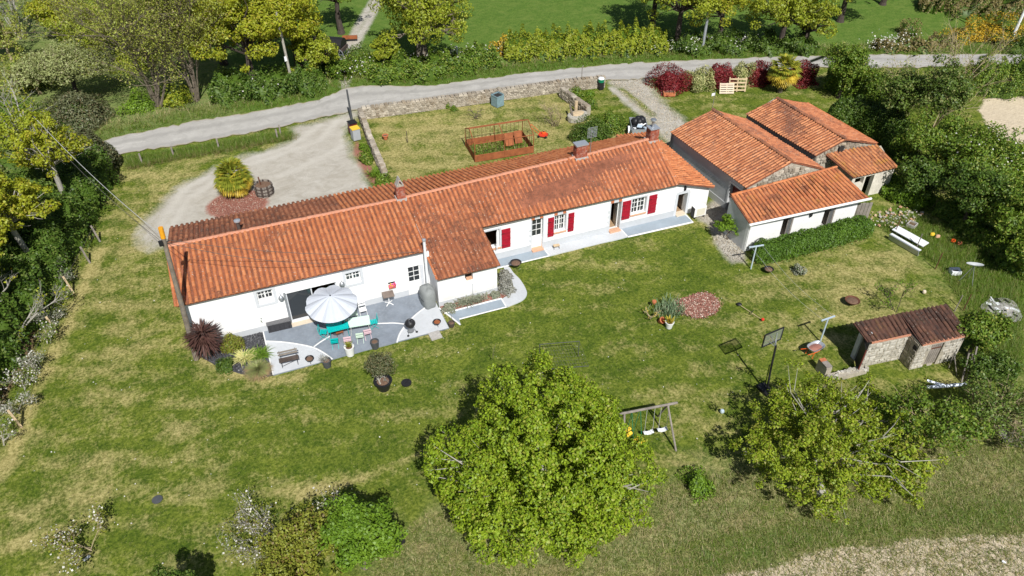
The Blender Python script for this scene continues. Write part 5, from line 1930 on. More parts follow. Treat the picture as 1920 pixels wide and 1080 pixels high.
E_ = (lambda x, y: np.array([x, y, zr(y) + .04]))
ro.patch(E_(x0 - .25, y1 - .02), E_(x1, y1 - .02), E_(x1, yb + .15), E_(x0 - .45, yb + .15), 'tile_stone', .04)
ro.patch(np.array([x1 + .01, y2 - .02, H1 - .02]), np.array([x3 + .1, y2 - .02, H1 - .02]), E_(x3 + .1, yb + .15), E_(x1 + .01, yb + .15), 'tile_stone', .04)
ro.finish(300)
for a, b, y in ((x0, x1 - .02, y1), (x1 + .05, x3, y2)):
    uzbox(MB(), a, b, y - .07, y + .05, H1 - .13, H1 - .02).build('eave_course', 'mortar_tile', out)
# open entrance on the left end: door leaf swung out
ml = Matrix.Rotation(R(-118), 3, 'Z')
hd = Vector((x0 - .02, y1 + .55, .9))
lf = MB().box(hd + ml @ Vector((.5, 0, 0)), (1.0, .04, 1.7), M=ml).build('open_door', 'dark_metal', out)
MB().box(hd + ml @ Vector((1.015, 0, 0)), (.03, .05, 1.7), M=ml).build('door_edge', 'old_red', lf)
MB().box((x0 + .16, (y1 + yb) / 2 + .1, H1 - .12), (.28, (yb - y1) - .95, .22)).build('lintel', 'grey_surround', out)
uzbox(MB(), x0 + .3, x1, y1 + .36, yb - .31, -.1, .02).build('floor', 'soil', out)
out.rotation_euler = (0, 0, OR)
# low ruined wall in front, orange coping
ru = thing('low_wall', 'low ruined wall stub with orange tile cap beside the wheelbarrow', 'wall', at(1548, 700))
q0, q1 = at(1535, 700), at(1556, 688)
qd = (q1 - q0) / np.linalg.norm(q1 - q0)
a_, b_ = at(1540, 672, .75), at(1556, 690, .75)
M_ = Matrix.Rotation(math.atan2(*(b_ - a_)[1::-1]), 3, 'Z')
cc = (a_ + b_) / 2
L_ = np.linalg.norm(b_ - a_)
MB().box((cc[0], cc[1], .35), (L_, .34, .74), M=M_).build('masonry', 'mortar', ru)
for k in range(3):
    MB().box(Vector((cc[0], cc[1], .77)) + M_ @ Vector(((k - 1) * L_ / 3.2, 0, 0)), (L_ / 3.4, .36, .05), M=M_).build('cap_tile', 'terracotta' if k == 0 else 'wood_grey', ru)
gw = thing('garden_wall_stub', 'broken pale rubble footing running out from the stone outhouse', 'wall', at(1600, 700))
g0, g1 = at(1553, 708, .2), at(1622, 690, .2)
M_ = Matrix.Rotation(math.atan2(*(g1 - g0)[1::-1]), 3, 'Z')
L_ = np.linalg.norm(g1 - g0)
ft = MB().box(((g0 + g1) / 2)[:2].tolist() + [.1], (L_, .4, .3), M=M_).build('footing', 'mortar', gw)
for k in range(14):
    v = Vector(((g0 + g1) / 2)[:2].tolist() + [.26]) + M_ @ Vector(((k / 13 - .5) * L_, random.uniform(-.12, .12), 0))
    MB().box(v, (random.uniform(.15, .3), random.uniform(.15, .28), random.uniform(.06, .2)), rot=random.uniform(0, 3), taper=.8).build('stone', 'stone_pale', gw)

# ------------------------------------------------------------------ garden walls along the road
def stone_wall(name, label, pts, h, th, coping=True, m='stone', z0=0.0):
    pts = [np.array(p[:2]) for p in pts]
    mid = pts[len(pts) // 2]
    root = thing(name, label, 'wall', (mid[0], mid[1], 0))
    for a, b in zip(pts[:-1], pts[1:]):
        L = np.linalg.norm(b - a)
        d = (b - a) / L
        n = np.array([-d[1], d[0]])
        mb = MB()
        mb.box(((a + b) / 2).tolist() + [h / 2 - .05], (L, th - .08, h), rot=math.atan2(d[1], d[0]))
        body = mb.build('wall_core', 'mortar', root)
        for sg in (1, -1):
            o = a + n * sg * (th / 2 - .045)
            stones_on(body, (o[0], o[1], 0), (d[0], d[1], 0), (0, 0, 1), (n[0] * sg, n[1] * sg, 0), L, h - .08, m, .3, .17, depth=.07)
        k = int(L / .38)
        mb = MB()
        for i in range(k):
            q = a + d * L * (i + .5) / k + n * random.gauss(0, .02)
            mb.box((q[0], q[1], h + .0), (L / k * random.uniform(.8, .98), th * random.uniform(.92, 1.1), random.uniform(.08, .17)), rot=math.atan2(d[1], d[0]) + random.gauss(0, .05), taper=.9)
        tag(mb.build('coping_stone', m, body), kind='stuff')
    return root


WA, WB, WC = at(680, 222), at(1050, 171), at(1133, 162)
wm = at(860, 198)
stone_wall('roadside_wall', 'long low rubble stone wall along the road behind the back garden', [WA, wm, WB, WC], 1.0, .45)
stone_wall('side_wall', 'mossy stone wall from the roadside wall down to the house gable', [WA + (-.1, .25, 0), at(695, 270), at(724, 340)], .85, .42)
stone_wall('dividing_wall', 'short mossy stone wall between back garden and the pale track', [at(1052, 180), at(1103, 216)], .8, .45)
iv = bush('ivy_clump', 'dark ivy clump hanging over the roadside stone wall', at(815, 203), .62, 1.15, 900, .12, 'leaf_dark', 'ivy', flat=.45, seed=4)
# ------------------------------------------------------------------ garden furniture and other loose things
def table(label, quad, z, m, under):
    q = [at(*p, z) for p in quad]                 # TL TR BR BL on the table top
    c = sum(q) / 4
    ux = ((q[1] - q[0]) + (q[2] - q[3])) / 2
    uy = ((q[0] - q[3]) + (q[1] - q[2])) / 2
    L, B = np.linalg.norm(ux), np.linalg.norm(uy)
    rz = math.atan2(ux[1], ux[0])
    t_ = thing('garden_table', label, 'table', (c[0], c[1], .02), rz, 'long garden tables on the terrace')
    MB().box((0, 0, z - .02), (L - .004, B, .035)).build('tabletop', m, t_, True)
    for sx in (-1, 1):
        for sy in (-1, 1):
            MB().tube([(sx * (L / 2 - .12), sy * (B / 2 - .1), z - .04), (sx * (L / 2 - .08), sy * (B / 2 - .06), 0)], .02, 6).build('leg', under, t_, True)
    return c, rz, L, B


tc1, trz, tL, tB = table('turquoise garden table with its far side in the parasol shade', [(611, 607), (651, 597.5), (654.5, 614.5), (614.5, 624.5)], .74, 'cyan_paint', 'cyan_dark')
tc2, _, _, _ = table('pale mint garden table in full sun beside the turquoise one', [(651, 597.5), (691, 591.5), (695.5, 607.5), (654.5, 614.5)], .74, 'mint_paint', 'pale_wire')
for k, (dx, dy, nm) in enumerate(((.35, .12, 'dark_pot'), (.55, .2, 'wood_pale'))):
    MB_ = MB().lathe([(.05, 0), (.07, .05), (.05, .07)], (tc1[0] + dx, tc1[1] + dy, .765), 10).build('bowl', nm)
    tag(MB_, ('small dark bowl on the shaded turquoise table', 'small wooden bowl on the shaded turquoise table')[k], 'bowl')


def chair_proto(label):
    """folding bistro chair: slatted seat and back, crossing legs"""
    t_ = thing('folding_chair', label, 'chair', (0, 0, .02), 0, 'folding chairs round the tables')
    for k in range(4):
        MB().box((0, -.15 + k * .1, .45), (.4, .085, .016)).build('seat_slat', 'cyan_paint', t_, True)
    for z in (.62, .79):
        MB().box((0, .235 + (z - .6) * .12, z), (.42, .016, .1)).build('back_slat', 'cyan_paint', t_, True)
    for sx in (-1, 1):
        MB().tube([(sx * .2, -.24, 0), (sx * .2, .2, .46), (sx * .2, .27, .86)], .013, 5).build('leg', 'cyan_paint', t_, True)
        MB().tube([(sx * .17, .24, 0), (sx * .17, -.2, .46)], .013, 5).build('leg', 'cyan_paint', t_, True)
    MB().tube([(-.2, -.2, .05), (.2, -.2, .05)], .01, 5).build('stretcher', 'cyan_paint', t_, True)
    return t_


chair0 = chair_proto('turquoise folding chair at the left end of the turquoise table')
first = True
for (p, q), ang, m, lab in (
        ((607, 626), R(72), 'cyan_paint', 'turquoise folding chair at the left end of the turquoise table'),
        ((628, 643), R(170), 'cyan_paint', 'turquoise folding chair pushed to the near side of the turquoise table'),
        ((652, 640), R(172), 'pink_paint', 'pale pink folding chair behind the white plant pot'),
        ((675, 633), R(170), 'sage_paint', 'pale green folding chair with one next to it tipped, near side of the mint table'),
        ((689, 626), R(178), 'pink_paint', 'pale pink folding chair at the near right corner of the mint table'),
        ((701, 607), R(-95), 'cyan_paint', 'turquoise folding chair at the right end of the mint table'),
        ((681, 584), R(0), 'white_paint', 'white folding chair on the far side of the mint table in sun'),
        ((664, 592), R(-4), 'sage_paint', 'pale green folding chair on the far side, shaded by the parasol')):
    c_ = at(p, q, .3)
    o_ = chair0 if first else copy_tree(chair0)
    first = False
    o_.location = (c_[0], c_[1], .02)
    o_.rotation_euler = (0, 0, ang + (0 if abs(ang) < .2 or abs(ang) > 2.5 else 0))
    o_['label'] = lab
    if m != 'cyan_paint':
        for k_ in [x for x in COL.objects if x.parent == o_]:
            paint(k_, m)
c_ = at(655, 636, .3)
rg = MB().box((at(637, 627)[0], at(637, 627)[1], .29), (.42, .42, .03)).build('stool', 'rust')
for sx in (-.17, .17):
    for sy in (-.17, .17):
        MB().tube([(at(637, 627)[0] + sx, at(637, 627)[1] + sy, .28), (at(637, 627)[0] + sx, at(637, 627)[1] + sy, .02)], .018, 5).build('leg', 'rust_dark', rg)
tag(rg, 'low brown stool at the near edge of the turquoise table', 'stool')

# parasol: eight gores, each its own sag
pc = at(619, 555, 2.75)
pr_ = thing('parasol', 'large pale grey parasol open over the turquoise table', 'parasol', (pc[0], pc[1], .02))
nG, rad_ = 10, 1.47
tiltM = Matrix.Rotation(R(7), 3, 'X')
V, F = [], []
rings = 6
for k in range(rings + 1):
    t_ = k / rings
    for a in range(nG * 4):
        th = 2 * math.pi * a / (nG * 4)
        rib = abs(math.cos(nG * th / 2))
        r_ = rad_ * t_ * (1 - .055 * (1 - rib) * t_)
        z_ = 2.78 - .62 * t_ ** 1.25 - .15 * (1 - rib) * t_ * (1 - .4 * t_)
        q = tiltM @ Vector((r_ * math.cos(th), r_ * math.sin(th), z_ - 2.4))
        V.append((q[0], q[1], q[2] + 2.4))
m_ = nG * 4
for k in range(rings):
    for a in range(m_):
        F.append((k * m_ + a, k * m_ + (a + 1) % m_, (k + 1) * m_ + (a + 1) % m_, (k + 1) * m_ + a))
mb = MB()
mb.add(V, F)
mb.build('canopy', 'parasol_cloth', pr_, True)
MB().tube([(0, .03, 0), (0, .03, 2.7)], .026, 8).build('pole', 'grey_metal', pr_, True)
MB().lathe([(.02, 2.76), (.045, 2.8), (.02, 2.86)], (0, -.05, 0), 8).build('finial', 'dark_metal', pr_, True)
MB().lathe([(.3, 0), (.3, .07), (.06, .1)], (0, .03, 0), 16).build('base', 'dark_pot', pr_, True)
for k in range(nG):
    th = 2 * math.pi * k / nG
    e = tiltM @ Vector((rad_ * .97 * math.cos(th), rad_ * .97 * math.sin(th), 2.13 - 2.4))
    MB().tube([(0, .03, 2.68), (e[0], e[1], e[2] + 2.39)], .009, 4).build('rib', 'grey_metal', pr_, True)

# storage box by the wall
c_ = at(525, 614, .0)
bx = thing('storage_box', 'dark woven storage box against the white wall by the sliding door', 'box', (c_[0], c_[1], .02), R(-2))
MB().box((0, 0, .27), (1.32, .6, .54)).build('body', 'rattan', bx, True)
MB().box((0, 0, .565), (1.38, .66, .05)).build('lid', 'rattan_lid', bx, True)
for k in range(5):
    MB().box((-.53 + k * .265, -.305, .27), (.02, .02, .52)).build('slat', 'dark_metal', bx, True)
# pedestal side table
c_ = at(730, 570)
st = thing('side_table', 'square brown side table on a white cross foot by the white wall', 'table', (c_[0], c_[1], .02), R(-3))
MB().box((0, 0, .74), (.68, .6, .04)).build('tabletop', 'brown_top', st, True)
MB().tube([(0, 0, .03), (0, 0, .72)], .035, 8).build('column', 'white_paint', st, True)
for k in range(4):
    a = R(45 + 90 * k)
    MB().tube([(0, 0, .1), (.3 * math.cos(a), .3 * math.sin(a), .02)], .028, 6).build('foot', 'white_paint', st, True)
MB().box((0, .2, .55), (.62, .2, .3)).build('apron', 'dark_metal', st, True)

# covered grill
c_ = at(806, 577)
cv = thing('covered_grill', 'tall grill under a grey cover in the corner by the white wing', 'grill cover', (c_[0], c_[1] + .25, .02), R(8))
V, F = [], []
nseg, lev = 24, 9
prof = [(0, .30, .36), (.08, .33, .42), (.35, .36, .47), (.7, .38, .5), (.95, .37, .5), (1.12, .34, .47), (1.22, .26, .38), (1.27, .12, .2), (1.28, .01, .02)]
for z_, a_, b_ in prof:
    for k in range(nseg):
        th = 2 * math.pi * k / nseg
        f_ = 1 + .05 * math.sin(th * 5 + z_ * 3) * (1.2 - z_)
        cx, sy = math.cos(th), math.sin(th)
        V.append((math.copysign(abs(cx) ** .7, cx) * a_ * f_, math.copysign(abs(sy) ** .7, sy) * b_ * f_, z_ + .03 * math.sin(th * 3) * (z_ > .9)))
for i in range(len(prof) - 1):
    for k in range(nseg):
        F.append((i * nseg + k, i * nseg + (k + 1) % nseg, (i + 1) * nseg + (k + 1) % nseg, (i + 1) * nseg + k))
MB().add([(q[0] * 1.12, q[1] * 1.12, q[2] * 1.1) for q in V], F).build('cover', 'cover_cloth', cv, True, True)
MB().tube([(-.39, -.3, .62), (-.42, -.1, .6), (-.4, .3, .64)], .012, 5).build('strap', 'dark_metal', cv, True)

# kettle barbecue
c_ = at(771, 625)
kb = thing('kettle_barbecue', 'black kettle barbecue with domed lid on the pale terrace corner', 'barbecue', (c_[0], c_[1], .02), R(15))
MB().lathe([(.06, .5), (.2, .54), (.28, .64), (.3, .74)], (0, 0, 0), 20).build('bowl', 'black_plastic', kb, True, True)
MB().lathe([(.31, .742), (.3, .82), (.23, .93), (.12, .99), (.02, 1.01)], (0, 0, 0), 20).build('lid', 'black_plastic', kb, True, True)
MB().tube([(-.07, 0, 1.0), (-.06, 0, 1.06), (.06, 0, 1.06), (.07, 0, 1.0)], .014, 6).build('handle', 'grey_metal', kb, True)
for k in range(3):
    a = R(90 + 120 * k)
    MB().tube([(.16 * math.cos(a), .16 * math.sin(a), .56), (.33 * math.cos(a), .33 * math.sin(a), .03)], .013, 6).build('leg', 'grey_metal', kb, True)
    if k:
        MB().lathe([(.07, -.015), (.07, .015)], (.33 * math.cos(a), .33 * math.sin(a), .07), 12).build('wheel', 'rubber', kb, True)
MB().lathe([(.2, .2), (.2, .215)], (0, 0, 0), 14).build('ash_tray', 'grey_metal', kb, True)
for dx in (-.09, .06):
    MB().lathe([(.04, .96), (.045, .985)], (dx, -.09, 0), 8).build('vent', 'grey_metal', kb, True)


def firebowl(label, p, r, m, fill, cat='fire bowl', legs=True, h=.34):
    c_ = at(*p)
    o_ = thing('fire_bowl', label, cat, (c_[0], c_[1], .02))
    MB().lathe([(r * .3, h - .2), (r * .75, h - .14), (r, h - .02), (r * 1.05, h), (r * .95, h - .01), (r * .7, h - .08), (r * .1, h - .1)], (0, 0, 0), 18).build('bowl', m, o_, True, True)
    MB().lathe([(r * .85, h - .07), (r * .7, h - .03), (.02, h - .015)], (0, 0, 0), 14).build('ash', fill, o_, True, True)
    if legs:
        for k in range(3):
            a = R(30 + 120 * k)
            MB().tube([(r * .6 * math.cos(a), r * .6 * math.sin(a), h - .16), (r * .7 * math.cos(a), r * .7 * math.sin(a), 0)], .014, 5).build('leg', 'dark_metal', o_, True)
    return o_


firebowl('rusty fire bowl on legs at the right end of the pale terrace', (820, 611), .23, 'dark_metal', 'rust')
firebowl('dark fire bowl on legs beside the slatted bench', (582, 680), .23, 'dark_metal', 'soil')
firebowl('large black cast iron pot on the lawn edge by the door path', (967, 502), .36, 'black_plastic', 'soil', 'pot', h=.42)
firebowl('rusty hollow bowl lying on the dry lawn by the sapling', (1596, 570), .42, 'rust_dark', 'soil', 'bowl', False, .3)
firebowl('small black bowl by the end of the clipped hedge', (1440, 510), .3, 'black_plastic', 'soil', 'bowl', False, .25)


def pot(name, label, p, r0, r1, h, m, soil=True, cat='plant pot', z=.02):
    c_ = at(*p)
    o_ = thing(name, label, cat, (c_[0], c_[1], z))
    MB().lathe([(r0, 0), (r1, h - .05), (r1 * 1.06, h - .05), (r1 * 1.06, h), (r1 * .9, h), (r1 * .88, h - .06)], (0, 0, 0), 20).build('pot', m, o_, True, True)
    MB().lathe([(r1 * .89, h - .07), (r1 * .4, h - .045)], (0, 0, 0), 16).build('soil', 'soil', o_, True)
    return o_


p_ = pot('potted_plant', 'tall dark grey pot with bare stem on the slate terrace', (704, 652), .19, .24, .5, 'dark_pot')
mb, tp = branchy((0, 0, .45), 1, .9, .1, 4, .02, 2, 3)
mb.build('stem', 'bark', p_, True)
leafmesh('leaves', tp, np.tile((0, 0, 1.), (len(tp), 1)), .06, 'leaf_dark', p_, tilt=.8).location = (0, 0, 0)
p_.children[-1].data.transform(Matrix.Translation(p_.location))
p_ = pot('potted_plant', 'tall white pot with a spiky yellow-green plant in front of the pink chair', (657, 665), .22, .27, .62, 'white_pot')
o_ = blades('leaves', np.tile((0, 0, .58), (46, 1)) + rng.normal(0, .04, (46, 3)) * (1, 1, 0), .42, .055, 'leaf_palm', None, .55, .9, .12)
o_.parent = p_
p_ = pot('potted_plant', 'dark grey pot with a small silvery plant at the terrace corner', (614, 687), .2, .25, .48, 'dark_pot')
o_ = blades('leaves', np.tile((-.1, .12, .44), (70, 1)) + rng.normal(0, .07, (70, 3)) * (1, 1, 0), .32, .03, 'leaf_grey', None, .8, .6, .5)
o_.parent = p_
p_ = pot('potted_plant', 'small dark pot with one thin stem by the blue path', (847, 612), .15, .19, .3, 'wood_dark')
mb = MB().tube([(0, 0, .25), (.03, 0, .6), (0, .02, .95)], .012, 5)
mb.build('stem', 'bark', p_, True)

# bench
c_ = at(544, 683)
be = thing('bench', 'small slatted bench with iron legs on the pale terrace', 'bench', (c_[0], c_[1], .03), R(-3))
for k in range(3):
    MB().box((0, -.18 + k * .13, .44), (1.05, .1, .025)).build('seat_slat', 'wood_dark', be, True)
for k in range(2):
    MB().box((0, .22 + k * .03, .6 + k * .16), (1.05, .025, .11)).build('back_slat', 'wood_grey', be, True)
for sx in (-.42, .42):
    MB().tube([(sx, -.2, 0), (sx, -.18, .43), (sx, .2, .43), (sx, .28, .85)], .014, 5).build('leg', 'dark_metal', be, True)
    MB().tube([(sx, .22, 0), (sx, .1, .43)], .014, 5).build('leg', 'dark_metal', be, True)
MB().tube([(-.42, -.19, .12), (.42, .1, .12)], .01, 5).build('brace', 'dark_metal', be, True)
# square paving slab
c_ = at(816, 629)
sl_o = MB().box((c_[0], c_[1], .0), (.66, .62, .09), rot=.05).build('paving_slab', 'concrete')
tag(sl_o, 'square pale stone slab set in the lawn at the terrace edge', 'slab')
# drain cover
c_ = at(762, 718)
dcv = thing('drain_cover', 'round black drain cover lying in the lawn beside the potted olive', 'drain cover', (c_[0], c_[1], -.02))
MB().lathe([(.28, 0), (.28, .07), (.25, .075), (.02, .075)], (0, 0, 0), 18).build('cover', 'black_plastic', dcv, True)
MB().box((.03, .02, .085), (.3, .05, .02), rot=.6).build('grip', 'rubber', dcv, True)
c_ = at(295, 937)
tag(MB().lathe([(.22, 0), (.24, .05), (.02, .06)], (c_[0], c_[1], -.02), 16).build('manhole', 'dark_pot'), 'round dark grey lid flush in the left lawn', 'drain cover')

# big potted olive on the lawn
p_ = pot('potted_olive', 'bushy olive tree in a big black pot on the lawn', (720, 728), .3, .47, .62, 'black_plastic', cat='potted tree', z=-.01)
MB().lathe([(.42, 0), (.42, .02)], (0, 0, .535), 16).build('clay_pebbles', 'salmon_stone', p_, True)
cc = np.array(p_.location)
mb, tp = branchy((0, 0, .5), 3, .8, .5, 8, .045, 2, 4)
mb.build('trunk', 'bark_grey', p_, True)
n_ = 2600
D = sph(n_)
P_ = D * (rng.uniform(.2, 1, n_) ** .45)[:, None] * lumpy(D, 12, .2)[:, None] * np.array([.78, .78, .68]) + np.array([-.05, .1, 1.75])
o_ = leafmesh('crown', P_, D + (0, 0, .3), .11, 'leaf_olive_grey', None, .8, .4)
o_.parent = p_

# little stool by door, heat pump, wheel
c_ = at(1043, 466)
sto = thing('stool', 'tiny wooden stool in front of the small shuttered window', 'stool', (c_[0], c_[1], .02), R(-5))
MB().box((0, 0, .24), (.42, .22, .05)).build('seat', 'wood_pale', sto, True)
for sx in (-.16, .16):
    for sy in (-.07, .07):
        MB().tube([(sx, sy, .22), (sx * 1.2, sy * 1.3, 0)], .016, 5).build('leg', 'wood_dark', sto, True)
c_ = at(1309, 408)
hp = thing('heat_pump', 'pale boxy heat pump unit standing by the right corner of the farmhouse', 'heat pump', (c_[0], c_[1] + .15, .0))
MB().box((.08, 0, .48), (.95, .36, .72)).build('casing', 'white_paint', hp, True)
MB().box((.12, -.19, .48), (.66, .02, .56)).build('grille', 'cream_ac', hp, True)
MB().box((-.43, 0, .48), (.05, .37, .74)).build('side_panel', 'dark_metal', hp, True)
for sx in (-.3, .42):
    MB().box((sx, 0, .06), (.08, .4, .12)).build('foot', 'dark_metal', hp, True)
c_ = onv(1421, 457, SV)
wh = thing('wagon_wheel', 'thin spoked wheel leaning on the white shed wall behind the hedge', 'wheel', (c_[0], SV - .1, .0))
rim = MB()
for k in range(24):
    a, b = 2 * math.pi * k / 24, 2 * math.pi * (k + 1) / 24
    rim.tube([(.42 * math.cos(a), 0, .42 + .42 * math.sin(a)), (.42 * math.cos(b), 0, .42 + .42 * math.sin(b))], .024, 5, cap=False)
rim.build('rim', 'rubber', wh, True)
for k in range(10):
    a = 2 * math.pi * k / 10
    MB().tube([(.04 * math.cos(a), 0, .42 + .04 * math.sin(a)), (.4 * math.cos(a), 0, .42 + .4 * math.sin(a))], .008, 4).build('spoke', 'grey_metal', wh, True)
MB().lathe([(.05, -.04), (.05, .04)], (0, 0, .42), 8).build('hub', 'dark_metal', wh, True)

# laundry poles with lines
lp = []
for i, ((bx_, by_), (tx, ty), lab) in enumerate((((1408, 503), (1414, 463), 'pale blue T-shaped laundry post beside the clipped hedge'), ((1538, 640), (1549, 598), 'pale blue T-shaped laundry post by the stone outhouse'))):
    b_ = at(bx_, by_)
    o_ = thing('laundry_post', lab, 'post', (b_[0], b_[1], 0), R(-8 if i == 0 else 2), 'laundry posts on the right lawn')
    MB().tube([(0, 0, -.05), (0, 0, 1.72)], .045, 8).build('post', 'blue_white', o_, True)
    MB().box((0, 0, 1.74), (.95 if i else 1.0, .07, .07)).build('crossbar', 'blue_white', o_, True)
    lp.append(np.array([b_[0], b_[1], 1.77]))
for dx in (-.38, .38):
    a, b = lp[0] + (dx, 0, 0), lp[1] + (dx, 0, 0)
    pts = [a + (b - a) * t_ - np.array([0, 0, .35 * math.sin(math.pi * t_)]) for t_ in np.linspace(0, 1, 9)]
    tag(MB().tube(pts, .006, 4).build('washing_line', 'pale_wire'), ('left' if dx < 0 else 'right') + ' washing line strung between the two pale posts', 'line', 'washing lines')

# wheelbarrow
c_ = at(1524, 664)
wb_ = thing('wheelbarrow', 'battered pale wheelbarrow with orange frame by the stone outhouse', 'wheelbarrow', (c_[0], c_[1], 0), R(8))
V = []
for (z_, a_, b_) in ((.34, .28, .2), (.62, .52, .34), (.62, .49, .31), (.38, .27, .19)):
    for k in range(16):
        th = 2 * math.pi * k / 16
        V.append((a_ * math.copysign(abs(math.cos(th)) ** .6, math.cos(th)) + .05 * (z_ > .5), b_ * math.copysign(abs(math.sin(th)) ** .6, math.sin(th)), z_))
F = [(i * 16 + k, i * 16 + (k + 1) % 16, (i + 1) * 16 + (k + 1) % 16, (i + 1) * 16 + k) for i in range(3) for k in range(16)]
F += [tuple(range(16))[::-1], tuple(48 + k for k in range(16))]
MB().add(V, F).build('tray', 'zinc', wb_, True)
MB().lathe([(.44, .5), (.2, .58), (.03, .6)], (.04, 0, 0), 14, 1, .65).build('load', 'mulch_chips', wb_, True)
for sy in (-1, 1):
    MB().tube([(.62, sy * .05, .2), (.1, sy * .2, .33), (-.4, sy * .24, .42), (-.85, sy * .26, .58)], .02, 6).build('handle', 'orange_paint', wb_, True)
    MB().tube([(-.25, sy * .23, .38), (-.32, sy * .24, 0)], .018, 6).build('leg', 'orange_paint', wb_, True)
mb = MB()
for k in range(16):
    a, b = 2 * math.pi * k / 16, 2 * math.pi * (k + 1) / 16
    mb.tube([(.62 + .16 * math.cos(a), 0, .2 + .16 * math.sin(a)), (.62 + .16 * math.cos(b), 0, .2 + .16 * math.sin(b))], .04, 6, cap=False)
mb.build('wheel', 'rubber', wb_, True)

# basketball hoop
b_ = at(1430, 728)
hoop = thing('basketball_hoop', 'black basketball hoop with clear backboard standing on the lawn', 'basketball hoop', (b_[0], b_[1], 0))
MB().box((0, -.15, .08), (.55, .75, .16)).build('base', 'dark_metal', hoop, True)
MB().tube([(0, -.3, .1), (.02, -.12, 1.6), (.05, .0, 3.1)], .055, 8).build('post', 'dark_metal', hoop, True)
MB().tube([(.0, -.1, .15), (.03, .02, 1.7)], .025, 6).build('brace', 'dark_metal', hoop, True)
bz = 3.42
MB().box((.05, .32, bz), (1.2, .03, .8)).build('backboard', 'clear_board', hoop, True)
for (c0, d0) in (((.05, .32, bz + .41), (1.28, .06, .05)), ((.05, .32, bz - .41), (1.28, .06, .05)), ((-.57, .32, bz), (.05, .06, .77)), ((.67, .32, bz), (.05, .06, .77))):
    MB().box(c0, d0).build('frame', 'dark_metal', hoop, True)
for dz in (.22, -.2):
    MB().tube([(.05, .0, 3.0), (-.15, .29, bz + dz)], .018, 5).build('strut', 'grey_metal', hoop, True)
    MB().tube([(.05, .0, 3.0), (.25, .29, bz + dz)], .018, 5).build('strut', 'grey_metal', hoop, True)
mb = MB()
for k in range(20):
    a, b = 2 * math.pi * k / 20, 2 * math.pi * (k + 1) / 20
    mb.tube([(.05 + .23 * math.cos(a), .62 + .23 * math.sin(a), 3.1), (.05 + .23 * math.cos(b), .62 + .23 * math.sin(b), 3.1)], .012, 5, cap=False)
mb.build('rim', 'rust', hoop, True)
hoop.rotation_euler = (0, 0, R(6))
# balls
c_ = at(1354, 771, .11)
tag(MB().lathe([(.004, -.13), (.09, -.09), (.125, 0), (.09, .09), (.004, .13)], c_, 14).build('ball', 'blue_white', smooth=True), 'pale blue ball in the shade of the walnut tree', 'ball')
c_ = at(1733, 547, .11)
tag(MB().lathe([(.004, -.13), (.09, -.09), (.125, 0), (.09, .09), (.004, .13)], c_, 14).build('ball', 'cream_sill', smooth=True), 'cream ball on the dry right-hand lawn', 'ball')

# swing set
A0, A1 = at(1165, 818), at(1288, 843)
hz = 2.15
t0, t1 = at(1158, 777, hz), at(1270, 755, hz)
sw = thing('swing_set', 'weathered wooden swing frame with two white seats on the lawn', 'swing', ((t0[0] + t1[0]) / 2, (t0[1] + t1[1]) / 2, 0))
mb = MB().tube([t0, t1], .065, 8)
mb.build('top_beam', 'wood_grey', sw)
dt = (t1 - t0) / np.linalg.norm(t1 - t0)
nt_ = np.array([-dt[1], dt[0], 0])
for q, s_ in ((t0 + dt * .35, -1), (t1 - dt * .5, 1)):
    for sg in (-1, 1):
        f = np.array([q[0], q[1], 0]) + nt_ * sg * 1.15 + dt * s_ * .25
        MB().tube([q, f - (0, 0, .05)], .05, 7).build('leg', 'wood_grey', sw)
L_ = np.linalg.norm(t1 - t0)
for f, lab in ((.56, 'left'), (.80, 'right')):
    c_ = t0 + dt * L_ * f
    s_ = thing('hanging_swing', f'white plastic swing seat hanging from the wooden frame, {lab} of the two', 'swing seat', (c_[0], c_[1], .45), group='white swing seats')
    mb = MB()
    for k in range(4):
        x = -.19 + k * .127
        z_ = .06 * ((k - 1.5) / 1.5) ** 2
        mb.box(c_ * (1, 1, 0) + dt * x + np.array([0, -.1, .42 + z_]), (.135, .22, .03), M=Matrix.Rotation(math.atan2(dt[1], dt[0]), 3, 'Z') @ Matrix.Rotation(.1 * (1.5 - k), 3, 'Y'))
    mb.build('seat', 'tv_white', s_)
    for sg in (-1, 1):
        MB().tube([c_ + dt * sg * .2, c_ * (1, 1, 0) + dt * sg * .22 + np.array([0, -.1, .47])], .011, 5).build('rope', 'pale_wire', s_)
c_ = t0 + dt * L_ * .3
gl = thing('glider_swing', 'yellow two-seat glider swing half hidden by the round tree', 'swing seat', (c_[0], c_[1], .3))
for dx, dy, z_ in ((-.12, .35, .55), (-.1, .2, .38), (0, -.3, .5), (.2, -.45, .36)):
    MB().box(c_ * (1, 1, 0) + np.array([dx, dy - .1, z_]), (.38, .16, .05), M=Matrix.Rotation(.3, 3, 'Z') @ Matrix.Rotation(.25, 3, 'X')).build('seat', 'yellow_plastic', gl)
for dx, dy in ((-.2, .3), (.2, .3), (-.2, -.4), (.25, -.4)):
    MB().tube([c_ + dt * dx, c_ * (1, 1, 0) + np.array([dx, dy - .1, .4])], .015, 5).build('rod', 'green_plastic', gl)
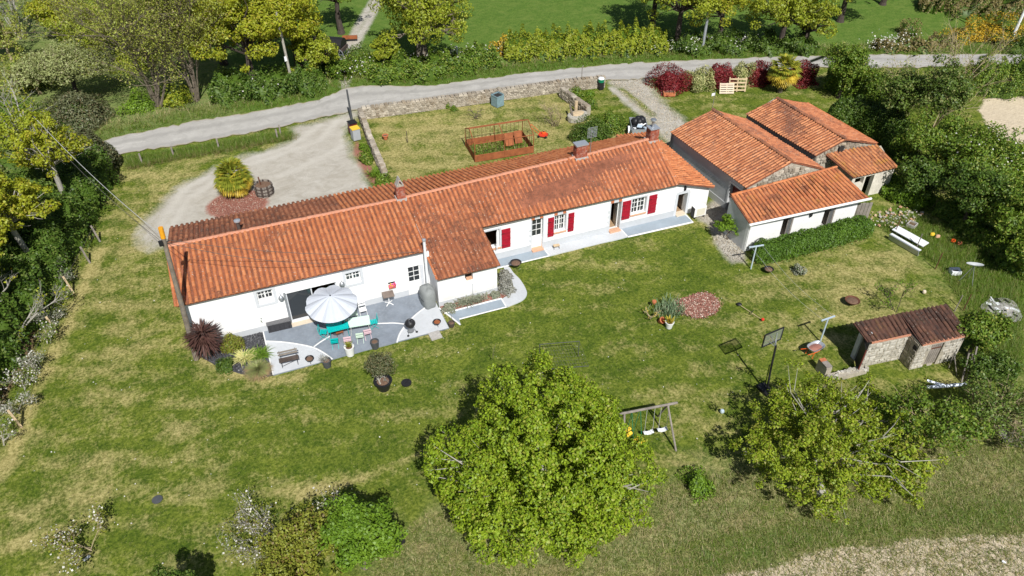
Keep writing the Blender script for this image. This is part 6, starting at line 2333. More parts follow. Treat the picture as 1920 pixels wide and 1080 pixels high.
# football goal behind the big tree
g0, g1 = at(1011, 674), at(1044, 690)
gg = thing('football_goal', 'small metal football goal with net behind the round tree', 'goal', (g0[0] + .6, g0[1] - .3, 0))
u_ = np.array([1, -.28, 0]) / 1.04
gh = 1.15
q0 = np.array([g0[0], g0[1], 0])
q1 = q0 + u_ * 2.2
bk = np.array([.2, -.9, 0])
for a, b in ((q0, q0 + (0, 0, gh)), (q1, q1 + (0, 0, gh)), (q0 + (0, 0, gh), q1 + (0, 0, gh)), (q0 + bk, q1 + bk)):
    MB().tube([a, b], .018, 6).build('bar', 'dark_pot', gg)
nm = MB()
for k in range(15):
    a = q0 + (q1 - q0) * k / 14
    nm.tube([a + (0, 0, gh), a + bk], .005, 3, cap=False)
for k in range(8):
    f = k / 7
    nm.tube([q0 + (0, 0, gh) + (bk - (0, 0, gh)) * f, q1 + (0, 0, gh) + (bk - (0, 0, gh)) * f], .005, 3, cap=False)
tag(nm.build('net', 'line_wire', gg), kind='stuff')
# strimmer lying on the lawn
a, b = at(1386, 571, .05), at(1430, 600, .08)
sm = thing('strimmer', 'strimmer with red motor lying on the lawn beside the bark bed', 'strimmer', ((a[0] + b[0]) / 2, (a[1] + b[1]) / 2, 0))
MB().tube([a, b], .016, 6).build('shaft', 'wood_pale', sm)
mdl = a + (b - a) * .55
MB().tube([mdl + (-.2, -.12, .02), mdl + (0, 0, .12), mdl + (.18, .1, .1)], .02, 6).build('handle', 'black_plastic', sm)
MB().lathe([(.07, -.03), (.1, .04), (.08, .11), (.03, .14)], b, 12).build('motor', 'red_plastic', sm)
MB().lathe([(.06, 0), (.16, .04), (.1, .1)], a, 12).build('guard', 'black_plastic', sm)

# bark-chip island, irises and pots
isl = np.array([at(1310, 574)[:2] + np.array([1.45 * math.cos(t_) * (1 + .12 * math.sin(3 * t_)), 1.15 * math.sin(t_) * (1 + .1 * math.sin(2 * t_ + 1))]) for t_ in np.linspace(0, 2 * math.pi, 26, endpoint=False)])
ic_ = isl.mean(0)
isl = ic_ + (isl - ic_) * (1 + np.random.default_rng(5).normal(0, .07, (len(isl), 1)))
tag(MB().prism([tuple(p) for p in ic_ + (isl - ic_) * .93], -.08, .012).build('bark_bed', 'soil'), kind='structure')
chips('bark_chips', isl, 4600, .1, 'mulch_chips', .02)
chips('bark_chips', ic_ + (isl - ic_) * 1.13, 700, .09, 'mulch_chips', .0)
ir = thing('iris_clump', 'clump of blue-green iris leaves beside the bark bed', 'plant', at(1255, 585))
c_ = at(1254, 584)
Pn = np.column_stack([rng.normal(0, .42, 420) + c_[0], rng.normal(0, .42, 420) + c_[1], np.zeros(420)])
blades('leaves', Pn, .62, .05, 'leaf_iris', ir, .28, .8, .25)
p_ = pot('flower_pot', 'white pot of yellow aloe-like flowers beside the iris clump', (1254, 614), .17, .25, .45, 'white_pot', z=0)
o_ = blades('flowers', np.tile((0, 0, .4), (70, 1)) + rng.normal(0, .07, (70, 3)) * (1, 1, 0), .4, .075, 'leaf_yellow', None, .5, .8, .08)
o_.parent = p_
c_ = at(1239, 605)
tp_ = thing('terracotta_pot', 'empty terracotta pot tipped beside the white flower pot', 'plant pot', (c_[0], c_[1], .14), 0)
MB().lathe([(.12, -.16), (.18, .12), (.21, .13), (.21, .18), (.17, .18), (.14, -.1)], (0, 0, 0), 16).build('pot', 'terracotta', tp_, True)
tp_.rotation_euler = (R(40), 0, R(20))
dw = thing('driftwood', 'gnarled driftwood and dried stems beside the iris clump', 'driftwood', at(1220, 590))
mb, tps = branchy(np.array([at(1222, 596)[0], at(1222, 596)[1], 0.0]), 4, .8, .9, 31, .05, 2, 3)
mb.build('branches', 'bark_tan', dw)
leafmesh('dry_leaves', tps[::3], np.tile((0, 0, 1.), (len(tps[::3]), 1)), .13, 'leaf_yellow', dw)
MB().lathe([(.1, 0), (.14, .14), (.12, .2)], at(1225, 577) + (0, 0, .35), 10).build('clay_head', 'terracotta', dw)
# small things on the right lawn
bush('lavender_bush', 'small grey-green lavender bush at the foot of the clipped hedge', at(1496, 510), .42, .5, 700, .1, 'leaf_lavender', seed=9)
for i, ((a, b), (c0, c1), w_, lab) in enumerate((((1667, 444), (1722, 476), .5, 'pale zinc trough edge lying along the dry lawn'), ((1677, 430), (1735, 462), .62, 'long white panel lying beside the pale trough'))):
    p, q = at(a, b, .2), at(c0, c1, .2)
    d_ = q - p
    L_ = np.linalg.norm(d_)
    rz = math.atan2(d_[1], d_[0])
    o_ = thing('panel', lab, 'panel', tuple((p + q) / 2 * (1, 1, 0)), rz)
    if i == 0:
        MB().box((0, 0, .22), (L_, .06, .44), M=Matrix.Rotation(.25, 3, 'X')).build('side', 'zinc', o_, True)
        MB().box((0, .1, .43), (L_, .2, .03)).build('lip', 'tv_white', o_, True)
    else:
        MB().box((0, 0, .32), (L_, w_, .06), M=Matrix.Rotation(.12, 3, 'X')).build('board', 'tv_white', o_, True)
        for sx in (-.35, .35):
            MB().box((sx * L_, 0, .14), (.12, .4, .28)).build('support', 'concrete', o_, True)
for (p, h_, lab) in (((1677, 438), 1.3, 'rusty thin stake beside the white panels, left'), ((1717, 467), 1.2, 'rusty thin stake at the right end of the white panels'), ((1754, 504), 1.25, 'thin fence stake between white panels and white table'), ((1790, 583), 1.2, 'thin leaning stake near the rear corner of the outhouse'), ((1806, 582), 1.25, 'thin pale stake beside the ivy on the outhouse')):
    b_ = at(*p)
    mb = MB().tube([(b_[0], b_[1], -.05), (b_[0] + random.uniform(-.03, .1), b_[1], h_)], .03, 6)
    tag(mb.build('stake', 'rust_dark' if h_ > 1.2 else 'wood_grey'), lab, 'stake', 'stakes on the right lawn')
b_ = at(1688, 418, 1.35)
# white oval tub on stand and white table
c_ = at(1812, 528)
tb = thing('satellite_dish', 'white oval dish on a metal tripod at the right lawn edge', 'dish', (c_[0], c_[1], 0))
ht_ = 1.35
Mx = Matrix.Rotation(R(-18), 3, 'X') @ Matrix.Rotation(R(12), 3, 'Y')
dish = MB()
V, F = [], []
for (r_, z_) in ((.02, -.1), (.25, -.075), (.45, -.01), (.5, .02), (.45, .015), (.02, -.07)):
    for k in range(20):
        th = 2 * math.pi * k / 20
        q = Mx @ Vector((r_ * math.cos(th) * 1.15, r_ * math.sin(th) * .85, z_))
        V.append((q[0] + .05, q[1], q[2] + ht_))
F = [(i * 20 + k, i * 20 + (k + 1) % 20, (i + 1) * 20 + (k + 1) % 20, (i + 1) * 20 + k) for i in range(5) for k in range(20)]
MB().add(V, F).build('dish', 'tv_white', tb, True, True)
for k in range(3):
    a = R(-90 + 120 * k)
    MB().tube([(.03, 0, ht_ - .1), (.45 * math.cos(a), .45 * math.sin(a), 0)], .02, 6).build('leg', 'grey_metal', tb, True)
c_ = at(1789, 512)
wt = thing('white_crate', 'low white plastic crate beside the white dish', 'crate', (c_[0], c_[1], 0), R(-20))
MB().box((0, 0, .14), (.62, .5, .28), taper=.96).build('body', 'tv_white', wt, True)
MB().box((-.05, -.1, .295), (.3, .08, .03)).build('handle', 'dark_metal', wt, True)
MB().box((.05, .1, .3), (.5, .18, .04)).build('lid', 'white_paint', wt, True)
# rubble heap and orange shards
rb_ = thing('rubble_heap', 'heap of broken tiles and pale rubble at the end of the plank screen', 'rubble', at(1680, 410))
for k in range(150):
    p = at(random.gauss(1678, 26), random.gauss(408, 9))
    s_ = random.uniform(.06, .2)
    MB().box((p[0], p[1], random.uniform(.0, .1)), (s_, s_ * random.uniform(.5, 1), s_ * random.uniform(.25, .6)), M=Matrix.Rotation(random.uniform(0, 6), 3, 'Z') @ Matrix.Rotation(random.uniform(-.6, .6), 3, 'X'), taper=.85).build('shard', random.choice(['stone_pale', 'salmon_stone', 'concrete', 'wood_pale', 'stone_pale']), rb_)
for i, ((a, b), m, lab) in enumerate((((1748, 440), 'yellow_plastic', 'pale orange broken crock lying in the weeds, left'), ((1758, 444), 'salmon_stone', 'salmon crock shard lying in the weeds, middle'), ((1787, 452), 'orange_paint', 'orange crock lying in the weeds, right'), ((1799, 457), 'terracotta', 'small terracotta crock farthest right in the weeds'))):
    c_ = at(a, b, .1)
    tag(MB().lathe([(.05, -.1), (.17, 0), (.14, .12), (.04, .15)], c_, 10, 1.1, .8).build('crock', m), lab, 'crock', 'broken crocks in the weeds')
c_ = at(1709, 424)
pl_ = thing('stone_planter', 'small square concrete planter near the rubble heap', 'planter', (c_[0], c_[1], 0), .4)
for c0, d0 in (((0, .25, .12), (.6, .06, .24)), ((0, -.25, .12), (.6, .06, .24)), ((.27, 0, .12), (.06, .44, .24)), ((-.27, 0, .12), (.06, .44, .24))):
    MB().box(c0, d0).build('side', 'concrete', pl_, True)
MB().box((0, 0, .08), (.48, .44, .12)).build('soil', 'soil', pl_, True)
# ash heap
isl = np.array([at(1880, 580)[:2] + np.array([1.15 * math.cos(t_), 1.0 * math.sin(t_)]) * (1 + .15 * math.sin(3 * t_)) for t_ in np.linspace(0, 2 * math.pi, 22, endpoint=False)])
ah = thing('ash_heap', 'grey bonfire ash heap with half burnt boards at the right edge', 'ash heap', (isl[:, 0].mean(), isl[:, 1].mean(), 0))
MB().prism([tuple(p) for p in isl], -.1, .03).build('ash', 'ash', ah)
c_ = isl.mean(0)
MB().lathe([(1.0, .02), (.6, .1), (.2, .16), (.02, .17)], (c_[0], c_[1], 0), 16).build('mound', 'ash', ah, False, True)
for k in range(26):
    a = random.uniform(0, 6.3)
    r_ = random.uniform(0, .9)
    MB().box((c_[0] + r_ * math.cos(a), c_[1] + r_ * math.sin(a), .16 - r_ * .1), (random.uniform(.1, .6), random.uniform(.05, .22), .04), rot=random.uniform(0, 3)).build('charred_board', random.choice(['dark_metal', 'wood_pale', 'concrete', 'tv_white']), ah)
# two fallen white beams in front of the outhouse
for i, (p, q, r_, lab) in enumerate((((1738, 726), (1812, 720), .09, 'long foil-white beam lying in front of the outhouse door'), ((1738, 713), (1770, 722), .07, 'short foil-white beam lying across the long one'))):
    a, b = at(*p, .3 if i == 0 else .42), at(*q, .35 if i == 0 else .42)
    tag(MB().tube([a, (a + b) / 2 - (0, 0, .03), b], [r_, r_, r_ * 1.1], 6).build('white_beam', 'foil'), lab, 'beam', 'white beams lying by the outhouse')
# leaning planks
for k, (p, q, h_) in enumerate((((1803, 716), (1817, 662), 1.55), ((1812, 712), (1824, 664), 1.5), ((1818, 716), (1832, 650), 1.9), ((1794, 704), (1790, 670), 1.1), ((1779, 690), (1789, 661), 1.1))):
    a = at(*p)
    tp2 = at(*q, h_)
    tag(MB().tube([(a[0], a[1], 0), tp2], .05 if k < 3 else .025, 5).build('leaning_pole', 'wood_grey'), ('leftmost stout grey pole leaning by the ivy of the outhouse', 'middle stout grey pole leaning by the ivy of the outhouse', 'tallest grey pole leaning by the ivy of the outhouse', 'thin stick leaning on the right end of the outhouse wall', 'thin stick leaning on the outhouse beside its door')[k], 'pole', 'poles leaning by the outhouse')
# litter on lawn
tag(MB().box(at(163, 1047) + (0, 0, .02), (.3, .12, .03), rot=.6).build('white_scrap', 'tv_white'), 'small white scrap on the grass under the pear blossom', 'scrap')
tag(MB().tube([at(1878, 1053) + (0, 0, .06), at(1885, 1057) + (0, 0, .06)], .05, 8).build('bottle', 'tv_white'), 'white plastic bottle on the ploughed field', 'bottle')
c_ = at(745, 1016)
tag(MB().box((c_[0], c_[1], .2), (.55, .5, .4), rot=.3, taper=.9).build('black_tub', 'black_plastic'), 'black plastic tub half hidden by the dense green shrub', 'tub')

# ------------------------------------------------------------------ back garden and yard
ghz = 2.1
c0, c1, c2, c3 = at(891, 304), at(1000, 286), at(976, 247), at(869, 275)
gh_ = thing('greenhouse_frame', 'rusty bare greenhouse frame with metal skirt in the back garden', 'greenhouse', (sum([c0, c1, c2, c3]) / 4)[:3] * (1, 1, 0))
gx = (c1 - c0) / np.linalg.norm(c1 - c0)
gy0 = c3 - c0
gy = np.array([-gx[1], gx[0], 0])
GL = np.linalg.norm(c1 - c0)
GW = 2.7
GP = lambda x, y, z: c0 + gx * x + gy * y + np.array([0, 0, z])
sk = .55
Mg = Matrix.Rotation(math.atan2(gx[1], gx[0]), 3, 'Z')
for (x, y, dx, dy) in ((GL / 4, 0, GL / 2 - .03, .03), (GL * 3 / 4, 0, GL / 2 - .03, .03), (GL / 4, GW, GL / 2 - .03, .03), (GL * 3 / 4, GW, GL / 2 - .03, .03), (0, GW / 2, .03, GW - .06), (GL, GW / 2, .03, GW - .06)):
    MB().box(GP(x, y, sk / 2), (dx, dy, sk), M=Mg).build('skirt_panel', 'rust', gh_)
ev, rd = 1.55, 2.2
for x in (0, GL / 2, GL):
    for y in (0, GW):
        MB().tube([GP(x, y, 0), GP(x, y, ev)], .035, 5).build('post', 'rust', gh_)
    for y in (0, GW):
        MB().tube([GP(x, y, ev), GP(x, GW / 2, rd)], .035, 5).build('rafter', 'rust', gh_)
for y, z_ in ((0, ev), (GW, ev), (GW / 2, rd), (0, sk), (GW, sk)):
    MB().tube([GP(0, y, z_), GP(GL, y, z_)], .035, 5).build('rail', 'rust', gh_)
nb_ = 14
for k in range(1, nb_):
    x = GL * k / nb_
    if k == nb_ // 2:
        continue
    for y in (0, GW):
        MB().tube([GP(x, y, sk), GP(x, y, ev)], .014, 4).build('bar', 'rust_dark', gh_)
for x in (0, GL):
    for k in range(1, 6):
        y = GW * k / 6
        MB().tube([GP(x, y, sk if x else .5), GP(x, y, ev + (rd - ev) * (1 - abs(y - GW / 2) / (GW / 2)))], .014, 4).build('bar', 'rust_dark', gh_)
for (x, y, w_) in ((3.3, 1.6, .7), (4.1, 1.75, .6)):
    MB().box(GP(x, y, .6), (w_, .04, 1.0), M=Mg @ Matrix.Rotation(-.5, 3, 'X')).build('panel', 'rust', gh_)
gp = thing('greenhouse_plants', 'low green plants growing inside the rusty greenhouse frame', 'plants', GP(GL / 2, GW / 2, 0))
Pn = np.array([GP(random.uniform(.2, GL - .2), random.uniform(.2, GW - .2), 0) for _ in range(900)])
o_ = blades('plants', Pn, .4, .06, 'grass_bright', gp, .6, .7, .4)
tag(gp, kind='stuff')
del gp['label'], gp['category']
# lawn mower
c_ = at(1018, 256)
lm = thing('lawn_mower', 'red lawn mower with folded handle on the back lawn', 'mower', (c_[0], c_[1], 0), R(-38))
MB().box((0, 0, .2), (.75, .5, .18), taper=.85).build('deck', 'red_plastic', lm, True)
MB().lathe([(.18, .28), (.18, .4), (.1, .45)], (.05, 0, 0), 12).build('motor', 'orange_paint', lm, True)
MB().lathe([(.07, .45), (.05, .48)], (.05, 0, 0), 10).build('cap', 'dark_metal', lm, True)
for sx in (-.3, .3):
    for sy in (-.27, .27):
        MB().tube([(sx, sy - .03, .1), (sx, sy + .03, .1)], .1, 10).build('wheel', 'rubber', lm, True)
for sy in (-.2, .2):
    MB().tube([(-.3, sy, .28), (-1.05, sy, .85)], .018, 5).build('handle', 'orange_paint', lm, True)
MB().tube([(-1.05, -.2, .85), (-1.05, .2, .85)], .03, 5).build('grip', 'orange_paint', lm, True)
# compost bag
c_ = at(933, 197)
cb = thing('compost_bag', 'open pale blue-green garden waste bag against the stone wall', 'bag', (c_[0], c_[1], 0), R(20))
MB().box((0, 0, .45), (.8, .8, .9)).build('bag', 'compost_cloth', cb, True)
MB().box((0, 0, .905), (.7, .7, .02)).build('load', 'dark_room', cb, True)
for c0_, d0_ in (((0, .38, .95), (.84, .06, .12)), ((0, -.38, .93), (.84, .06, .08)), ((.39, 0, .97), (.06, .7, .16)), ((-.39, 0, .94), (.06, .7, .1))):
    MB().box(c0_, d0_).build('rim', 'compost_cloth', cb, True)
for sx in (-.3, .3):
    MB().tube([(sx - .12, .38, .98), (sx, .4, 1.12), (sx + .12, .38, .98)], .02, 5).build('handle', 'dark_metal', cb, True)
# pot and stake
c_ = at(723, 261)
tp_ = thing('terracotta_pot', 'small terracotta pot standing on the back lawn near the side wall', 'plant pot', (c_[0], c_[1], 0))
MB().lathe([(.14, 0), (.22, .3), (.26, .3), (.26, .38), (.2, .38), (.18, .3)], (0, 0, 0), 16).build('pot', 'terracotta', tp_, True)
MB().lathe([(.19, .32), (.05, .34)], (0, 0, 0), 12).build('soil', 'soil', tp_, True)
b_ = at(764, 267)
tag(MB().tube([(b_[0], b_[1], 0), (b_[0], b_[1], 1.0)], .03, 5).build('garden_stake', 'wood_dark'), 'single dark stake standing alone on the back lawn', 'stake')
# well stone with post
c_ = at(1082, 224)
wl = thing('stone_trough', 'old pale stone trough with straw beside a leaning post in the back garden', 'trough', (c_[0], c_[1], 0), R(10))
MB().lathe([(.75, 0), (.8, .4), (.78, .5), (.5, .52), (.45, .45)], (0, 0, 0), 14, 1.2, .8).build('basin', 'stone_pale', wl, True)
MB().lathe([(.6, .5), (.3, .56), (.03, .58)], (.1, .1, 0), 12, 1.2, .8).build('straw', 'wood_pale', wl, True)
MB().tube([(-.6, -.3, .3), (-.3, .5, .7), (-.05, 1.0, .9)], .1, 6).build('log', 'bark', wl, True)
b_ = at(1082, 218)
tag(MB().tube([(b_[0] + .1, b_[1] + .5, 0), (b_[0] + .12, b_[1] + .5, 1.15)], .15, 9).build('wooden_post', 'wood_pale'), 'thick pale wooden post beside the stone trough', 'post')
# letter box on the wall end
c_ = at(1126, 167)
lb = thing('green_bin', 'green and white lidded bin at the end of the roadside wall', 'bin', (c_[0], c_[1], 0))
MB().box((0, 0, .35), (.42, .42, .7)).build('stand', 'black_plastic', lb, True)
MB().lathe([(.28, .7), (.3, .95), (.26, 1.0)], (0, 0, 0), 14).build('bucket', 'green_plastic', lb, True)
MB().lathe([(.3, 1.0), (.22, 1.1), (.04, 1.13)], (0, 0, 0), 14).build('lid', 'tv_white', lb, True)
c_ = at(1090, 157)
tag(MB().tube([(c_[0], c_[1], 0), (c_[0], c_[1], 1.6), (c_[0] + .12, c_[1], 1.75)], .035, 6).build('tap_post', 'wood_grey'), 'short grey tap post standing behind the roadside wall', 'post')

# wheelie bins
for i, ((p, q), body, lid, lab) in enumerate((((663, 250), 'bin_maroon', 'black_plastic', 'dark red wheelie bin by the wall corner, behind the yellow-lidded one'), ((668, 261), 'bin_grey', 'yellow_plastic', 'grey wheelie bin with yellow lid by the wall corner'))):
    c_ = at(p, q)
    o_ = thing('wheelie_bin', lab, 'bin', (c_[0], c_[1], 0), R(8), 'wheelie bins at the gate')
    MB().box((0, 0, .52), (.62, .6, .95), M=None, taper=1.0).build('body', body, o_, True)
    MB().box((0, 0, 1.02), (.68, .66, .07)).build('lid', lid, o_, True)
    MB().box((0, .35, .96), (.5, .06, .05)).build('handle', 'black_plastic', o_, True)
    for sx in (-.26, .26):
        MB().tube([(sx - .03, .3, .12), (sx + .03, .3, .12)], .12, 10).build('wheel', 'rubber', o_, True)

# half barrel on the palm bed
c_ = at(497, 363)
br = thing('wine_press', 'old slatted wine press tub with iron hoops on the bark bed', 'press', (c_[0], c_[1], 0))
for k in range(26):
    th = 2 * math.pi * k / 26
    MB().box((.6 * math.cos(th), .6 * math.sin(th), .42), (.05, .128, .84), rot=th).build('stave', 'wood_grey' if k % 3 else 'wood_dark', br, True)
for z_ in (.16, .42, .68):
    mb = MB()
    for k in range(26):
        a, b = 2 * math.pi * k / 26, 2 * math.pi * (k + 1) / 26
        mb.tube([(.65 * math.cos(a), .65 * math.sin(a), z_), (.65 * math.cos(b), .65 * math.sin(b), z_)], .03, 4, cap=False)
    mb.build('hoop', 'wood_dark', br, True)
MB().lathe([(.56, .7), (.1, .73)], (0, 0, 0), 16).build('soil', 'soil', br, True)
MB().tube([(-.15, .1, .7), (-.2, .15, 1.35)], .05, 6).build('screw', 'rust_dark', br, True)
chips('bark_chips', PALMBED * .9 + PALMBED.mean(0) * .1, 4200, .06, 'mulch_chips', -.01)

# road trailer
c_ = at(1196, 250)
tr_ = thing('car_trailer', 'grey box trailer with black tarp and white load on the pale track', 'trailer', (c_[0], c_[1], 0), R(-112))
BL, BW = 2.15, 1.3
MB().box((0, 0, .52), (BL, BW, .06)).build('bed', 'dark_metal', tr_, True)
for nm_, c0_, d0_ in (('side_board', (0, BW / 2, .72), (BL, .04, .38)), ('side_board', (0, -BW / 2, .72), (BL, .04, .38)), ('tailgate', (BL / 2, 0, .72), (.04, BW - .05, .38)), ('front_board', (-BL / 2, 0, .72), (.04, BW - .05, .38))):
    MB().box(c0_, d0_).build(nm_, 'zinc', tr_, True)
MB().box((BL / 2 + .03, 0, .47), (.06, BW, .12)).build('bumper', 'zinc', tr_, True)
for sy in (-1, 1):
    MB().box((BL / 2 + .065, sy * .52, .47), (.02, .16, .1)).build('tail_light', 'red_plastic', tr_, True)
    w_ = MB()
    w_.tube([(.1, sy * .78 - .09, .3), (.1, sy * .78 + .09, .3)], .3, 16)
    wo = w_.build('wheel', 'rubber', tr_, True)
    MB().tube([(.1, sy * .78 - .1, .3), (.1, sy * .78 + .1, .3)], .16, 12).build('rim', 'zinc', wo, True)
    mb = MB()
    for k in range(7):
        a, b = math.pi * k / 7, math.pi * (k + 1) / 7
        mb.box((.1 + .37 * math.cos((a + b) / 2), sy * .78, .3 + .37 * math.sin((a + b) / 2)), (.19, .22, .03), M=Matrix.Rotation(math.pi / 2 - (a + b) / 2, 3, 'Y'))
    mb.build('mudguard', 'tv_white', tr_, True)
MB().tube([(-BL / 2, .3, .48), (-BL / 2 - .9, 0, .46), (-BL / 2, -.3, .48)], .035, 5).build('drawbar', 'dark_metal', tr_, True)
V = []
tar = MB()
for k in range(7):
    tar.lathe([(.3, -.2), (.34, 0), (.2, .22), (.03, .28)], (random.uniform(-.9, -.2), random.uniform(-.4, .4), .85 + random.uniform(0, .15)), 9)
tar.build('tarpaulin', 'black_plastic', tr_, True, True)
for k in range(9):
    MB().box((random.uniform(.0, .85), random.uniform(-.5, .5), random.uniform(.75, .95)), (random.uniform(.2, .5), random.uniform(.15, .4), .08), M=Matrix.Rotation(random.uniform(0, 3), 3, 'Z') @ Matrix.Rotation(random.uniform(-.5, .5), 3, 'X')).build('load', random.choice(['tv_white', 'white_paint', 'blue_white', 'dark_metal']), tr_, True)

# pallets and orange planter by the red hedge
c_ = at(1362, 177)
for i, (p, rz, tilt_, lab) in enumerate((((1362, 176), -.38, -1.15, 'pale pallet leaning in front, with two upright slat rows'), ((1381, 172), -.38, -1.35, 'taller pale pallet frame leaning behind, against the hedge'))):
    c_ = at(*p)
    o_ = thing('pallet', lab, 'pallet', (c_[0], c_[1], 0), rz, 'pallets leaning on the red hedge')
    o_.rotation_euler = (-tilt_ , 0, rz)
    w_, h_ = ((1.3, .95), (1.6, 1.3))[i]
    for k in range(5 if i == 0 else 4):
        MB().box((0, (k + .5) * h_ / (5 if i == 0 else 4), .05), (w_, .13, .025)).build('slat', 'wood_pale' if i else 'cream_sill', o_, True)
    for sx in (-1, 0, 1):
        MB().box((sx * (w_ / 2 - .06), h_ / 2, -.01), (.1, h_, .09)).build('bearer', 'wood_pale', o_, True)
c_ = at(1254, 179)
op = thing('orange_trough', 'low orange planting trough at the foot of the red bush', 'planter', (c_[0], c_[1], 0), -.35)
MB().box((0, 0, .18), (1.0, .42, .36), taper=1.06).build('trough', 'terracotta', op, True)
MB().box((.53, 0, .18), (.06, .3, .3)).build('end_piece', 'salmon_stone', op, True)
MB().box((0, 0, .365), (.9, .34, .02)).build('soil', 'soil', op, True)

# poles and wires
def wood_pole(label, b, h, lean, r=.12, m='pole_wood', cap=None):
    b = np.array(b)
    o_ = thing('utility_pole', label, 'pole', (b[0], b[1], 0))
    top = b + np.array([lean[0], lean[1], h])
    MB().tube([b - (0, 0, .1), (b + top) / 2, top], [r * 1.25, r * 1.05, r * .85], 10).build('pole', m, o_)
    if cap:
        d = (top - b) / np.linalg.norm(top - b)
        MB().tube([top - d * .6, top + d * .02], r * .98, 10).build('cap', cap, o_)
        MB().box(top - d * .8 + (-.16, -.1, 0), (.2, .16, .26)).build('junction_box', 'black_plastic', o_)
        MB().tube([top - d * .9 + (-.1, 0, 0), top - d * .85 + (.25, 0, .05)], .03, 5).build('bracket', 'dark_metal', o_)
    return o_, top


pb = at(368, 672)
tp_pole = at(301, 427, 8.4)
_, ptop = wood_pole('leaning wooden pole with orange cap rising in front of the left gable', pb, 8.4, (tp_pole[0] - pb[0], tp_pole[1] - pb[1]), .125, cap='orange_cap')
b2_ = at(552, 174)
_, ptop2 = wood_pole('tall pale pole on the verge beside the yellow oaks', b2_, 7.2, (-.2, .3), .11, 'bark_grey')
MB().box((b2_[0] - .2, b2_[1], 3.2), (.2, .12, .4)).build('notice', 'tv_white', _)
b3_ = at(660, 226)
_, ptop3 = wood_pole('short dark green-grey pole at the wall corner by the bins', b3_, 2.75, (-.05, .1), .085, 'dark_pot')
for (p, h_, ln_, lab) in (((1316, 96), 8.0, (.1, .0), 'grey metal lamp post before the dark roadside trees'), ((1892, 84), 9.0, (.5, 0), 'leaning white metal post at the far right beyond the road')):
    b_ = at(*p)
    o_ = thing('lamp_post', lab, 'lamp post', (b_[0], b_[1], 0), group='lamp posts beyond the road')
    tp_ = np.array([b_[0] + ln_[0], b_[1] + ln_[1], h_])
    MB().tube([(b_[0], b_[1], 0), (b_[0] + (tp_[0] - b_[0]) * .4, b_[1], h_ * .4), tp_], [.16, .13, .09], 8).build('post', 'tv_white' if h_ > 8.5 else 'zinc', o_)
    MB().tube([tp_ - (0, 0, .1), tp_ + (-.9, -.5, .15)], .04, 6).build('arm', 'zinc', o_)
    MB().box(tp_ + (-1.1, -.6, .14), (.6, .25, .1)).build('lamp_head', 'zinc', o_)


def wire(label, a, b, sag, r=.012, m='line_wire', n=18):
    a, b = np.array(a), np.array(b)
    pts = [a + (b - a) * t_ - np.array([0, 0, sag * 4 * t_ * (1 - t_)]) for t_ in np.linspace(0, 1, n)]
    return tag(MB().tube(pts, r, 4).build('wire', m), label, 'wire', 'overhead wires')


wire('cable from the orange-capped pole across the left roof to the wall', ptop - (0, 0, .7), (9.6, -.35, 3.3), .5)
wire('second cable from the orange-capped pole sagging over the left roof', ptop - (0, 0, .9), (9.5, -.33, 3.2), 1.0)
wire('upper cable running from the orange-capped pole to the left trees', ptop - (.1, 0, .4), at(60, 215, 7.5), .5, .016, 'pale_wire')
wire('lower cable running from the orange-capped pole to the left trees', ptop - (.1, 0, .9), at(60, 223, 7.0), .7, .012)
# sign by the road
b_ = at(588, 163)
sg_ = thing('road_sign', 'small pale square sign on a post beyond the road junction', 'sign', (b_[0], b_[1], 0), YAW)
MB().tube([(0, 0, 0), (0, 0, 1.0)], .03, 6).build('post', 'dark_metal', sg_, True)
MB().box((0, -.04, 1.05), (.55, .03, .5)).build('plate', 'cream_sill', sg_, True)
MB().box((.05, -.06, 1.1), (.2, .01, .12)).build('emblem', 'dark_pot', sg_, True)
# old dark cart under the oaks
c_ = at(628, 104)
ct = thing('old_cart', 'dark covered cart with big wheels under the roadside oaks', 'cart', (c_[0], c_[1], 0), R(-35))
V = []
F = []
for x in (-1.1, 1.1):
    for k in range(9):
        a = math.pi * k / 8
        V.append((x, .75 * math.cos(a), 1.1 + .75 * math.sin(a)))
F = [(k, k + 1, 10 + k, 9 + k) for k in range(8)] + [tuple(range(9)), tuple(range(9, 18))[::-1]]
MB().add(V, F).build('cover', 'black_plastic', ct, True)
MB().box((0, 0, .85), (2.4, 1.4, .35)).build('bed', 'wood_dark', ct, True)
for sx in (-.7, .8):
    for sy in (-.85, .85):
        mb = MB()
        for k in range(16):
            a, b = 2 * math.pi * k / 16, 2 * math.pi * (k + 1) / 16
            mb.tube([(sx + .5 * math.cos(a), sy, .5 + .5 * math.sin(a)), (sx + .5 * math.cos(b), sy, .5 + .5 * math.sin(b))], .035, 4, cap=False)
        for k in range(6):
            a = 2 * math.pi * k / 6
            mb.tube([(sx, sy, .5), (sx + .48 * math.cos(a), sy, .5 + .48 * math.sin(a))], .02, 4, cap=False)
        mb.build('wheel', 'zinc', ct, True)
# beams lying beside
for k, (p, q) in enumerate((((706, 101), (756, 108)), ((717, 112), (760, 121)))):
    a, b = at(*p, .4), at(*q, .4)
    tag(MB().tube([a, b], .1, 6).build('timber', 'wood_pale'), ('upper pale timber lying under the big roadside oak', 'lower pale timber lying under the big roadside oak')[k], 'timber', 'timbers under the oak')
b_ = at(858, 118)
tag(MB().tube([(b_[0], b_[1], 0), (b_[0], b_[1], 1.6), (b_[0] - .15, b_[1], 1.7)], .06, 6).build('white_post', 'tv_white'), 'short white marker post right of the big roadside oak', 'post')
c_ = at(656, 78)
tag(MB().box((at(657, 77)[0], at(657, 77)[1], .4), (1.5, .3, .3), rot=-.3).build('timber', 'rust'), 'orange timber lying beside the dark cart', 'timber', 'timbers under the oak')

